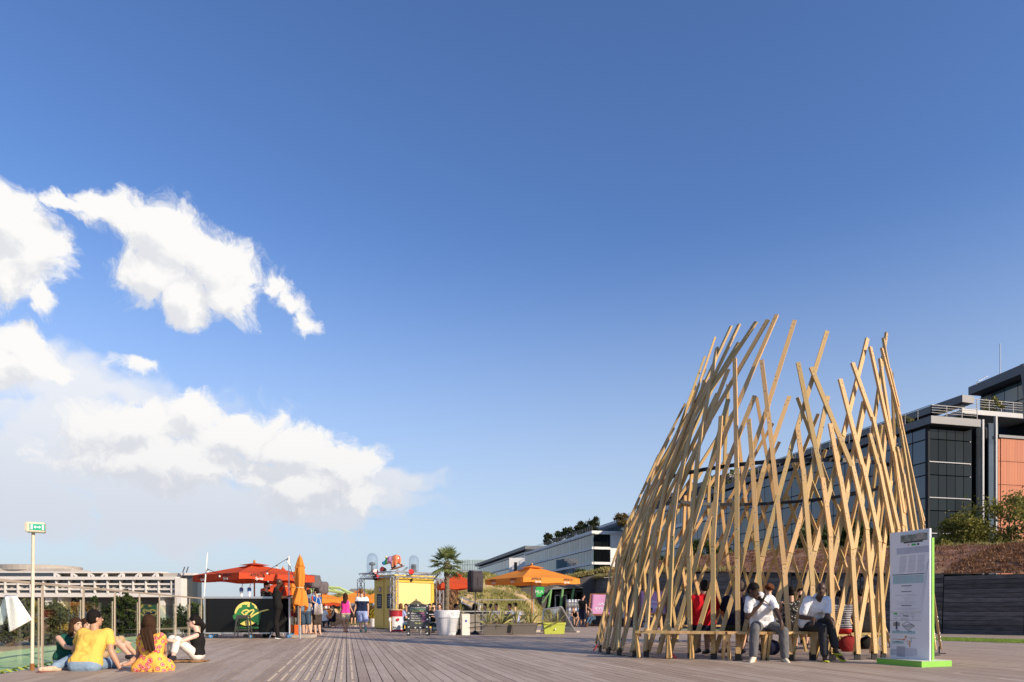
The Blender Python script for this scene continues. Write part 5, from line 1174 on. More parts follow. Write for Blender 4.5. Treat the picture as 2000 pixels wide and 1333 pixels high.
for k in range(2):
    r0 = .22 + k * .82; dr_ = kface('door_leaf', r0, r0 + .70, .12, KZ - .22, YLP, .03, False)
    kface('chalk_menu', r0 + .13, r0 + .52, .98, 1.66, CHB, .045, False, dr_); kface('notice', r0 + .10, r0 + .55, 1.70, 2.02, mat('ochre_sign', (.60, .38, .08), .6), .04, False, dr_)
    c = kp(i_, r0 + .26, 1.86) - KR * .052; b = MB(); ring = [c + KL * .075 * math.cos(t * .5236) + Vector((0, 0, .11 * math.sin(t * .5236))) for t in range(12)]; b.prism(ring, -KR * .006); b.build('round_badge', mat('badge_purple', (.16, .05, .20), .5), dr_, True)
    b = MB(); ring = [c - KR * .007 + KL * .035 * math.cos(t * .5236) + Vector((0, 0, .06 * math.sin(t * .5236))) for t in range(12)]; b.prism(ring, -KR * .004); b.build('badge_centre', WHT, dr_, True)
    for j in range(5): kface('chalk_line', r0 + .18, r0 + .46 - .05 * (j % 2), 1.12 + j * .10, 1.135 + j * .10, CH_W, .050, False, dr_)
# aluminium box truss: three legs and top beams
tru = empty('lighting_truss', KN, 0, 'silver box truss frame carrying stage lights round the kiosk', 'truss'); TS = .24
def truss(a, b, name, seg):
    t = (b - a).normalized(); u = t.orthogonal().normalized() if abs(t.z) > .9 else Vector((0, 0, 1)); u = (u - t * u.dot(t)).normalized()
    if abs(t.z) > .9: u = (KR - t * KR.dot(t)).normalized()
    v = t.cross(u); tb = MB(); off = [(u * i + v * j) * TS / 2 for i, j in ((-1, -1), (1, -1), (1, 1), (-1, 1))]
    for o in off: tb.tube([a + o, b + o], .022, 6)
    n = max(2, int((b - a).length / seg))
    for k in range(n):
        p0, p1 = a.lerp(b, k / n), a.lerp(b, (k + 1) / n)
        for m_ in range(4):
            o0, o1 = off[m_], off[(m_ + 1) % 4]
            if k % 2: o0, o1 = o1, o0
            tb.tube([p0 + o0, p1 + o1], .011, 4)
    return tb.build(name, ALU, tru, True)
cor = [kp(0, 0, 0), kp(KW + .1, 0, 0), kp(0, KD + .75, 0)]; hz_ = KT - .08
for c in cor: truss(c, c + Vector((0, 0, KT - .24)), 'truss_leg', .26)
for a, b in ((cor[0], cor[1]), (cor[0], cor[2]), (cor[2], kp(KW, KD + .75, 0)), (cor[1], kp(KW, KD + .75, 0))): truss(a + Vector((0, 0, hz_ - .03)), b + Vector((0, 0, hz_ - .03)), 'truss_beam', .24)
# domed lamps
CLR = glassmat('clear_dome', (.86, .90, .94), .10, .06, (.75, .82, .88))
def dome(p, h, r_, label, tall):
    o = empty('domed_stage_light', p, 0, label, 'stage light'); MB().lathe([(r_, 0), (r_, h - r_), (r_ * .92, h - r_ * .55), (r_ * .70, h - r_ * .25), (r_ * .38, h - .06 * r_), (.02, h)], (0, 0, 0), 28, caps=False).build('clear_dome', CLR, o, smooth=True)
    MB().lathe([(r_ * .6, 0), (r_ * .6, .08), (r_ * .45, .10)], (0, 0, 0), 16).build('base', STL, o); GRL = mat('lamp_grey', (.10, .10, .10), .5)
    if tall: MB().tube([(0, 0, .1), (0, 0, .42)], [.07, .045], 10).build('yoke', GRL, o); q = MB(); q.ell((.0, 0, .47), (.16, .12, .09), 14, 8); q.build('lamp_head', GRL, o)
    else: MB().tube([(0, 0, .08), (0, 0, .16)], .13, 12).build('yoke', GRL, o); q = MB(); q.box((0, 0, .28), (.22, .18, .24)); q = q.build('lamp_head', GRL, o); w_ = MB(); w_.lathe([(0, 0), (.07, 0), (.06, .02)], (0, 0, 0), 14); w_ = w_.build('lens', BLK, o); w_.location = (0, -.11, .28); w_.rotation_euler = (R(90), 0, 0)
p = kp(0, KD + .4, KT + .02); Y_ = p.y; dome(Vector((pt(727, 0, Y_).x, Y_, KT + .0)), (1117 - 1077) / F * Y_, 10.5 * Y_ / F, 'tall clear domed stage light at the corner of the truss beside the red spotlights', True)
p = kp(KW * .62, .2, KT); dome(Vector((pt(808, 0, p.y).x, p.y, KT + .02)), (1116 - 1082) / F * p.y, 9.5 * p.y / F, 'shorter clear domed stage light above the cream kiosk panel', False)
# small stage lamps clipped to the truss
for (px, py, Y, a, lab) in ((732, 1119, 32.2, 30, 'small black and red spotlight under the tall dome'), (750, 1114, 32, -40, 'round black spotlight beside the animal sculpture'), (733, 1129, 32, 70, 'red spotlight hanging below the truss corner'), (803, 1119, 31.6, 10, 'small red spotlight under the shorter dome')):
    p = pt(px, py, Y); o = empty('spotlight', p, R(a), lab, 'spotlight'); b = MB(); b.lathe([(.05, -.12), (.11, -.06), (.13, .10), (.13, .14)], (0, 0, 0), 14); b = b.build('housing', STL, o); b.rotation_euler = (R(75), 0, 0); q = MB(); q.lathe([(.0, .145), (.125, .145), (.125, .155), (.0, .155)], (0, 0, 0), 14); q.build('red_lens', mat('red_lens', (.60, .03, .02), .3), b); MB().bar((-.14, 0, -.02), (.14, 0, -.02), .02, .03).build('clamp', ALU, o)
# painted animal sculpture on its board
ap = pt(778, 1112, 32.2); an = empty('animal_sculpture', ap, 0, 'glossy patchwork painted animal sculpture riding a board on the kiosk roof', 'sculpture')
def apx(px, py, dy=0.0): v = pt(px, py, 32.2 + dy); return v
SG = 32.2 / F
def remesh(bld, name, m, parent, vox=.03, smooth_it=4, world=True):
    o = bld.build(name, m, parent, world); md = o.modifiers.new('r', 'REMESH'); md.mode = 'VOXEL'; md.voxel_size = vox; md.use_smooth_shade = True
    sm_ = o.modifiers.new('s', 'SMOOTH'); sm_.factor = .5; sm_.iterations = smooth_it; APPLY.append(o); return o
APPLY = []
BOD = bpy.data.materials.new('patchwork_gloss'); BOD.use_nodes = True; nt = BOD.node_tree; bs = nt.nodes['Principled BSDF']; bs.inputs['Roughness'].default_value = .2
g = nt.nodes.new('ShaderNodeNewGeometry'); sp_ = nt.nodes.new('ShaderNodeSeparateXYZ'); nt.links.new(g.outputs['Position'], sp_.inputs[0])
mr = nt.nodes.new('ShaderNodeMapRange'); nt.links.new(sp_.outputs[0], mr.inputs[0]); mr.inputs[1].default_value = apx(745, 0).x; mr.inputs[2].default_value = apx(785, 0).x
rp = nt.nodes.new('ShaderNodeValToRGB'); rp.color_ramp.interpolation = 'CONSTANT'; el_ = rp.color_ramp.elements; el_[0].color = (.03, .26, .50, 1); el_[1].position = .18; el_[1].color = (.03, .22, .06, 1)
for pos, cc in ((.30, (.34, .16, .28, 1)), (.40, (.50, .24, .36, 1)), (.48, (.30, .16, .30, 1)), (.55, (.52, .20, .08, 1)), (.66, (.58, .14, .07, 1)), (.74, (.62, .26, .12, 1)), (.84, (.56, .12, .07, 1)), (.93, (.62, .30, .16, 1))):
    e = el_.new(pos); e.color = cc
nt.links.new(mr.outputs[0], rp.inputs[0]); nt.links.new(rp.outputs[0], bs.inputs['Base Color'])
a_ = MB(); a_.ell(apx(774, 1093), (10 * SG, 8.5 * SG, 9.5 * SG), 16, 10); a_.ell(apx(763, 1094), (8 * SG, 6.5 * SG, 7.5 * SG), 14, 8); a_.cone(apx(757, 1097), apx(750, 1101), 5.5 * SG, 3.6 * SG); a_.ell(apx(749, 1100), (3.6 * SG, 3 * SG, 3.4 * SG))
for (x0, y0, x1, y1, dy) in ((765, 1098, 766, 1107, -.1), (772, 1098, 772, 1104, -.12), (779, 1097, 783, 1103, -.02), (767, 1098, 769, 1106, .15)): a_.cone(apx(x0, y0, dy), apx(x1, y1, dy), 3.6 * SG, 2.4 * SG)
a_.ell(apx(754, 1091), (1.8 * SG, 1.2 * SG, 2.2 * SG)); remesh(a_, 'body', BOD, an, .035, 3)
for (x, y, dy) in ((766, 1109, -.1), (772, 1106.5, -.12), (784, 1104, -.02), (769, 1108, .15)): b = MB(); b.ell(apx(x, y, dy), (2.3 * SG, 2.6 * SG, 2.2 * SG)); b.build('boot', BLK, an, True, smooth=True)
b = MB(); b.ell(apx(754, 1088.5), (2 * SG, 2 * SG, 1.5 * SG)); b.build('yellow_crest', YEL, an, True, smooth=True)
b = MB(); Mb = Matrix.Rotation(R(-17), 3, 'Y'); b.ell(apx(776, 1109.5), (16 * SG, 5 * SG, 1.6 * SG), 20, 8, M=Mb); b.build('board', mat('board_rust', (.30, .10, .06), .5, var=.5, vscale=6), an, True, smooth=True)
b = MB(); b.bar(apx(787, 1116), apx(796, 1108), .5, .04); b.build('clear_wedge', CLR, an, True); b = MB(); b.bar(apx(776, 1111), apx(776, 1121), .10, .10); b.build('support', ALU, an, True)
# ================================================================ railings, tables, cart wares behind the drum
GST = mat('grey_steel', (.34, .33, .32), .45, metal=.4)
def fence(name, pts, h, label, mids=(.5,), step=1.4, m=GST, pr_=.02):
    r = empty(name, pts[0], 0, label, 'railing')
    for a, b in zip(pts, pts[1:]):
        a, b = Vector(a), Vector(b); L = (b - a).length; n = max(1, int(L / step))
        for k in range(n + 1): q = a.lerp(b, k / n); MB().bar(q, q + Vector((0, 0, h)), .04, .04).build('post', m, r, True)
        MB().bar(a + Vector((0, 0, h)), b + Vector((0, 0, h)), .05, .045).build('top_rail', m, r, True)
        for f in mids: MB().bar(a + Vector((0, 0, h * f)), b + Vector((0, 0, h * f)), .022, .022).build('mid_rail', m, r, True)
    return r
fence('terrace_railing', [gp(862, 1237.5), gp(1022, 1236.5)], .84, 'low grey steel terrace railing behind the planters', (.12, .34, .56), 1.55)
fence('terrace_railing', [gp(748, 1229), gp(796, 1230)], .84, 'short grey steel railing behind the painted drum', (.5,), 1.0)
fence('upper_railing', [pt(935, 1217, 34).xyz, pt(1042, 1217, 34).xyz], 1.15, 'twin bar railing at the foot of the grass mound', (.40,), 1.9, mat('pale_rail', (.45, .42, .38), .4, metal=.4))
WOB = mat('grey_wood', (.30, .26, .21), .8, var=.4, vscale=5, stretch=(1, 1, 6))
sc_ = empty('slatted_screen', pt(950, 1235, 26.2), 0, 'grey timber slatted screen behind the terrace railing', 'screen')
for i in range(6): a = pt(866, 1195, 26.4); b = pt(1010, 1195, 26.4); MB().bar((a.x, 26.4, .10 + i * .115), (b.x, 26.4, .10 + i * .115), .02, .105).build('slat', WOB, sc_, True)
MB().box((pt(987, 0, 26.2).x, 26.2, .37), (.45, .06, .72)).build('dark_panel', BLK, sc_, True)
def table(px, Y, label, w_=1.2, h=.72):
    p = pt(px, 1195, Y); r = empty('cafe_table', (p.x, Y, 0), R(10), label, 'table'); MB().box((0, 0, h), (w_, .7, .03)).build('tabletop', mat('table_grey', (.50, .50, .50), .4), r)
    for sx in (-1, 1):
        for sy in (-1, 1): MB().bar((sx * w_ * .42, sy * .28, 0), (sx * w_ * .42, sy * .28, h - .015), .035, .035).build('leg', GST, r)
    MB().box((0, -.62, .42), (w_, .26, .03)).build('bench_seat', WOB, r)
    for sx in (-1, 1): MB().bar((sx * w_ * .42, -.62, 0), (sx * w_ * .42, -.62, .41), .035, .035).build('bench_leg', GST, r)
table(846, 27.0, 'grey cafe table beside the chalkboard'); table(940, 28.2, 'cafe table with bench behind the terrace railing', 1.4); table(1000, 28.8, 'cafe table behind the yucca planters', 1.2); table(795, 29.5, 'cafe table behind the painted drum', 1.0)
p = gp(741, 1229); o = empty('litter_bin', (p.x, p.y + .2, 0), 0, 'black bagged litter bin on a frame at the kiosk corner', 'bin'); MB().lathe([(.20, .02), (.22, .3), (.20, .75), (.235, .80), (.235, .92), (.20, .93)], (0, 0, 0), 18).build('bag', mat('bin_bag', (.012, .012, .016), .35, bump=.8, bscale=14), o); MB().lathe([(.245, .86), (.245, .90)], (0, 0, 0), 18, caps=False).build('hoop', BLK, o)
p = gp(731, 1224); o = empty('flower_pot', (p.x, p.y, 0), 0, 'white pot of yellow and green plants behind the truss leg', 'pot plant'); MB().lathe([(.22, 0), (.26, .45), (.24, .45), (.23, .40), (0, .40)], (0, 0, 0), 20).build('pot', WPL, o)
b = MB(); tn = []; g_ = random.Random(9)
for k in range(500): q = Vector((g_.gauss(0, .13), g_.gauss(0, .13), .45 + abs(g_.gauss(0, .35)))); d = Vector((g_.gauss(0, 1), g_.gauss(0, 1), g_.gauss(0, 1))).normalized() * .06; e2 = d.orthogonal().normalized() * .02; b.add([q - d, q + e2, q + d, q - e2], [(0, 1, 2, 3)]); tn.append(g_.random())
b.build('foliage', leafmat('flower_leaf', (.04, .09, .02), (.55, .42, .03)), o, tone=tn)
# ================================================================ sunken skylight, wall entrance and its sign
SKG = glassmat('skylight_glass', (.70, .80, .82), .12, .10, (.30, .38, .38))
sk = empty('glass_skylight', gp(1090, 1236), 0, 'tilted glass skylight in a steel frame beside the lime planter', 'skylight')
A_, B_, C_, D_ = pt(1097, 1186, 27.2), gp(1123, 1233.5), gp(1058, 1234), pt(1062, 1191, 31); E_ = pt(1112, 1222, 33)
for tri, nm in (((A_, C_, B_), 'glass_pane'), ((A_, D_, C_), 'glass_pane'), ((A_, B_, E_), 'glass_pane')):
    b = MB(); n_ = (tri[1] - tri[0]).cross(tri[2] - tri[0]).normalized() * .008; b.prism(list(tri), n_); b.build(nm, SKG, sk, True)
for a, b_ in ((A_, B_), (A_, C_), (A_, D_), (C_, D_), (B_, C_)): q = MB(); q.tube([a, b_], .035, 8); q.build('frame_tube', ALU, sk, True)
q = MB(); q.bar(C_ + Vector((-.1, 0, .03)), gp(1129, 1235.5) + Vector((0, 0, .03)), .25, .06); q.build('kerb', CONC, sk, True)
EY = 45.5; GPL2 = mat('green_column', (.16, .34, .13), .5); ZN2 = mat('grey_soffit', (.20, .20, .19), .7)
en = empty('terrace_entrance', pt(1105, 1219, EY), 0, 'folded grey canopy on leaning green columns over a dark doorway', 'entrance')
def epoly(name, pts, Y, m, th=.1):
    b = MB(); b.prism([pt(x, y, Y) for x, y in pts], (0, th, 0)); o = b.build(name, m, en, True); o.data = fixn(o.data); return o
epoly('back_wall', [(1060, 1219), (1143, 1219), (1143, 1149), (1068, 1149)], EY + 2.5, MUL, .2); epoly('inner_wall', [(1083, 1219), (1083, 1156), (1140, 1152), (1140, 1219)], EY + 2.2, ZN2)
epoly('door_opening', [(1084, 1219), (1084, 1162), (1106, 1160), (1106, 1219)], EY + 2.0, GE, .1)
for x in (1084.5, 1095, 1106): b = MB(); b.bar(pt(x, 1219, EY + 1.9), pt(x, 1163, EY + 1.9), .08, .08); b.build('door_frame', ALU, en, True)
b = MB(); b.bar(pt(1084, 1163, EY + 1.9), pt(1106.5, 1163, EY + 1.9), .08, .08); b.build('door_frame', ALU, en, True)
epoly('window', [(1109, 1195), (1109, 1160), (1137, 1157), (1137, 1195)], EY + 2.0, GE, .1)
b = MB(); q0, q1, q2, q3 = pt(1071, 1152, EY), pt(1099, 1140.5, EY), pt(1140, 1149.5, EY), pt(1108, 1149, EY + 2.6); b.add([q0, q1, q2, q3, pt(1100, 1150.5, EY)], [(0, 1, 3), (1, 2, 3), (0, 4, 1), (4, 2, 1)]); b.build('folded_roof', ZN2, en, True)
for (x0, y0, x1, y1) in ((1076, 1152, 1067, 1219), (1099, 1151, 1091, 1219), (1121, 1150, 1114, 1190)): b = MB(); b.tube([pt(x0, y0, EY + .1), pt(x1, y1, EY + .1)], .085, 10); b.build('column', GPL2, en, True)
b = MB(); b.tube([pt(1059, 1178, EY), pt(1075, 1155, EY)], .05, 8); b.build('brace', GPL2, en, True)
b = MB(); b.prism([pt(1000, 1219, EY + .6), pt(1060, 1219, EY + .6), pt(1072, 1151, EY + .6), pt(1100, 1139, EY + .6), pt(1172, 1122, EY + .6), pt(1172, 1119, EY + .6), pt(1000, 1146, EY + .6)], (0, .2, 0)); q = b.build('fascia_board', TB, en, True); q.data = fixn(q.data)
b = MB(); b.prism([pt(1141, 1219, EY - .3), pt(1174, 1221, EY - .3), pt(1174, 1120, EY - .3), pt(1101, 1138, EY - .3), pt(1139, 1148, EY - .3)], (0, .2, 0)); q = b.build('fascia_board', TB, en, True); q.data = fixn(q.data)
b = MB(); fl0 = [pt(x, y, EY + .5) for x, y in ((985, 1149), (1000, 1146), (1060, 1137), (1100, 1133), (1172, 1119), (1185, 1117))]
for q0, q1 in zip(fl0, fl0[1:]): b.add([q0, q1, q1 + Vector((1.5, 5, .35)), q0 + Vector((1.5, 5, .35))], [(0, 1, 2, 3)])
tag(b.build('planted_roof', MND), kind='structure')
def lip(g):
    k = g.random() * (len(fl0) - 1); i = int(k); q = fl0[i].lerp(fl0[i + 1], k - i); v = g.random() ** 2; return q + Vector((1.5, 5, .35)) * v + Vector((0, -.15, 0)), g.uniform(.7, 1.5)
tufts('roof_lip_grass', lip, 2600, .10, .30, GRS, 'dry grass fringe above the folded entrance canopy', 36, .03, 5, .7)
sn_ = empty('green_wall_sign', pt(1054, 1157, EY - .4), 0, 'bright green angular sign with white letters on the dark wall', 'sign'); SGR = mat('sign_bright_green', (.02, .42, .07), .5)
b = MB(); b.prism([pt(1047, 1147, EY - .4), pt(1063, 1147, EY - .4), pt(1062, 1161.5, EY - .4), pt(1058, 1161.5, EY - .4), pt(1057, 1166, EY - .4), pt(1047, 1166, EY - .4)], (0, .12, 0)); q = b.build('panel', SGR, sn_, True); q.data = fixn(q.data)
text('HLA', .28, 'lettering', WHT, sn_, pt(1053, 1156, EY - .41), Mf); text('terrasse', .09, 'lettering', WHT, sn_, pt(1053, 1160.5, EY - .41), Mf)
b = MB(); b.bar(pt(1063.5, 1154, EY - .35), pt(1068, 1160, EY + .4), .03, .03); b.build('bracket', ALU, sn_, True)
# stairs up the mound with pale handrails
stt = empty('timber_stairs', pt(905, 1212, 36), 0, 'weathered timber stairs climbing the mound beside the palm', 'stairs')
for i in range(11):
    f = i / 10; a = pt(888 - 34 * f, 1210 - 46 * f, 36 + 5 * f); MB().bar(a, a + Vector((1.7, .35, 0)), .34, .12).build('step', WOB, stt, True)
b = MB(); b.bar(pt(938, 1209, 35.9), pt(878, 1160, 40.9), .06, .30); b.build('stringer', mat('dark_stringer', (.05, .035, .025), .8), stt, True)
for (x0, y0, x1, y1) in ((944, 1183, 899, 1167), (944, 1196, 901, 1177)): b = MB(); b.tube([pt(x0, y0, 35.6), pt(x1, y1, 38)], .035, 6); b.build('handrail', mat('white_rail', (.65, .62, .58), .4), stt, True)
for x, y0, y1 in ((903, 1168, 1176), (938, 1181, 1200)): b = MB(); b.tube([pt(x, y0, 36), pt(x - 2, y1, 36)], .03, 6); b.build('rail_post', MATS['white_rail'], stt, True)
# lime steel canopy frame over the far terrace
lf = empty('lime_steel_frame', pt(660, 1195, 44), 0, 'lime green lattice steel arm spanning the far terrace', 'steel frame'); LMS = mat('lime_steel', (.40, .50, .20), .5)
pts_ = [(600, 1150, 1157), (640, 1147, 1154), (664, 1149, 1157), (680, 1157, 1161), (692, 1161, 1163)]
for (xa, ya, yb), (xb, yc, yd) in zip(pts_, pts_[1:]):
    for (y0, y1) in ((ya, yc), (yb, yd)): b = MB(); b.tube([pt(xa, y0, 44), pt(xb, y1, 44)], .09, 6); b.build('chord', LMS, lf, True)
    b = MB(); b.tube([pt(xa, ya, 44), pt(xb, yd, 44)], .06, 5); b.build('diagonal', LMS, lf, True)
b = MB(); b.tube([pt(692, 1161, 44), pt(693, 1215, 44)], .11, 6); b.build('column', LMS, lf, True); b = MB(); b.tube([pt(600, 1150, 44), pt(599, 1215, 44)], .11, 6); b.build('column', LMS, lf, True)
b = MB(); b.prism([pt(574, 1163, 44), pt(574, 1150, 44), pt(582, 1143, 44), pt(606, 1146, 44), pt(606, 1163, 44)], (0, .15, 0)); q = b.build('panel', mat('pale_green_panel', (.42, .52, .36), .6), lf, True); q.data = fixn(q.data)
b = MB(); b.prism([pt(676, 1158, 46), pt(686, 1150, 46), pt(705, 1151, 46), pt(712, 1162, 46)], (0, 1, 0)); q = b.build('grey_canopy', ZN2, lf, True); q.data = fixn(q.data)
# ================================================================ deck chairs
def deckchair(p, rz, scale, fab, wood, label, group=None, lean=38, prints=False, width=.58, sag=.10):
    r = empty('deck_chair', p, rz, label, 'deck chair', group); W = width * scale; S = scale       # faces local -y
    def bar_(n_, a, b, t=.035): return MB().bar(Vector(a) * S, Vector(b) * S, t * S, t * 1.3 * S).build(n_, wood, r)
    w2 = width / 2
    for sx in (-1, 1):
        bar_('long_rail', (sx * w2, -.42, .0), (sx * w2, .40, .98)); bar_('cross_rail', (sx * (w2 - .04), .48, .0), (sx * (w2 - .04), -.45, .36)); bar_('prop', (sx * (w2 + .03), .42, .02), (sx * (w2 + .03), .22, .72), .028)
    bar_('top_bar', (-w2, .40, .98), (w2, .40, .98)); bar_('front_bar', (-w2, -.45, .36), (w2, -.45, .36)); bar_('rear_bar', (-w2, .46, .03), (w2, .46, .03))
    f = MB()
    def fn(u, v):
        P = [Vector((0, .40, 1.0)), Vector((0, .16, .52)), Vector((0, -.05, .22)), Vector((0, -.46, .38))]; t = v
        q = P[0] * (1 - t) ** 3 + P[1] * 3 * t * (1 - t) ** 2 + P[2] * 3 * t * t * (1 - t) + P[3] * t ** 3; q.x = (u - .5) * (width - .06); q.z -= .015 * math.sin(u * 3.14); return q * S
    f.grid(fn, 8, 20); sl2 = f.build('canvas_sling', fab, r, smooth=True); md = sl2.modifiers.new('t', 'SOLIDIFY'); md.thickness = .006 * S; APPLY.append(sl2)
    if prints:
        for body, sz, v, dz in (('evian', .20, .36, 0), ('Live young', .07, .47, 0)):
            c = fn(.5, v); c2 = fn(.5, v - .08); up = (c2 - c).normalized(); nx = Vector((1, 0, 0)); nn = nx.cross(up); text(body, sz * S, 'print', WHT, sl2, c + nn * .012 * S * 1.4, Matrix((nx, up, nn)).transposed(), world=False)
        c = fn(.5, .25); up = (fn(.5, .2) - fn(.5, .3)).normalized(); nx = Vector((1, 0, 0)); nn = nx.cross(up); b = MB()
        pk = [(-.14, -.04), (-.07, .03), (-.04, .0), (0, .06), (.05, 0), (.08, .025), (.14, -.04), (.08, -.005), (.05, -.03), (0, .025), (-.04, -.03), (-.07, .0)]
        b.prism([c + (nx * x + up * y) * S + nn * .016 * S for x, y in pk], nn * .003); b.build('mountain_print', WHT, sl2)
    return r
p = pt(1174, 0, 37.9); deckchair((p.x, 37.9, 0), R(-14), 1.85, PNK, BRW, 'giant pink deck chair with white lettering near the standing man in black', prints=True, width=.72)
p = pt(1276, 0, 36.6); deckchair((p.x, 36.6, 0), R(-10), 2.0, PNK, BRW, 'giant pink deck chair beside the white screen panel', prints=True, width=.72)
p = gp(1215, 1224); deckchair((p.x, p.y + 1.6, 0), R(-5), 1.3, fabmat('white_canvas', (.75, .74, .72)), BRW, 'white deck chair between the two giant pink ones')
p = gp(637, 1226); deckchair((p.x, p.y + .3, 0), R(176), 1.0, ORF, LTW, 'orange deck chair seen from behind beyond the tote bag'); p = gp(660, 1223); deckchair((p.x, p.y + .4, 0), R(72), 1.0, fabmat('cream_canvas', (.70, .52, .32)), LTW, 'pale wooden deck chair holding the woman in black beyond the bar'); p = gp(607, 1224); deckchair((p.x, p.y + 1.6, 0), R(120), 1.0, ORF, LTW, 'orange deck chair half hidden behind the man in denim shorts')
# white screen with sprayed figures
wsY = 40.5; ws = empty('white_screen_panel', gp(1310, 1222), 0, 'white framed screen panel with a dark figure leaning on the timber wall', 'screen'); b = MB(); a = pt(1288, 1222, wsY); c = pt(1324, 1150, wsY)
MB().box(((a.x + c.x) / 2, wsY, (a.z + c.z) / 2), (c.x - a.x - .06, .04, c.z - .12)).build('panel', mat('screen_white', (.62, .66, .72), .6), ws, True)
for q0, q1 in (((1288, 1222), (1288, 1150)), ((1324, 1222), (1324, 1150)), ((1287, 1150), (1325, 1150)), ((1287, 1220), (1325, 1220))): b = MB(); b.bar(pt(*q0, wsY - .03), pt(*q1, wsY - .03), .07, .07); b.build('frame_bar', WH, ws, True)
b = MB(); b.prism([pt(x, y, wsY - .03) for x, y in ((1311, 1186), (1313, 1188), (1318, 1196), (1316, 1198), (1313, 1194), (1314, 1214), (1311, 1216), (1309, 1198), (1307, 1200), (1309, 1190))], (0, .008, 0)); b.build('figure_motif', INK, ws, True)
# stacked steel kegs
KEG = mat('keg_steel', (.45, .45, .46), .3, metal=.7); kg = random.Random(3)
for i in range(5):
    for k in range(3):
        if i == 4 and k == 2: continue
        p = pt(1111 + i * 5.8, 1195, 41.5); o = empty('beer_keg', (p.x + kg.gauss(0, .01), 41.5, k * .52 + .02), 0, 'dented steel beer keg in the stack by the entrance', 'keg', 'kegs stacked by the entrance'); MB().lathe([(.17, 0), (.18, .03), (.16, .05), (.18, .14), (.175, .25), (.18, .36), (.16, .44), (.18, .46), (.17, .50)], (0, 0, 0), 16).build('barrel', KEG, o)
# ================================================================ information board
IA = gp(1712, 1296.5); IB = gp(1800, 1304); d_ = (IB - IA).normalized(); nn_ = Vector((-d_.y, d_.x, 0)); nn_ = nn_ if nn_.x > 0 else -nn_     # nn_ points back from the face
IW = (IB - IA).length; ib = empty('information_board', (IA + IB) / 2, 0, 'tall white information board with printed texts on a lime green plinth', 'information board')
LMG = mat('lime_green', (.22, .52, .06), .5, var=.2, vscale=5); BWH = mat('board_white', (.74, .74, .76), .45)
b = MB(); PD = .62; b.prism([IA, IB, IB + nn_ * PD, IA + nn_ * PD], (0, 0, .085)); q = b.build('plinth', LMG, ib, True); q.data = fixn(q.data)
b = MB(); b.prism([v + Vector((0, 0, .087)) for v in (IA + (nn_ + d_) * .005, IB + (nn_ - d_) * .005, IB + nn_ * (PD - .005) - d_ * .005, IA + nn_ * (PD - .005) + d_ * .005)], (0, 0, .004)); q = b.build('plinth_top', mat('plinth_top', (.62, .64, .56), .6), ib, True); q.data = fixn(q.data)
F0 = IA + nn_ * PD * .42 + d_ * .02; BWD = IW - .10; BH = 2.04
ztp = pt(1770, 1042, F0.y).z; BH = ztp - .09
b = MB(); b.prism([F0 + Vector((0, 0, .09)), F0 + d_ * BWD + Vector((0, 0, .09)), F0 + d_ * BWD + Vector((0, 0, ztp)), F0 + Vector((0, 0, ztp))], nn_ * .035); q = b.build('panel', BWH, ib, True); q.data = fixn(q.data)
b = MB(); b.prism([F0 + nn_ * .037 + d_ * .02 + Vector((0, 0, .09)), F0 + nn_ * .037 + d_ * (BWD + .012) + Vector((0, 0, .09)), F0 + nn_ * .037 + d_ * (BWD + .012) + Vector((0, 0, ztp - .14)), F0 + nn_ * .037 + d_ * .02 + Vector((0, 0, ztp - .14))], nn_ * .045); q = b.build('green_core', LMG, ib, True); q.data = fixn(q.data)
def ir(name, u0, u1, v0, v1, m, lay=1):
    b = MB(); o = F0 - nn_ * (.0015 * lay); z = lambda v: .09 + BH * (1 - v); b.prism([o + d_ * BWD * u0 + Vector((0, 0, z(v1))), o + d_ * BWD * u1 + Vector((0, 0, z(v1))), o + d_ * BWD * u1 + Vector((0, 0, z(v0))), o + d_ * BWD * u0 + Vector((0, 0, z(v0)))], -nn_ * .0012); q = b.build(name, m, ib, True); q.data = fixn(q.data); return q
PH = mat('print_photo', (.30, .32, .28), .6, var=1.0, vscale=14, col2=(.04, .05, .03)); LAV = mat('print_lavender', (.46, .47, .55), .6); TEA = mat('print_teal', (.33, .50, .52), .6); GRYT = mat('print_grey', (.42, .42, .46), .6); DKT = mat('print_dark', (.05, .055, .05), .6); LGR = mat('print_light', (.55, .55, .60), .6)
ir('photo_print', .28, .95, .012, .085, PH); ir('photo_sky', .28, .95, .012, .030, mat('print_sky', (.55, .62, .68), .6), 2); ir('photo_tower', .70, .88, .026, .075, mat('print_tan', (.38, .34, .28), .6, var=.5, vscale=30), 3); ir('caption_bar', .36, .84, .083, .095, DKT, 2)
ir('green_logo', .56, .67, .103, .118, SGR); ir('small_logo', .47, .50, .106, .115, mat('logo_red', (.5, .05, .08), .6)); ir('small_logo', .70, .75, .103, .118, DKT)
ir('lavender_band', .18, .98, .128, .178, LAV)
for k in range(3): ir('text_line', .42, .58 - .03 * k, .140 + k * .011, .144 + k * .011, GRYT, 2); ir('text_line', .63, .85 - .04 * k, .136 + k * .011, .140 + k * .011, GRYT, 2)
for u in (.27, .50, .72):
    for k in range(22): ir('text_line', u - .0015 * k, u + .17 - .0015 * k - (.04 if k in (9, 21) else 0), .196 + k * .0058, .1985 + k * .0058, LGR if k % 7 else GRYT)
ir('rule', .07, .88, .335, .341, DKT); ir('teal_band', .08, .86, .345, .41, TEA)
for k in range(6):
    for u, w_ in ((.20, .12), (.36, .09), (.52, .08), (.65, .12)): ir('text_line', u, u + w_ - .01 * (k % 3), .352 + k * .009, .355 + k * .009, GRYT, 2)
for v, w_ in ((.425, .26), (.47, .26), (.58, .26)): ir('heading_bar', .30, .30 + w_, v, v + .006, DKT)
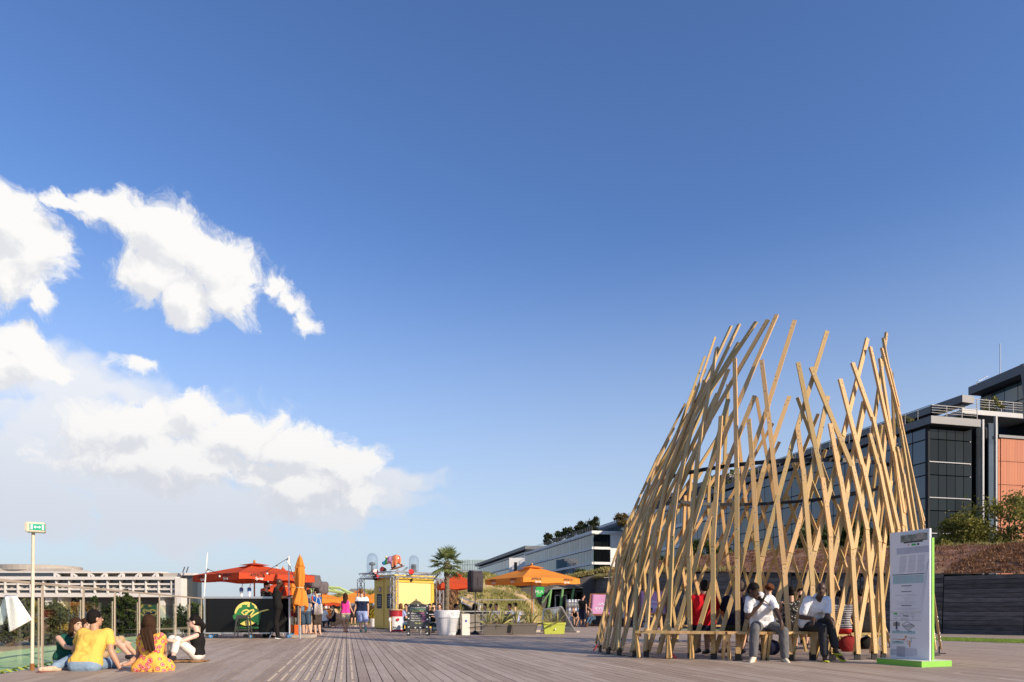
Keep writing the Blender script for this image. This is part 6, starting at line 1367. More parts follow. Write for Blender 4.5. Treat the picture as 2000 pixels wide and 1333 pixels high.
for k, (u0_, u1_) in enumerate(((.36, .50), (.38, .48), (.14, .70), (.14, .70), (.30, .55), (.36, .48), (.38, .46), (.14, .68), (.22, .60), (.14, .66), (.13, .70), (.2, .62))): ir('text_line', u0_, u1_, (.440, .455, .497, .502, .517, .528, .538, .552, .561, .570, .605, .611)[k], (.440, .455, .497, .502, .517, .528, .538, .552, .561, .570, .605, .611)[k] + .003, LGR)
for k in range(12): 
    b = MB(); o = F0 - nn_ * .003; b.bar(o + d_ * BWD * (.30 + .045 * k) + Vector((0, 0, .09 + BH * (.30 - .0 * k))), o + d_ * BWD * min(.97, .55 + .05 * k) + Vector((0, 0, .09 + BH * (.66 + .01 * k))), .004, .001, -nn_); b.build('sketch_line', mat('print_faint', (.62, .63, .68), .6), ib, True)
ir('rule', .0, .80, .632, .635, mat('print_greygreen', (.30, .34, .28), .6)); ir('rule', .0, .80, .697, .700, MATS['print_greygreen'])
ir('green_logo', .10, .20, .641, .653, SGR)
for u, v, w_ in ((.24, .645, .14), (.43, .643, .05), (.52, .645, .12), (.11, .662, .08), (.20, .662, .09), (.11, .682, .08), (.27, .685, .22), (.55, .662, .08), (.57, .678, .04)): ir('partner_logo', u, u + w_, v, v + .006, GRYT)
Mi = Matrix((d_, Vector((0, 0, 1)), -nn_)).transposed(); text('FMAU', .042, 'lettering', DKT, ib, F0 - nn_ * .003 + d_ * BWD * .42 + Vector((0, 0, .09 + BH * (1 - .664))), Mi, ext=.001)
ir('picture_print', .09, .26, .715, .745, mat('print_brown', (.32, .27, .22), .6, var=.6, vscale=30)); ir('picture_figure', .155, .20, .708, .772, mat('print_navy', (.05, .07, .13), .6), 2)
for k in range(7):
    b = MB(); o = F0 - nn_ * .003; zz_ = lambda v: Vector((0, 0, .09 + BH * (1 - v))); x0 = .34 + k * .035; b.bar(o + d_ * BWD * x0 + zz_(.733 - .002 * k + .004), o + d_ * BWD * (x0 + .09) + zz_(.768 - .0045 * k), .006, .001, -nn_); b.build('grid_drawing', DKT, ib, True)
for (a0, b0, a1, b1) in ((.32, .735, .44, .708), (.46, .775, .64, .742), (.44, .708, .64, .742), (.32, .735, .46, .775)): b = MB(); b.bar(o + d_ * BWD * a0 + zz_(b0), o + d_ * BWD * a1 + zz_(b1), .006, .001, -nn_); b.build('grid_drawing', DKT, ib, True)
for u in (.06, .36): ir('teal_caption', u, u + .29, .782, .802, TEA); ir('caption_bar', u + .11, u + .20, .779, .784, DKT, 2)
OR_ = mat('print_orange', (.60, .28, .10), .6)
for (u0_, u1_, v0_, v1_) in ((.07, .22, .846, .850), (.22, .33, .848, .854), (.33, .40, .844, .856), (.39, .44, .820, .840), (.42, .52, .858, .863), (.50, .53, .858, .905), (.44, .50, .876, .880)): ir('map_print', u0_, u1_, v0_, v1_, OR_)
for (u0_, u1_, v0_, v1_) in ((.48, .66, .832, .838), (.54, .56, .838, .87)): ir('map_print', u0_, u1_, v0_, v1_, GRYT)
ir('teal_caption', .06, .36, .864, .884, TEA); ir('caption_bar', .15, .27, .866, .871, DKT, 2)
WSH = mat('print_wash', (.52, .53, .58), .6, var=.5, vscale=9); ir('rendering_print', .02, .60, .93, .975, WSH); ir('rendering_tower', .18, .40, .905, .985, mat('print_wash_dark', (.42, .41, .45), .6, var=.5, vscale=16), 2); ir('rendering_print', .40, .70, .915, .97, LGR, 1.5)
# ================================================================ people
CAMP = Vector((0, 0, CH))
def fv(yaw): a = R(yaw); return Vector((math.sin(a), -math.cos(a), 0))       # 0 faces the camera, 90 faces right
def rv(yaw): a = R(yaw); return Vector((math.cos(a), math.sin(a), 0))
def solve(px, py, par, L, s):
    v = Vector(((px - 1000) / F, 1, (HY - py) / F)); o = CAMP - par; a = v.dot(v); b = 2 * o.dot(v); c = o.dot(o) - L * L; d = b * b - 4 * a * c
    t = -b / (2 * a) if d < 0 else (-b + (1 if s >= 0 else -1) * math.sqrt(d)) / (2 * a)
    if s == 0: t = par.y
    return CAMP + v * t
SKIN = {'light': (.60, .36, .25), 'tan': (.46, .26, .17), 'dark': (.060, .030, .019), 'pale': (.66, .42, .32)}
def skinm(k): return mat('skin_' + k, SKIN[k], .5, var=.12, vscale=7, sss=.04 if k != 'dark' else .0, spec=.45)
def cloth(name, col, **k): return mat('cloth_' + name, col, .9, var=k.pop('var', .18), vscale=k.pop('vscale', 5), bump=k.pop('bump', .5), bscale=k.pop('bscale', 22), spec=.15, **k)
HAIRM = {'black': (.012, .009, .008), 'brown': (.045, .022, .012), 'lightbrown': (.14, .07, .035), 'red': (.12, .045, .02), 'grey': (.10, .08, .07)}
def hairm(k): return mat('hair_' + k, HAIRM[k], .75, var=.6, vscale=30, stretch=(1, 1, .3), bump=.5, bscale=60, spec=.12)
def pose_px(d, H):
    """joints from photo pixels: bone lengths fix the depths"""
    J = {}; J['P'] = pt(d['P'][0], d['P'][1], d['Y']); k = H / 1.75
    ty = d.get('yaw', 0); hy = d.get('hyaw', ty)
    J['C'] = solve(d['C'][0], d['C'][1], J['P'], .50 * k, d['C'][2] if len(d['C']) > 2 else 0)
    J['Hd'] = solve(d['H'][0], d['H'][1], J['C'], .245 * k, d['H'][2] if len(d['H']) > 2 else 0)
    sw = d.get('sw', .185) * k; hw = .095 * k
    pr_ = [J['C'] + rv(ty) * sw, J['C'] - rv(ty) * sw]; hr = [J['P'] + rv(hy) * hw, J['P'] - rv(hy) * hw]
    key = lambda v: v.x / v.y
    if abs(math.cos(R(ty))) > .35: pr_.sort(key=key)
    else: pr_.sort(key=lambda v: v.y)
    if abs(math.cos(R(hy))) > .35: hr.sort(key=key)
    else: hr.sort(key=lambda v: v.y)
    for i, n in enumerate('ab'):
        J['S' + n] = pr_[i]; J['Hp' + n] = hr[i]
        e = d.get('E' + n); J['E' + n] = solve(*e[:2], J['S' + n], .29 * k, e[2]) if e else J['S' + n] + Vector((0, 0, -.29 * k))
        w_ = d.get('W' + n); J['W' + n] = solve(*w_[:2], J['E' + n], .25 * k, w_[2]) if w_ else J['E' + n] + fv(ty) * .16 * k + Vector((0, 0, -.19 * k))
        q = d.get('K' + n); J['K' + n] = solve(*q[:2], J['Hp' + n], .43 * k, q[2]) if q else J['Hp' + n] + Vector((0, 0, -.43 * k))
        q = d.get('A' + n); J['A' + n] = solve(*q[:2], J['K' + n], .42 * k, q[2]) if q else J['K' + n] + Vector((0, 0, -.42 * k))
        q = d.get('T' + n); J['T' + n] = solve(*q[:2], J['A' + n], .21 * k, q[2]) if q else J['A' + n] + fv(d.get('fyaw', hy)) * .19 * k + Vector((0, 0, -.055 * k))
    return J
def pose_stand(p, yaw, H, arms='down', step=.0):
    k = H / 1.75; f, r = fv(yaw), rv(yaw); p = Vector(p); J = {}; z = lambda h: Vector((0, 0, h * k))
    J['P'] = p + z(.90); J['C'] = p + z(1.40) - f * .01; J['Hd'] = p + z(1.63) + f * .02
    for n, s in (('a', -1), ('b', 1)):
        J['S' + n] = J['C'] + r * s * .185 * k; J['Hp' + n] = J['P'] + r * s * .095 * k
        J['K' + n] = p + r * s * .10 * k + z(.49) + f * (.03 + step * s); J['A' + n] = p + r * s * .11 * k + z(.075) + f * step * s * 1.6; J['T' + n] = J['A' + n] + f * .19 * k - z(.055)
        J['E' + n] = J['S' + n] + r * s * .06 + z(-.28); J['W' + n] = J['E' + n] + f * (.20 if arms == 'front' else .05) + z(-.14 if arms == 'front' else -.24) - r * s * (.1 if arms == 'front' else 0)
    return J
def pose_sit(p, yaw, H, seat=.44, arms='table', lean=.05):
    k = H / 1.75; f, r = fv(yaw), rv(yaw); p = Vector(p); J = {}; z = lambda h: Vector((0, 0, h * k)); b = Vector((p.x, p.y, seat + .09))
    J['P'] = b; J['C'] = b + z(.49) + f * lean; J['Hd'] = J['C'] + z(.235) + f * (.03 + lean * .6)
    for n, s in (('a', -1), ('b', 1)):
        J['S' + n] = J['C'] + r * s * .185 * k; J['Hp' + n] = b + r * s * .095 * k; J['K' + n] = b + r * s * .13 * k + f * .42 * k + z(-.0); J['A' + n] = Vector((J['K' + n].x, J['K' + n].y, .08)) - f * .05; J['T' + n] = J['A' + n] + f * .18 * k - z(.05)
        J['E' + n] = J['S' + n] + r * s * .07 + f * .10 + z(-.26); J['W' + n] = J['E' + n] + f * .20 + z(.06 if arms == 'table' else -.13) - r * s * .12
    return J
def hand(b, wr, el, k, fac, det, flat_=None):
    d = (wr - el).normalized() if flat_ is None else flat_; sd = d.cross(Vector((0, 0, 1)));
    if sd.length < .2: sd = d.cross(fac)
    sd.normalize(); up = sd.cross(d)
    b.cone(wr, wr + d * .055 * k, .027 * k, .030 * k, 8)
    for q in (-.018, .018): b.cone(wr + d * .03 * k, wr + d * .085 * k + sd * q * k, .020 * k, .019 * k, 8)
    base = wr + d * .085 * k
    if det:
        for i, (o, L) in enumerate(((-.030, .060), (-.010, .075), (.010, .078), (.030, .068))):
            a = base + sd * o * k; m_ = a + (d * .95 + sd * o * 4 - up * .25).normalized() * L * .5 * k; e = m_ + (d * .75 + sd * o * 4 - up * .65).normalized() * L * .5 * k
            b.cone(a, m_, .0105 * k, .0095 * k, 7); b.cone(m_, e, .0095 * k, .008 * k, 7)
        a = wr + d * .03 * k - sd * .025 * k; m_ = a + (d * .6 - sd * .8).normalized() * .035 * k; b.cone(a, m_, .012 * k, .011 * k, 7); b.cone(m_, m_ + (d - sd * .25 - up * .2).normalized() * .03 * k, .011 * k, .009 * k, 7)
    else:
        b.cone(base, base + (d - up * .3) * .07 * k, .026 * k, .018 * k, 8); b.cone(wr + d * .03 * k, wr + (d - sd * .6) * .07 * k, .013 * k, .010 * k, 7)
def folds(o, k):
    tx_ = bpy.data.textures.get('folds') or bpy.data.textures.new('folds', 'CLOUDS'); tx_.noise_scale = .09; dm = o.modifiers.new('d', 'DISPLACE'); dm.texture = tx_; dm.strength = k; dm.mid_level = .5; dm.texture_coords = 'GLOBAL'
def person(label, J, H=1.75, skin='light', hair=('short', 'black'), top=None, bottom=None, shoes=None, face=None, bw=1.0, vox=.016, det=False, pitch=0.0, roll=0.0, sit_z=None, extra=None, group=None, fem=False, beard=False, glasses=False, hands=None, cat='person'):
    k = H / 1.75; base = Vector((J['P'].x, J['P'].y, 0)); root = empty('person', base, 0, label, cat, group); sk = skinm(skin); hands = hands or {}
    W = bw * k
    def torso(b, inf, lo=0.0, tank=False):
        P, C = J['P'], J['C']; ax = (C - P); rs = (J['Sb'] - J['Sa']) / 2; rh = (J['Hpb'] - J['Hpa']) / 2; wst = .062 if fem else .072
        for s in (-1, 1):
            h = P + rh * s + ax * lo; wt = P + ax * .36 + rs.normalized() * s * wst * W; rb = P + ax * .74 + rs.normalized() * s * .078 * W; sh = C + rs * s * (.60 if tank else .86)
            b.cone(h, wt, .098 * W + inf, .078 * W + inf, 12); b.cone(wt, rb, .080 * W + inf, .093 * W + inf, 12); b.cone(rb, sh, .090 * W + inf, .050 * W + inf, 12)
            if fem: 
                ff = rs.normalized().cross(Vector((0, 0, 1))); ff = ff if ff.dot(face_d) > 0 else -ff; b.ell(rb + ff * .055 * k, .058 * W + inf, 10, 7)
        b.cone(P + rh + ax * lo, P - rh + ax * lo, .10 * W + inf, .10 * W + inf, 12); b.cone(P + ax * .4 + rs * .2, P + ax * .4 - rs * .2, .088 * W + inf, .088 * W + inf, 12); b.cone(P + ax * .75 + rs * .3, P + ax * .75 - rs * .3, .098 * W + inf, .098 * W + inf, 12); b.cone(C + rs * .7 - ax * .05, C - rs * .7 - ax * .05, .055 * W + inf, .055 * W + inf, 10)
    fy = face if face is not None else 0; face_d = fv(fy)
    hd = J['Hd']; hx = rv(fy); Mh = Matrix((hx, -face_d, Vector((0, 0, 1)))).transposed() @ Matrix.Rotation(R(pitch), 3, 'X') @ Matrix.Rotation(R(roll), 3, 'Y')
    # local head frame: +x right, -y forward, z up
    hp = lambda x, y, z: hd + Mh @ Vector((x * k, y * k, z * k))
    b = MB(); torso(b, 0)
    b.ell(hp(0, .008, .022), (.074 * k, .092 * k, .094 * k), 14, 10, M=Mh); b.ell(hp(0, -.022, -.035), (.060 * k, .068 * k, .080 * k), 12, 8, M=Mh); b.ell(hp(0, -.058, -.078), (.036 * k, .034 * k, .030 * k), 10, 6, M=Mh)
    b.cone(hp(0, -.083, .012), hp(0, -.108, -.020), .010 * k, .016 * k, 8)
    for s in (-1, 1): b.ell(hp(s * .076, .012, -.008), (.012 * k, .022 * k, .034 * k), 8, 6, M=Mh)
    b.cone(J['C'] + Vector((0, 0, -.02)), hp(0, .02, -.06), .058 * W, .052 * k, 10)
    for n in 'ab':
        b.cone(J['S' + n], J['E' + n], .050 * W, .039 * W, 10); m_ = J['E' + n].lerp(J['W' + n], .3); b.cone(J['E' + n], m_, .039 * W, .041 * W, 10); b.cone(m_, J['W' + n], .041 * W, .026 * k, 10)
        hand(b, J['W' + n], J['E' + n], k, face_d, det, hands.get(n))
        b.cone(J['Hp' + n], J['K' + n], .085 * W, .056 * W, 12); m_ = J['K' + n].lerp(J['A' + n], .32) ; b.cone(J['K' + n], m_, .054 * W, .056 * W, 10); b.cone(m_, J['A' + n], .056 * W, .036 * W, 10)
        hl = J['A' + n] - (J['T' + n] - J['A' + n]).normalized() * .04 * k + Vector((0, 0, -.035 * k)); b.cone(J['A' + n], hl, .036 * k, .034 * k, 8); b.cone(hl, J['T' + n], .034 * k, .026 * k, 8)
        td = (J['T' + n] - J['A' + n]).normalized(); ts_ = td.cross(Vector((0, 0, 1))).normalized(); b.cone(hl + td * .1 * k, J['T' + n] + ts_ * .018 * k, .030 * k, .022 * k, 8); b.cone(hl + td * .1 * k, J['T' + n] - ts_ * .018 * k, .030 * k, .022 * k, 8)
    body = remesh(b, 'body', sk, root, vox, 3)
    if det:
        for s in (-1, 1):
            MB().ell(hp(s * .031, -.080, .012), (.013 * k, .008 * k, .006 * k), 8, 6, M=Mh).build('eye', mat('eye_dark', (.02, .015, .012), .2), root, True, smooth=True)
            q = MB(); q.cone(hp(s * .018, -.088, .034), hp(s * .045, -.077, .032), .005 * k, .004 * k, 6); q.build('eyebrow', hairm('black' if hair[1] != 'lightbrown' else 'brown'), root, True, smooth=True)
        q = MB(); q.cone(hp(-.022, -.092, -.052), hp(.022, -.092, -.052), .006 * k, .006 * k, 6); q.build('mouth', mat('lip_' + skin, tuple(a * b_ for a, b_ in zip(SKIN[skin], (.8, .5, .5))), .4), root, True, smooth=True)
    if glasses:
        q = MB(); 
        for s in (-1, 1): q.ell(hp(s * .033, -.092, .014), (.027 * k, .008 * k, .019 * k), 10, 6, M=Mh); q.cone(hp(s * .058, -.086, .018), hp(s * .080, .01, .014), .005 * k, .004 * k, 6)
        q.cone(hp(-.02, -.096, .018), hp(.02, -.096, .018), .005 * k, .005 * k, 6); remesh(q, 'sunglasses', mat('sunglass', (.01, .01, .012), .1), root, .006, 1)
    if beard:
        q = MB(); q.ell(hp(0, -.048, -.070), (.056 * k, .056 * k, .050 * k), 12, 8, M=Mh); remesh(q, 'beard', hairm(hair[1]), root, vox, 2)
    # hair
    st, hc = hair[:2]
    if st != 'bald':
        q = MB(); q.ell(hp(0, .020, .042), (.085 * k, .098 * k, .092 * k), 14, 10, M=Mh)
        if st in ('short', 'bun', 'pony', 'long', 'bob'): q.ell(hp(0, .040, .000), (.080 * k, .075 * k, .085 * k), 12, 8, M=Mh)
        if st == 'bun': q.ell(hp(0, .10, .06), .05 * k, 10, 7)
        if st == 'pony': q.cone(hp(0, .10, .02), hp(0, .15, -.08), .04 * k, .05 * k); q.cone(hp(0, .15, -.08), hp(0, .13, -.17), .05 * k, .02 * k)
        if st in ('bob', 'long'):
            for s in (-1, 0, 1):
                x0 = s * .06; q.cone(hp(x0, .05 - abs(s) * .03, .02), hp(x0 * 1.35, .06 - abs(s) * .035, -.14), .045 * k, .038 * k)
            if st == 'long':
                dn = hair[2] if len(hair) > 2 else Vector((0, 0, -.30)); o = hp(0, .085, -.12)
                for s in (-1, 0, 1): q.cone(o + rv(fy) * s * .05 * k, o + rv(fy) * s * .055 * k + dn * k * (1 if s else 1.1), .045 * k, .022 * k)
        if st == 'curly':
            rg = random.Random(int(hd.x * 1000)); 
            for i in range(26):
                a = rg.uniform(0, 6.28); e = rg.uniform(-.3, 1.5); q.ell(hp(.09 * math.cos(a) * math.cos(e), .03 + .09 * abs(math.sin(a)) * math.cos(e), .03 + .095 * math.sin(e)), .034 * k, 7, 5)
        remesh(q, 'hair', hairm(hc), root, vox * .9, 2)
    # clothes
    if bottom:
        q = MB(); cov = bottom.get('len', 1.0); lo = bottom.get('loose', .014); P = J['P']; rh = (J['Hpb'] - J['Hpa']) / 2; ax = J['C'] - P
        q.cone(P + rh, P - rh, .102 * W + lo, .102 * W + lo, 12); q.cone(P + rh * .7 + ax * .13, P - rh * .7 + ax * .13, .082 * W, .082 * W, 12)
        for n in 'ab':
            if cov <= .5: e = J['Hp' + n].lerp(J['K' + n], cov * 2); q.cone(J['Hp' + n], e, .088 * W + lo, (.085 - .029 * cov * 2) * W + lo * 1.6, 12)
            else:
                q.cone(J['Hp' + n], J['K' + n], .086 * W + lo, .058 * W + lo, 12); e = J['K' + n].lerp(J['A' + n], (cov - .5) * 2 * .97); q.cone(J['K' + n], e, .058 * W + lo, .044 * W + lo * 1.2, 12)
        tr_ = remesh(q, bottom.get('name', 'trousers'), bottom['m'], root, vox, 2)
        if vox < .013: folds(tr_, .014)
    if top:
        q = MB(); inf = top.get('loose', .014) + .006; torso(q, inf, lo=top.get('hem', .10), tank=top.get('sleeve', .5) == 0); sl_ = top.get('sleeve', .5)
        if sl_ > 0:
            for n in 'ab':
                e = J['S' + n].lerp(J['E' + n], min(1, sl_ * 1.25)) if sl_ < .7 else J['E' + n]; q.cone(J['S' + n], e, .046 * W + inf * .7, .043 * W + inf * .9, 12)
                if sl_ >= .7: q.cone(J['E' + n], J['E' + n].lerp(J['W' + n], .92), .045 * W + inf, .034 * W + inf, 10)
        if top.get('skirt'):
            for (a, c, ra, rc) in top['skirt']: q.cone(a, c, ra, rc, 16)
        if top.get('collar'): q.cone(J['C'] + Vector((0, 0, .02)), J['C'] + Vector((0, 0, .055)) , .070 * W, .064 * W, 12)
        tp_ = remesh(q, top.get('name', 'shirt'), top['m'], root, vox, 2)
        if vox < .013:
            folds(tp_, .020)
    if shoes:
        for n in 'ab':
            q = MB(); td = (J['T' + n] - J['A' + n]); tn_ = Vector((td.x, td.y, td.z)).normalized(); hl = J['A' + n] - tn_ * .045 * k + Vector((0, 0, -.038 * k)); zf = J['T' + n]
            if shoes.get('open'): 
                q.bar(hl - Vector((0, 0, .030 * k)), zf + tn_ * .03 * k - Vector((0, 0, .022 * k)), .085 * k, .022 * k, (0, 0, 1)); q.build('flip_flop', shoes['m'], root, True)
                sd = tn_.cross(Vector((0, 0, 1))).normalized(); q = MB(); tp0 = hl.lerp(zf, .80) + Vector((0, 0, .034 * k)); q.tube([hl.lerp(zf, .45) + sd * .045 * k, tp0 + sd * .02 * k, tp0, tp0 - sd * .02 * k, hl.lerp(zf, .45) - sd * .045 * k], .014 * k, 6); q.build('strap', shoes['m'], root, True)
            else:
                q.cone(hl, hl.lerp(zf, .5) + Vector((0, 0, .006)), .043 * k, .045 * k, 10); q.cone(hl.lerp(zf, .5), zf, .045 * k, .036 * k, 10); q.cone(J['A' + n] + Vector((0, 0, -.01)), hl, .043 * k, .043 * k, 10); sh_ = remesh(q, 'shoe', shoes['m'], root, vox * .9, 2)
                if shoes.get('sole'): q = MB(); q.bar(hl - tn_ * .03 * k - Vector((0, 0, .040 * k)), zf + tn_ * .03 * k - Vector((0, 0, .034 * k)), .080 * k, .022 * k, (0, 0, 1)); q.build('sole', shoes['sole'], root, True)
    return root
def two_tone(name, lower, upper, zsplit):
    m = cloth(name, upper); nt = m.node_tree; bs = nt.nodes['Principled BSDF']; g = nt.nodes.new('ShaderNodeNewGeometry'); s = nt.nodes.new('ShaderNodeSeparateXYZ'); nt.links.new(g.outputs['Position'], s.inputs[0]); c = nt.nodes.new('ShaderNodeMath'); c.operation = 'GREATER_THAN'; nt.links.new(s.outputs[2], c.inputs[0]); c.inputs[1].default_value = zsplit
    mx = nt.nodes.new('ShaderNodeMix'); mx.data_type = 'RGBA'; nt.links.new(c.outputs[0], mx.inputs[0]); mx.inputs[6].default_value = (*lower, 1); mx.inputs[7].default_value = (*upper, 1); nt.links.new(mx.outputs[2], bs.inputs['Base Color']); return m
def patterned(name, kind, c1, c2, scale, thr):
    m = cloth(name, c1); nt = m.node_tree; bs = nt.nodes['Principled BSDF']; g = nt.nodes.new('ShaderNodeNewGeometry')
    if kind == 'stripe':
        s = nt.nodes.new('ShaderNodeSeparateXYZ'); nt.links.new(g.outputs['Position'], s.inputs[0]); q = nt.nodes.new('ShaderNodeMath'); q.operation = 'MULTIPLY'; q.inputs[1].default_value = scale; nt.links.new(s.outputs[2], q.inputs[0]); f = nt.nodes.new('ShaderNodeMath'); f.operation = 'FRACT'; nt.links.new(q.outputs[0], f.inputs[0]); src = f.outputs[0]
    elif kind == 'pin':
        s = nt.nodes.new('ShaderNodeSeparateXYZ'); nt.links.new(g.outputs['Position'], s.inputs[0]); q = nt.nodes.new('ShaderNodeMath'); q.operation = 'MULTIPLY'; q.inputs[1].default_value = scale; nt.links.new(s.outputs[0], q.inputs[0]); f = nt.nodes.new('ShaderNodeMath'); f.operation = 'FRACT'; nt.links.new(q.outputs[0], f.inputs[0]); src = f.outputs[0]
    else: v = nt.nodes.new('ShaderNodeTexVoronoi'); v.inputs['Scale'].default_value = scale; nt.links.new(g.outputs['Position'], v.inputs['Vector']); src = v.outputs['Distance']
    rp = nt.nodes.new('ShaderNodeValToRGB'); rp.color_ramp.interpolation = 'CONSTANT' if kind != 'floral' else 'LINEAR'; e = rp.color_ramp.elements
    if kind == 'floral':
        e[0].position = 0; e[0].color = (.50, .02, .03, 1); e[1].position = thr + .10; e[1].color = (*c1, 1)
        for po, cc in ((thr * .45, (.62, .05, .06, 1)), (thr * .62, (.80, .50, .48, 1)), (thr * .80, (.60, .06, .07, 1)), (thr * .95, (.66, .12, .08, 1)), (thr + .01, (.10, .11, .06, 1)), (thr + .035, (*c1, 1))): q = e.new(po); q.color = cc
        w_ = nt.nodes.new('ShaderNodeTexNoise'); w_.inputs['Scale'].default_value = 45; nt.links.new(g.outputs['Position'], w_.inputs['Vector']); ad = nt.nodes.new('ShaderNodeMath'); ad.operation = 'MULTIPLY_ADD'; ad.inputs[1].default_value = .30; nt.links.new(w_.outputs[0], ad.inputs[0]); sb = nt.nodes.new('ShaderNodeMath'); sb.operation = 'SUBTRACT'; sb.inputs[1].default_value = .15; nt.links.new(src, sb.inputs[0]); nt.links.new(sb.outputs[0], ad.inputs[2]); src = ad.outputs[0]
    else: e[0].color = (*c2, 1); e[1].position = thr; e[1].color = (*c1, 1)
    nt.links.new(src, rp.inputs[0]); nt.links.new(rp.outputs[0], bs.inputs['Base Color']); return m
C_YEL = cloth('yellow', (.72, .45, .095)); C_JEAN = cloth('light_jeans', (.22, .31, .42), var=.4); C_GRN = cloth('dark_green', (.012, .075, .055)); C_FLO = patterned('floral', 'floral', (.80, .42, .08), None, 13, .40); C_BLK = cloth('black', (.014, .013, .013)); C_CREAM = cloth('cream', (.66, .62, .56)); C_TAN = cloth('tan', (.42, .30, .17))
C_WHT = cloth('white', (.76, .76, .78)); C_GJN = cloth('grey_jeans', (.13, .13, .135), var=.5, vscale=4); C_DGJ = cloth('dark_jeans', (.035, .037, .042), var=.3); C_PIN = patterned('pinstripe', 'pin', (.72, .73, .76), (.50, .53, .60), 62, .25); C_RED = cloth('red', (.55, .012, .018)); C_NVY = cloth('navy', (.012, .014, .035)); C_DEN = cloth('denim', (.05, .085, .13), var=.4); C_STEEL = cloth('steel_blue', (.16, .23, .31)); C_ROY = cloth('royal_blue', (.012, .09, .32)); C_BRN = cloth('brown_shorts', (.06, .045, .035)); C_PNK = cloth('hot_pink', (.85, .05, .32)); C_BEI = cloth('beige', (.50, .44, .32)); C_LBL = cloth('pale_blue', (.30, .37, .62)); C_GRY = cloth('grey', (.16, .16, .17)); C_STR = patterned('striped', 'stripe', (.012, .014, .05), (.60, .58, .55), 26, .35); C_TNK = patterned('dotted', 'vor', (.03, .03, .03), (.45, .43, .38), 22, .30)
S_TAN = mat('shoe_tan', (.50, .38, .27), .7); S_MAR = mat('shoe_maroon', (.16, .02, .02), .6); S_CRM = mat('shoe_cream', (.66, .60, .46), .6); S_GUM = mat('gum_sole', (.36, .16, .06), .6); S_LIME = mat('lime_rubber', (.45, .46, .03), .5); S_BLK = mat('shoe_black', (.015, .014, .014), .5); S_TEAL = mat('shoe_teal', (.02, .20, .24), .6)
# ---- five friends sitting on the deck
NV = .011
J = pose_px(dict(Y=9.62, P=(166, 1300), C=(186, 1237, 1), H=(186, 1209, 0), yaw=186, hyaw=188, Ea=(146, 1268, 1), Wa=(150, 1290, 1), Eb=(217, 1272, -1), Wb=(235, 1307, -1), Ka=(140, 1288, 1), Aa=(108, 1303, -1), Ta=(80, 1308, -1), Kb=(218, 1295, 1), Ab=(226, 1300, 1), Tb=(246, 1296, 1)), 1.76)
person('man in yellow t-shirt and jeans sitting on the deck leaning on one hand', J, 1.76, 'tan', ('short', 'black'), dict(m=C_YEL, sleeve=.42, loose=.018), dict(m=C_JEAN, len=.98), dict(m=S_TAN, sole=S_MAR), face=150, vox=NV, det=True, bw=1.06, hands={'b': Vector((.95, -.1, -.12)).normalized()})
bt = empty('phone_case', gp(137, 1309), 0, 'tan leather patch wallet in the back pocket of the jeans', 'wallet')
bpy.data.objects.remove(bt)
J = pose_px(dict(Y=10.35, P=(131, 1287), C=(136, 1246, 0), H=(150, 1222, 0), yaw=62, sw=.165, Ea=(128, 1264, -1), Wa=(150, 1268, -1), Eb=(150, 1264, 1), Wb=(165, 1268, 1), Ka=(160, 1277, 1), Aa=(182, 1296, 1), Kb=(166, 1274, 1), Ab=(190, 1291, 1)), 1.66)
person('laughing woman in a dark green sleeveless top beside the balustrade', J, 1.66, 'light', ('bob', 'brown'), dict(m=C_GRN, sleeve=0, loose=.018), dict(m=C_JEAN, len=.95), dict(m=C_WHT), face=68, vox=NV, det=True, fem=True, bw=.92)
J = pose_px(dict(Y=11.1, P=(188, 1277), C=(180, 1244, 0), H=(170, 1222, 0), yaw=55, sw=.165, Ea=(196, 1262, -1), Wa=(228, 1258, -1), Eb=(200, 1258, 1), Wb=(238, 1255, 1), Ka=(226, 1250, -1), Aa=(254, 1281, -1), Ta=(266, 1287, 0), Kb=(236, 1249, 1), Ab=(266, 1279, 1)), 1.68)
person('brown haired person in tan shorts hugging the knees behind the yellow t-shirt', J, 1.68, 'light', ('bob', 'brown'), dict(m=C_GRY, sleeve=.4), dict(m=C_TAN, len=.55), dict(m=S_BLK), face=60, vox=NV, det=True, bw=.95)
J = pose_px(dict(Y=9.55, P=(297, 1299), C=(296, 1245, 0), H=(292, 1217, 0), yaw=176, sw=.16, Ea=(270, 1274, 1), Wa=(282, 1284, 1), Eb=(322, 1270, 1), Wb=(318, 1282, 1), Ka=(282, 1276, 1), Aa=(258, 1290, -1), Ta=(242, 1299, -1), Kb=(320, 1280, 1), Ab=(300, 1288, 1)), 1.64)
P_, C__ = J['P'], J['C']; r_ = rv(176)
skt = [(P_ + Vector((0, 0, .12)), P_ + r_ * s * .14 + Vector((0, dy, -.045)), .11, .12) for s in (-1, -.3, .3, 1) for dy in (-.05, .12)]
fw = person('woman in an orange floral dress sitting with long dark hair down her back', J, 1.64, 'tan', ('long', 'brown', Vector((.10, -.08, -.27))), dict(m=C_FLO, sleeve=.28, loose=.020, skirt=skt, name='dress'), None, None, face=178, vox=NV, det=True, fem=True, bw=.95)
q = MB(); h = J['Hd']; q.cone(h + Vector((-.06, .02, .13)), h + Vector((.06, .02, .13)), .010, .010, 6); q.ell(h + Vector((-.035, .045, .135)), (.028, .012, .02)); q.ell(h + Vector((.035, .045, .135)), (.028, .012, .02)); q.build('sunglasses', MATS.get('sunglass') or mat('sunglass', (.01, .01, .012), .1), fw, True, smooth=True)
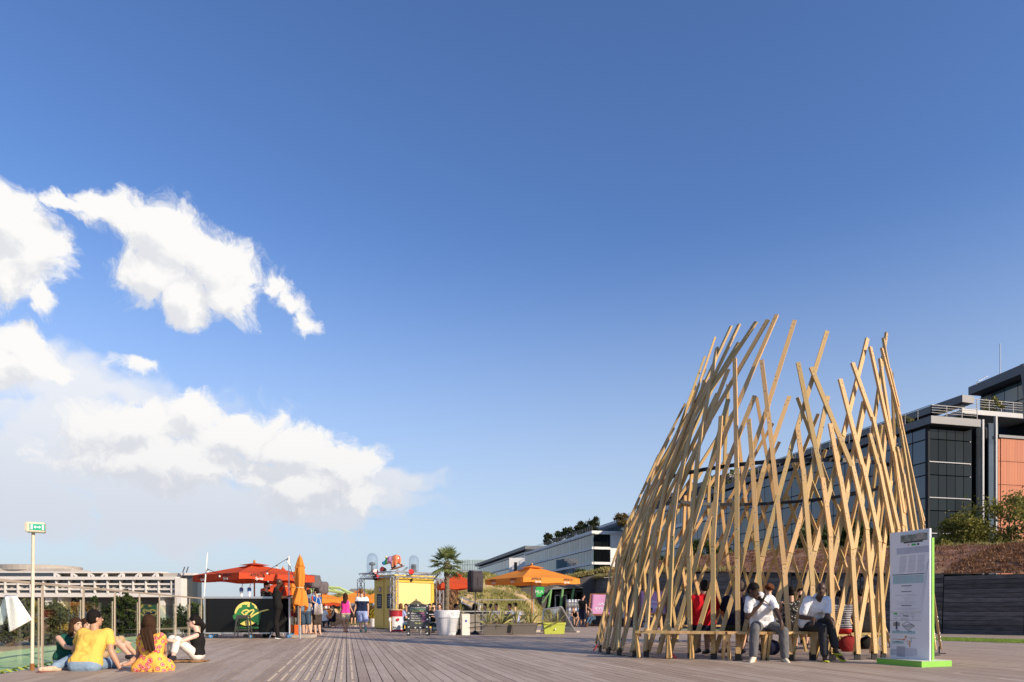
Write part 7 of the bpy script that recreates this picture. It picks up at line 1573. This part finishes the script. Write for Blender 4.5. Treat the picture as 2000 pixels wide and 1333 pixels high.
J = pose_px(dict(Y=11.3, P=(386, 1280), C=(388, 1241, 0), H=(379, 1215, 0), yaw=-78, sw=.15, Ea=(352, 1254, -1), Wa=(328, 1251, -1), Eb=(356, 1250, 1), Wb=(332, 1250, 1), Ka=(346, 1250, -1), Aa=(338, 1283, -1), Ta=(328, 1292, -1), Kb=(336, 1248, 1), Ab=(331, 1279, 1), Tb=(322, 1286, 1)), 1.66)
bwn = person('woman in a black camisole and sunglasses sitting hugging white trousered knees', J, 1.66, 'pale', ('pony', 'black'), dict(m=C_BLK, sleeve=0, loose=.012), dict(m=C_CREAM, len=.86), dict(m=S_BLK), face=-75, vox=NV, det=True, fem=True, bw=.9, glasses=True)
jk = MB(); c0 = gp(368, 1293); jk.grid(lambda u, v: c0 + Vector(((u - .5) * .60, (v - .5) * .42, .006 + .035 * abs(noise.noise(Vector((u * 5, v * 4, 2)))) + .03 * math.sin(u * 3.14) * math.sin(v * 3.14))), 24, 16); o = jk.build('folded_jacket', cloth('brown_jacket', (.32, .17, .075)), smooth=True); tag(o, 'crumpled tan jacket spread under the woman in black', 'jacket')
cg = gp(116, 1301); o = empty('plastic_cup', cg, 0, 'clear plastic cup standing by the balustrade', 'cup'); MB().lathe([(.03, 0), (.045, .12), (.047, .12)], (0, 0, 0), 20, caps=False).build('wall', CLR, o, smooth=True); MB().lathe([(0, .002), (.03, .002)], (0, 0, 0), 16, caps=False).build('bottom', CLR, o)
# ---- at the bar
J = pose_px(dict(Y=20.95, P=(543, 1187), C=(539, 1154, 0), H=(546, 1138.5, 0), yaw=112, hyaw=120, sw=.17, Ea=(547, 1171, 1), Wa=(552, 1157, 1), Eb=(551, 1168, 1), Wb=(564, 1165, 1), Ka=(556, 1210, 1), Aa=(531, 1234, 1), Ta=(527, 1244, 0), Kb=(539, 1214, 0), Ab=(543, 1243, 0), Tb=(552, 1246, 0)), 1.80)
person('bald man all in black leaning on the bar with ankles crossed', J, 1.80, 'dark', ('bald', 'black'), dict(m=C_BLK, sleeve=.5, loose=.02, collar=1), dict(m=C_BLK, len=.98), dict(m=S_BLK, sole=WHT), face=130, vox=.014, beard=True, bw=1.05)
p = pt(521, 1195, 22.0); J = pose_stand((p.x, 22.0, 0), 75, 1.78, 'front'); person('bartender in a black t-shirt standing behind the counter', J, 1.78, 'light', ('short', 'brown'), dict(m=C_BLK, sleeve=.45), dict(m=C_DEN), dict(m=S_BLK), face=80, vox=.016, beard=True)
J = pose_px(dict(Y=24.4, P=(596, 1196), C=(597, 1165, 0), H=(595, 1151, 0), yaw=185, Ea=(579, 1170, -1), Wa=(568, 1166, -1), Eb=(607, 1181, 0), Wb=(608, 1194, 0), Ka=(592, 1218, 0), Aa=(593, 1238, 0), Ta=(592, 1241, -1), Kb=(603, 1218, 0), Ab=(607, 1238, 0), Tb=(608, 1242, -1)), 1.78)
person('man in a blue grey shirt and denim shorts with his back turned at the bar', J, 1.78, 'light', ('short', 'brown'), dict(m=C_STEEL, sleeve=.45, loose=.022), dict(m=C_DEN, len=.46, loose=.028, name='shorts'), dict(m=mat('boot_brown', (.10, .06, .03), .6)), face=190, vox=.016, bw=1.08)
J = pose_px(dict(Y=24.6, P=(619, 1200), C=(619, 1169, 0), H=(617, 1156.5, 0), yaw=-118, sw=.16, Ea=(621, 1183, -1), Wa=(612, 1176, -1), Eb=(613, 1182, 1), Wb=(608, 1174, 1), Ka=(615, 1219, 0), Aa=(616, 1236, 0), Kb=(623, 1219, 0), Ab=(625, 1236, 0)), 1.70)
person('young man in a royal blue t-shirt holding a drink, canvas tote on his shoulder', J, 1.70, 'light', ('short', 'black'), dict(m=C_ROY, sleeve=.42, loose=.02), dict(m=C_BRN, len=.44, loose=.024, name='shorts'), dict(m=mat('sandal_tan', (.5, .36, .26), .6), open=1), face=-95, vox=.016)
tb_ = empty('tote_bag', pt(622, 1191, 24.4), 0, 'white canvas tote bag hanging on the man in royal blue', 'bag'); q = MB(); q.grid(lambda u, v: pt(614.5 + 15 * u + 2.0 * v * (u - .5), 1181 + 19 * v + 1.5 * math.sin(u * 4), 24.25 + .05 * math.cos(u * 3.14) - .05 * math.sin(v * 3.14)), 10, 10); o = q.build('bag', C_CREAM, tb_, True, smooth=True); md = o.modifiers.new('t', 'SOLIDIFY'); md.thickness = .03; q = MB(); q.tube([pt(616, 1182, 24.3), pt(619, 1168, 24.42), pt(624, 1168, 24.5), pt(628, 1183, 24.3)], .012, 5); q.build('strap', C_CREAM, tb_, True)
dr_ = empty('drink_glass', pt(610, 1172, 24.2), 0, 'tall red drink in the hand of the man in royal blue', 'drink'); q = MB(); q.lathe([(.03, -.08), (.035, .08)], pt(610, 1169, 24.2), 12); q.build('glass', mat('red_drink', (.45, .06, .03), .1), dr_, True)
p = pt(603, 1195, 25.6); J = pose_stand((p.x, 25.6, 0), 160, 1.66); person('person in a cream top half hidden behind the denim shorts', J, 1.66, 'light', ('bob', 'brown'), dict(m=C_CREAM, sleeve=.4), dict(m=C_BEI, len=.35, name='shorts'), None, face=160, vox=.018, fem=True)
# ---- walking couple
J = pose_px(dict(Y=27.4, P=(675, 1199), C=(675, 1176, 0), H=(675, 1164, 0), yaw=180, sw=.155, Ea=(666, 1187, 0), Wa=(665, 1197, 0), Eb=(685, 1188, 0), Wb=(690, 1198, 0), Ka=(672, 1216, 0), Aa=(673, 1231, 0), Kb=(679, 1216, 0), Ab=(677, 1232, 0)), 1.62)
person('woman in a bright pink top walking away hand in hand', J, 1.62, 'tan', ('long', 'brown', Vector((0, -.02, -.20))), dict(m=C_PNK, sleeve=0, loose=.018), dict(m=C_BEI, len=.24, loose=.022, name='shorts'), dict(m=mat('sandal_brown', (.25, .13, .06), .6), open=1), face=180, vox=.016, fem=True, bw=.92)
zs_ = pt(0, 1174.5, 27.6).z
J = pose_px(dict(Y=27.6, P=(707, 1196), C=(707, 1169.5, 0), H=(706, 1156.5, 0), yaw=181, Ea=(695, 1184, 0), Wa=(692, 1196, 0), Eb=(719, 1184, 0), Wb=(719, 1197, 0), Ka=(703.5, 1216, 0), Aa=(705, 1232, 0), Kb=(715, 1216, 0), Ab=(714.5, 1227, -1), Tb=(714, 1234, 0)), 1.80)
person('man in a white and navy t-shirt and pale blue shorts walking away', J, 1.80, 'light', ('short', 'lightbrown'), dict(m=two_tone('white_navy', (.014, .022, .055), (.76, .76, .78), zs_), sleeve=.42, loose=.022), dict(m=C_LBL, len=.40, loose=.03, name='shorts'), dict(m=S_TEAL, sole=S_LIME), face=180, vox=.016, bw=1.05)
# ---- far terrace
fr_ = random.Random(12); tops = [C_WHT, C_BLK, C_GRY, C_NVY, C_STEEL, C_RED, C_BEI, C_CREAM, C_ROY]
J = pose_sit((pt(652, 0, 35.2).x, 35.2, 0), -70, 1.62, .30, 'lap', .0); person('woman in a black vest sitting in the pale deck chair', J, 1.62, 'light', ('bun', 'lightbrown'), dict(m=C_BLK, sleeve=0), dict(m=C_NVY, len=.3, name='skirt'), None, face=-70, vox=.02, fem=True)
far = [(636, 46, 0, 1.75, C_WHT, 'person in a white shirt standing beyond the orange deck chair', 'short', 'black'), (659, 47, 180, 1.78, C_BLK, 'person in black standing beyond the pale deck chair', 'short', 'black'), (645, 52, 90, 1.72, C_NVY, 'person in navy on the far terrace', 'short', 'black'), (690, 42, 20, 1.68, C_GRY, 'person in grey behind the walking couple', 'bob', 'black'), (687, 49, 200, 1.7, C_RED, 'person in red on the far terrace between the couple', 'short', 'brown'), (733, 44, -30, 1.7, C_WHT, 'person in white behind the lighting truss leg', 'bob', 'lightbrown'), (727, 47, 30, 1.74, C_STEEL, 'person in steel blue behind the flower pot', 'short', 'brown'), (722, 50, 180, 1.75, C_NVY, 'person in dark blue far behind the truss', 'short', 'black')]
for (px, Y, yw, h, m_, lab, hs_, hc) in far: J = pose_stand((pt(px, 0, Y).x, Y, 0), yw, h, fr_.choice(('down', 'front'))); person(lab, J, h, fr_.choice(('light', 'tan')), (hs_, hc), dict(m=m_, sleeve=.4), dict(m=fr_.choice((C_DEN, C_BRN, C_BLK)), len=fr_.choice((.45, .98))), dict(m=S_BLK), face=yw, vox=.026)
J = pose_sit((pt(632, 0, 34.9).x, 34.9, 0), 176, 1.7, .28, 'lap', -.12); person('dark haired person reclining in the orange deck chair', J, 1.7, 'light', ('short', 'black'), dict(m=C_WHT, sleeve=.4), dict(m=C_DEN), dict(m=S_BLK), face=176, vox=.022)
# ---- diners behind the railing
diners = [(783, 1187, 28.6, 150, 'lightbrown', 'bob', C_LBL, 'woman with light brown hair and pale blue top behind the drum', 0, 0), (793, 1191, 29.4, -10, 'brown', 'short', C_GRY, 'person in sunglasses beside the chalkboard', 1, 0), (839, 1187, 29.5, 10, 'black', 'short', C_WHT, 'dark haired person in white behind the bearded diner', 0, 0), (847, 1184.5, 26.9, -20, 'black', 'short', C_BLK, 'bearded man in black eating at the grey table', 0, 1), (858, 1187, 29, 0, 'brown', 'short', C_NVY, 'person in navy partly hidden by the white pot', 0, 0), (891, 1186, 29.4, 95, 'black', 'short', C_RED, 'dark haired man in profile between the pot and the loudspeaker', 0, 0), (927, 1187, 28.2, 200, 'black', 'bob', C_BRN, 'dark haired diner behind the loudspeaker pole', 0, 0), (947, 1187.5, 28.6, -40, 'black', 'short', C_NVY, 'black haired diner in navy behind the yucca', 0, 0), (958.5, 1186, 29.6, 180, 'grey', 'short', C_BLK, 'grey haired diner with back turned behind the yucca', 0, 0), (968.5, 1186.5, 28.6, -20, 'black', 'short', C_WHT, 'diner in white facing the yuccas', 0, 0), (995, 1188.5, 28.6, -70, 'brown', 'short', C_CREAM, 'brown haired diner in profile between the planters', 0, 0), (1005.5, 1184.5, 28.2, 200, 'black', 'curly', C_LBL, 'curly haired diner beside the umbrella pole', 0, 0)]
for (px, py, Y, yw, hc, hs_, m_, lab, gl_, bd_) in diners:
    p = pt(px, py, Y); f = fv(yw); seat = max(.25, p.z - .235 - .49 - .09); J = pose_sit((p.x - f.x * .1, Y - f.y * .1, 0), yw, 1.72, seat, 'table', .05)
    person(lab, J, 1.72, fr_.choice(('light', 'tan', 'light')), (hs_, hc), dict(m=m_, sleeve=.42), dict(m=C_DEN), dict(m=S_BLK), face=yw, vox=.02, glasses=bool(gl_), beard=bool(bd_), det=(bd_ == 1))
# ---- by the pink chairs
J = pose_px(dict(Y=36.6, P=(1138, 1193), C=(1137.5, 1174.5, 0), H=(1139.5, 1165, 0), yaw=150, Ea=(1131, 1183, 1), Wa=(1134, 1191, 1), Eb=(1145, 1184, -1), Wb=(1145, 1193, -1), Ka=(1135, 1209, 0), Aa=(1135, 1223, 0), Kb=(1142, 1209, 0), Ab=(1142, 1223, 0)), 1.78)
person('man in a black t-shirt and navy shorts standing before the pink deck chair', J, 1.78, 'tan', ('short', 'black'), dict(m=C_BLK, sleeve=.42), dict(m=C_NVY, len=.44, loose=.028, name='shorts'), dict(m=S_BLK, sole=WHT), face=120, vox=.018)
J = pose_px(dict(Y=36.8, P=(1124, 1208), C=(1122, 1197, -1), H=(1119.5, 1190, -1), yaw=-20, sw=.155, Ea=(1117, 1204, -1), Wa=(1122, 1207, -1), Eb=(1129, 1204, -1), Wb=(1126, 1207, -1), Ka=(1121, 1208, -1), Aa=(1122, 1222, 0), Kb=(1130, 1208, -1), Ab=(1125, 1222, 0)), 1.64)
person('woman in a black vest sitting bent forward by the pink deck chair', J, 1.64, 'tan', ('bun', 'lightbrown'), dict(m=C_BLK, sleeve=0), dict(m=C_BEI, len=.26, name='shorts'), dict(m=S_BLK), face=-30, vox=.018, fem=True, bw=.95)
st_ = empty('low_stool', gp(1124, 1223), 0, 'low crate stool under the woman in the black vest', 'stool'); MB().box((0, .1, .2), (.38, .36, .4)).build('crate', WOB, st_)
J = pose_px(dict(Y=37.0, P=(1157, 1208), C=(1151, 1200, 1), H=(1149, 1194.5, 0), yaw=-30, Ea=(1146, 1203, 0), Wa=(1146, 1208, -1), Eb=(1154, 1191, 0), Wb=(1150, 1188, 0), Ka=(1150, 1207, -1), Aa=(1146, 1217, -1), Kb=(1155, 1210, -1), Ab=(1151, 1219, -1)), 1.68); person('person lounging in the pink deck chair with an arm raised', J, 1.68, 'tan', ('short', 'black'), dict(m=C_GRY, sleeve=.4), dict(m=C_DEN), dict(m=S_BLK), face=-30, vox=.02)
J = pose_px(dict(Y=35.6, P=(1268, 1209), C=(1272, 1201, 1), H=(1271, 1192, 0), yaw=-30, Ea=(1263, 1206, 0), Wa=(1262, 1212, -1), Eb=(1280, 1207, 0), Wb=(1275, 1212, -1), Ka=(1258, 1208, -1), Aa=(1256, 1220, -1), Kb=(1264, 1211, -1), Ab=(1262, 1222, -1)), 1.7); person('person in a beige top lounging in the pink chair beside the white screen', J, 1.7, 'tan', ('short', 'black'), dict(m=C_TAN, sleeve=.42), dict(m=C_NVY), dict(m=S_BLK), face=-40, vox=.02)
J = pose_sit((pt(1217, 0, 38).x, 38, 0), 20, 1.66, .30, 'lap', -.08); person('dark haired person in white between the pink chairs', J, 1.66, 'tan', ('short', 'black'), dict(m=C_WHT, sleeve=.4), dict(m=C_DEN), dict(m=S_BLK), face=20, vox=.022)
# ---- in the pavilion
J = pose_px(dict(Y=11.72, P=(1490, 1222), C=(1485, 1171, -1), H=(1472, 1154, -1), yaw=8, Ea=(1459, 1206, -1), Wa=(1486, 1180, -1), Eb=(1517, 1196, -1), Wb=(1525, 1213, -1), Ka=(1474, 1230, -1), Aa=(1471, 1283, 0), Ta=(1466, 1295, -1), Kb=(1530, 1233, -1), Ab=(1533, 1286, 0), Tb=(1540, 1297, -1)), 1.80)
phm = person('man in a white polo and grey jeans on the bench phoning', J, 1.80, 'dark', ('short', 'black'), dict(m=C_WHT, sleeve=.5, loose=.018, collar=1), dict(m=C_GJN, len=.97, loose=.018), dict(m=S_CRM, sole=S_GUM), face=38, pitch=22, vox=NV, det=True, bw=1.08, hands={'a': Vector((.35, -.2, .9)).normalized(), 'b': Vector((.12, -.2, -.95)).normalized()})
q = MB(); d0 = J['C'] + Vector((-.04, -.13, .02)); d1 = J['P'] + Vector((.30, -.10, .14)); q.tube([J['Sa'].lerp(J['C'], .5) + Vector((0, -.04, .075)), d0, d0.lerp(d1, .35) + Vector((0, -.045, 0)), d0.lerp(d1, .7) + Vector((.02, -.03, 0)), d1], [.020] * 5, 6, sx=.4); q.build('bag_strap', mat('leather_strap', (.085, .045, .028), .6), phm, True)
ph = empty('mobile_phone', J['Wa'] + Vector((.04, -.03, .08)), 0, 'dark mobile phone held to the ear of the man in the white polo', 'phone'); MB().box(J['Wa'] + Vector((.035, -.045, .10)), (.012, .07, .14), M=Matrix.Rotation(R(22), 3, 'Y')).build('case', S_BLK, ph, True)
J = pose_px(dict(Y=11.70, P=(1582, 1222), C=(1596, 1173, -1), H=(1604, 1152, -1), yaw=14, Ea=(1565, 1206, -1), Wa=(1590, 1208, -1), Eb=(1616, 1204, -1), Wb=(1622, 1211, -1), Ka=(1606, 1226, -1), Aa=(1611, 1287, 0), Ta=(1616, 1298, -1), Kb=(1620, 1214, -1), Ab=(1632, 1269, 0), Tb=(1646, 1287, -1)), 1.80)
person('bald man in a pale short sleeved shirt sitting cross legged in lime flip flops', J, 1.80, 'dark', ('bald', 'black'), dict(m=C_PIN, sleeve=.55, loose=.022, collar=1), dict(m=C_DGJ, len=.93, loose=.016), dict(m=S_LIME, open=1), face=-25, pitch=4, vox=NV, det=True, bw=1.02, hands={'a': Vector((-.55, -.5, -.6)).normalized(), 'b': Vector((.4, -.3, -.85)).normalized()})
J = pose_px(dict(Y=12.45, P=(1373, 1222), C=(1374, 1170, 0), H=(1376, 1147, 0), yaw=184, Ea=(1354, 1195, 1), Wa=(1364, 1212, 1), Eb=(1401, 1194, 1), Wb=(1395, 1212, 1), Ka=(1362, 1222, 1), Aa=(1364, 1268, 0), Kb=(1381, 1222, 1), Ab=(1381, 1270, 0)), 1.80)
person('man in a red t-shirt seated on the pavilion bench with his back turned', J, 1.80, 'tan', ('short', 'black'), dict(m=C_RED, sleeve=.5, loose=.022, collar=1), dict(m=C_NVY, len=.47, loose=.02, name='shorts'), dict(m=S_BLK), face=170, vox=.013, bw=1.15)
J = pose_px(dict(Y=12.45, P=(1438, 1222), C=(1437, 1172, 0), H=(1448, 1148, 0), yaw=192, Ea=(1411, 1196, 1), Wa=(1424, 1214, 1), Eb=(1464, 1196, 1), Wb=(1458, 1212, 1), Ka=(1420, 1223, 1), Aa=(1415, 1268, 0), Kb=(1452, 1223, 1), Ab=(1450, 1269, 0)), 1.80)
person('man in a navy polo seated with his back turned beside the man in red', J, 1.80, 'light', ('short', 'grey'), dict(m=C_NVY, sleeve=.5, loose=.022, collar=1), dict(m=cloth('olive_shorts', (.035, .045, .028)), len=.47, loose=.02, name='shorts'), dict(m=S_BLK), face=150, vox=.013, bw=1.18)
inner = [(1502, 1152, 15.6, 185, 'red', 'curly', C_GRY, 'light', 'reddish curly haired person inside the pavilion behind the phone caller', 0), (1545, 1157, 14.4, 165, 'black', 'bun', C_TNK, 'tan', 'person in a dotted tank top seated inside the pavilion', 0), (1564, 1159, 16.2, -25, 'black', 'short', C_GRY, 'light', 'bearded man in grey facing out inside the pavilion', 1), (1644, 1165, 14.9, 150, 'black', 'curly', C_STR, 'tan', 'person in a striped top and pink headband seated inside the pavilion', 0), (1681, 1162, 14.9, -160, 'black', 'curly', C_BLK, 'tan', 'curly haired person in black seated beside the pink headband', 0)]
for (px, py, Y, yw, hc, hs_, m_, sk_, lab, bd_) in inner:
    p = pt(px, py, Y); f = fv(yw); J = pose_sit((p.x - f.x * .1, Y - f.y * .1, 0), yw, 1.74, max(.3, p.z - .235 - .49 - .09), 'table', .06)
    o = person(lab, J, 1.74, sk_, (hs_, hc), dict(m=m_, sleeve=0 if m_ is C_TNK else .42), dict(m=C_BLK if m_ is not C_STR else cloth('rasta_skirt', (.40, .02, .02)), len=.7), dict(m=S_BLK), face=yw, vox=.016, beard=bool(bd_))
    if m_ is C_STR: q = MB(); q.ell(J['Hd'] + Vector((0, .01, .055)), (.098, .112, .045), 14, 6); q.build('headband', C_PNK, o, True, smooth=True)
    if Y < 15.3: MB().box((J['P'].x, J['P'].y, (J['P'].z - .10) - .02), (.75, .34, .045)).build('bench_board', WD, pav, True); MB().bar((J['P'].x - .3, J['P'].y, 0), (J['P'].x - .22, J['P'].y, J['P'].z - .14), .06, .045).build('bench_leg', WD, pav, True); MB().bar((J['P'].x + .3, J['P'].y, 0), (J['P'].x + .22, J['P'].y, J['P'].z - .14), .06, .045).build('bench_leg', WD, pav, True)
    else: MB().box((J['P'].x, J['P'].y, (J['P'].z - .10) - .02), (.75, .34, .045)).build('bench_board', WD, pav, True)
def bag(px, py, w_, h_, m_, label, dy=.0):
    c = gp(px, py); q = MB(); q.ell(c + Vector((0, dy, h_ * .42)), (w_ * .5, w_ * .36, h_ * .5), 14, 9); q.ell(c + Vector((w_ * .12, dy, h_ * .68)), (w_ * .32, w_ * .26, h_ * .28), 12, 8); r = empty('backpack', c, 0, label, 'bag'); remesh(q, 'sack', m_, r, .02, 2)
    q = MB(); q.tube([c + Vector((-.05, dy - w_ * .2, h_ * .85)), c + Vector((0, dy - w_ * .2, h_ * 1.05)), c + Vector((.07, dy - w_ * .2, h_ * .85))], .012, 6); q.build('strap', m_, r, True)
bag(1503, 1279, .42, .30, C_NVY, 'dark navy backpack under the bench between the two seated men'); bag(1655, 1273, .36, .36, cloth('dark_red', (.20, .02, .02)), 'dark red bag on the deck inside the pavilion'); bag(1690, 1268, .30, .30, C_BLK, 'black bag on the deck behind the information board')
bc = pt(1261, 1229, 11.95); o = empty('beer_cup', (bc.x, bc.y, .495), 0, 'plastic cup with a little beer left on the bench end', 'cup'); MB().lathe([(.030, 0), (.040, .135), (.042, .135)], (0, 0, 0), 18, caps=False).build('wall', CLR, o, smooth=True); MB().lathe([(0, .004), (.030, .004), (.032, .03), (0, .03)], (0, 0, 0), 16).build('beer', mat('beer', (.50, .24, .03), .2), o)
# ================================================================ bake the modifiers into plain meshes
bpy.context.view_layer.update(); dg = bpy.context.evaluated_depsgraph_get()
todo = [o for o in bpy.data.objects if o.type == 'MESH' and o.modifiers]
new = [(o, bpy.data.meshes.new_from_object(o.evaluated_get(dg))) for o in todo]
for o, me in new: o.modifiers.clear(); o.data = me
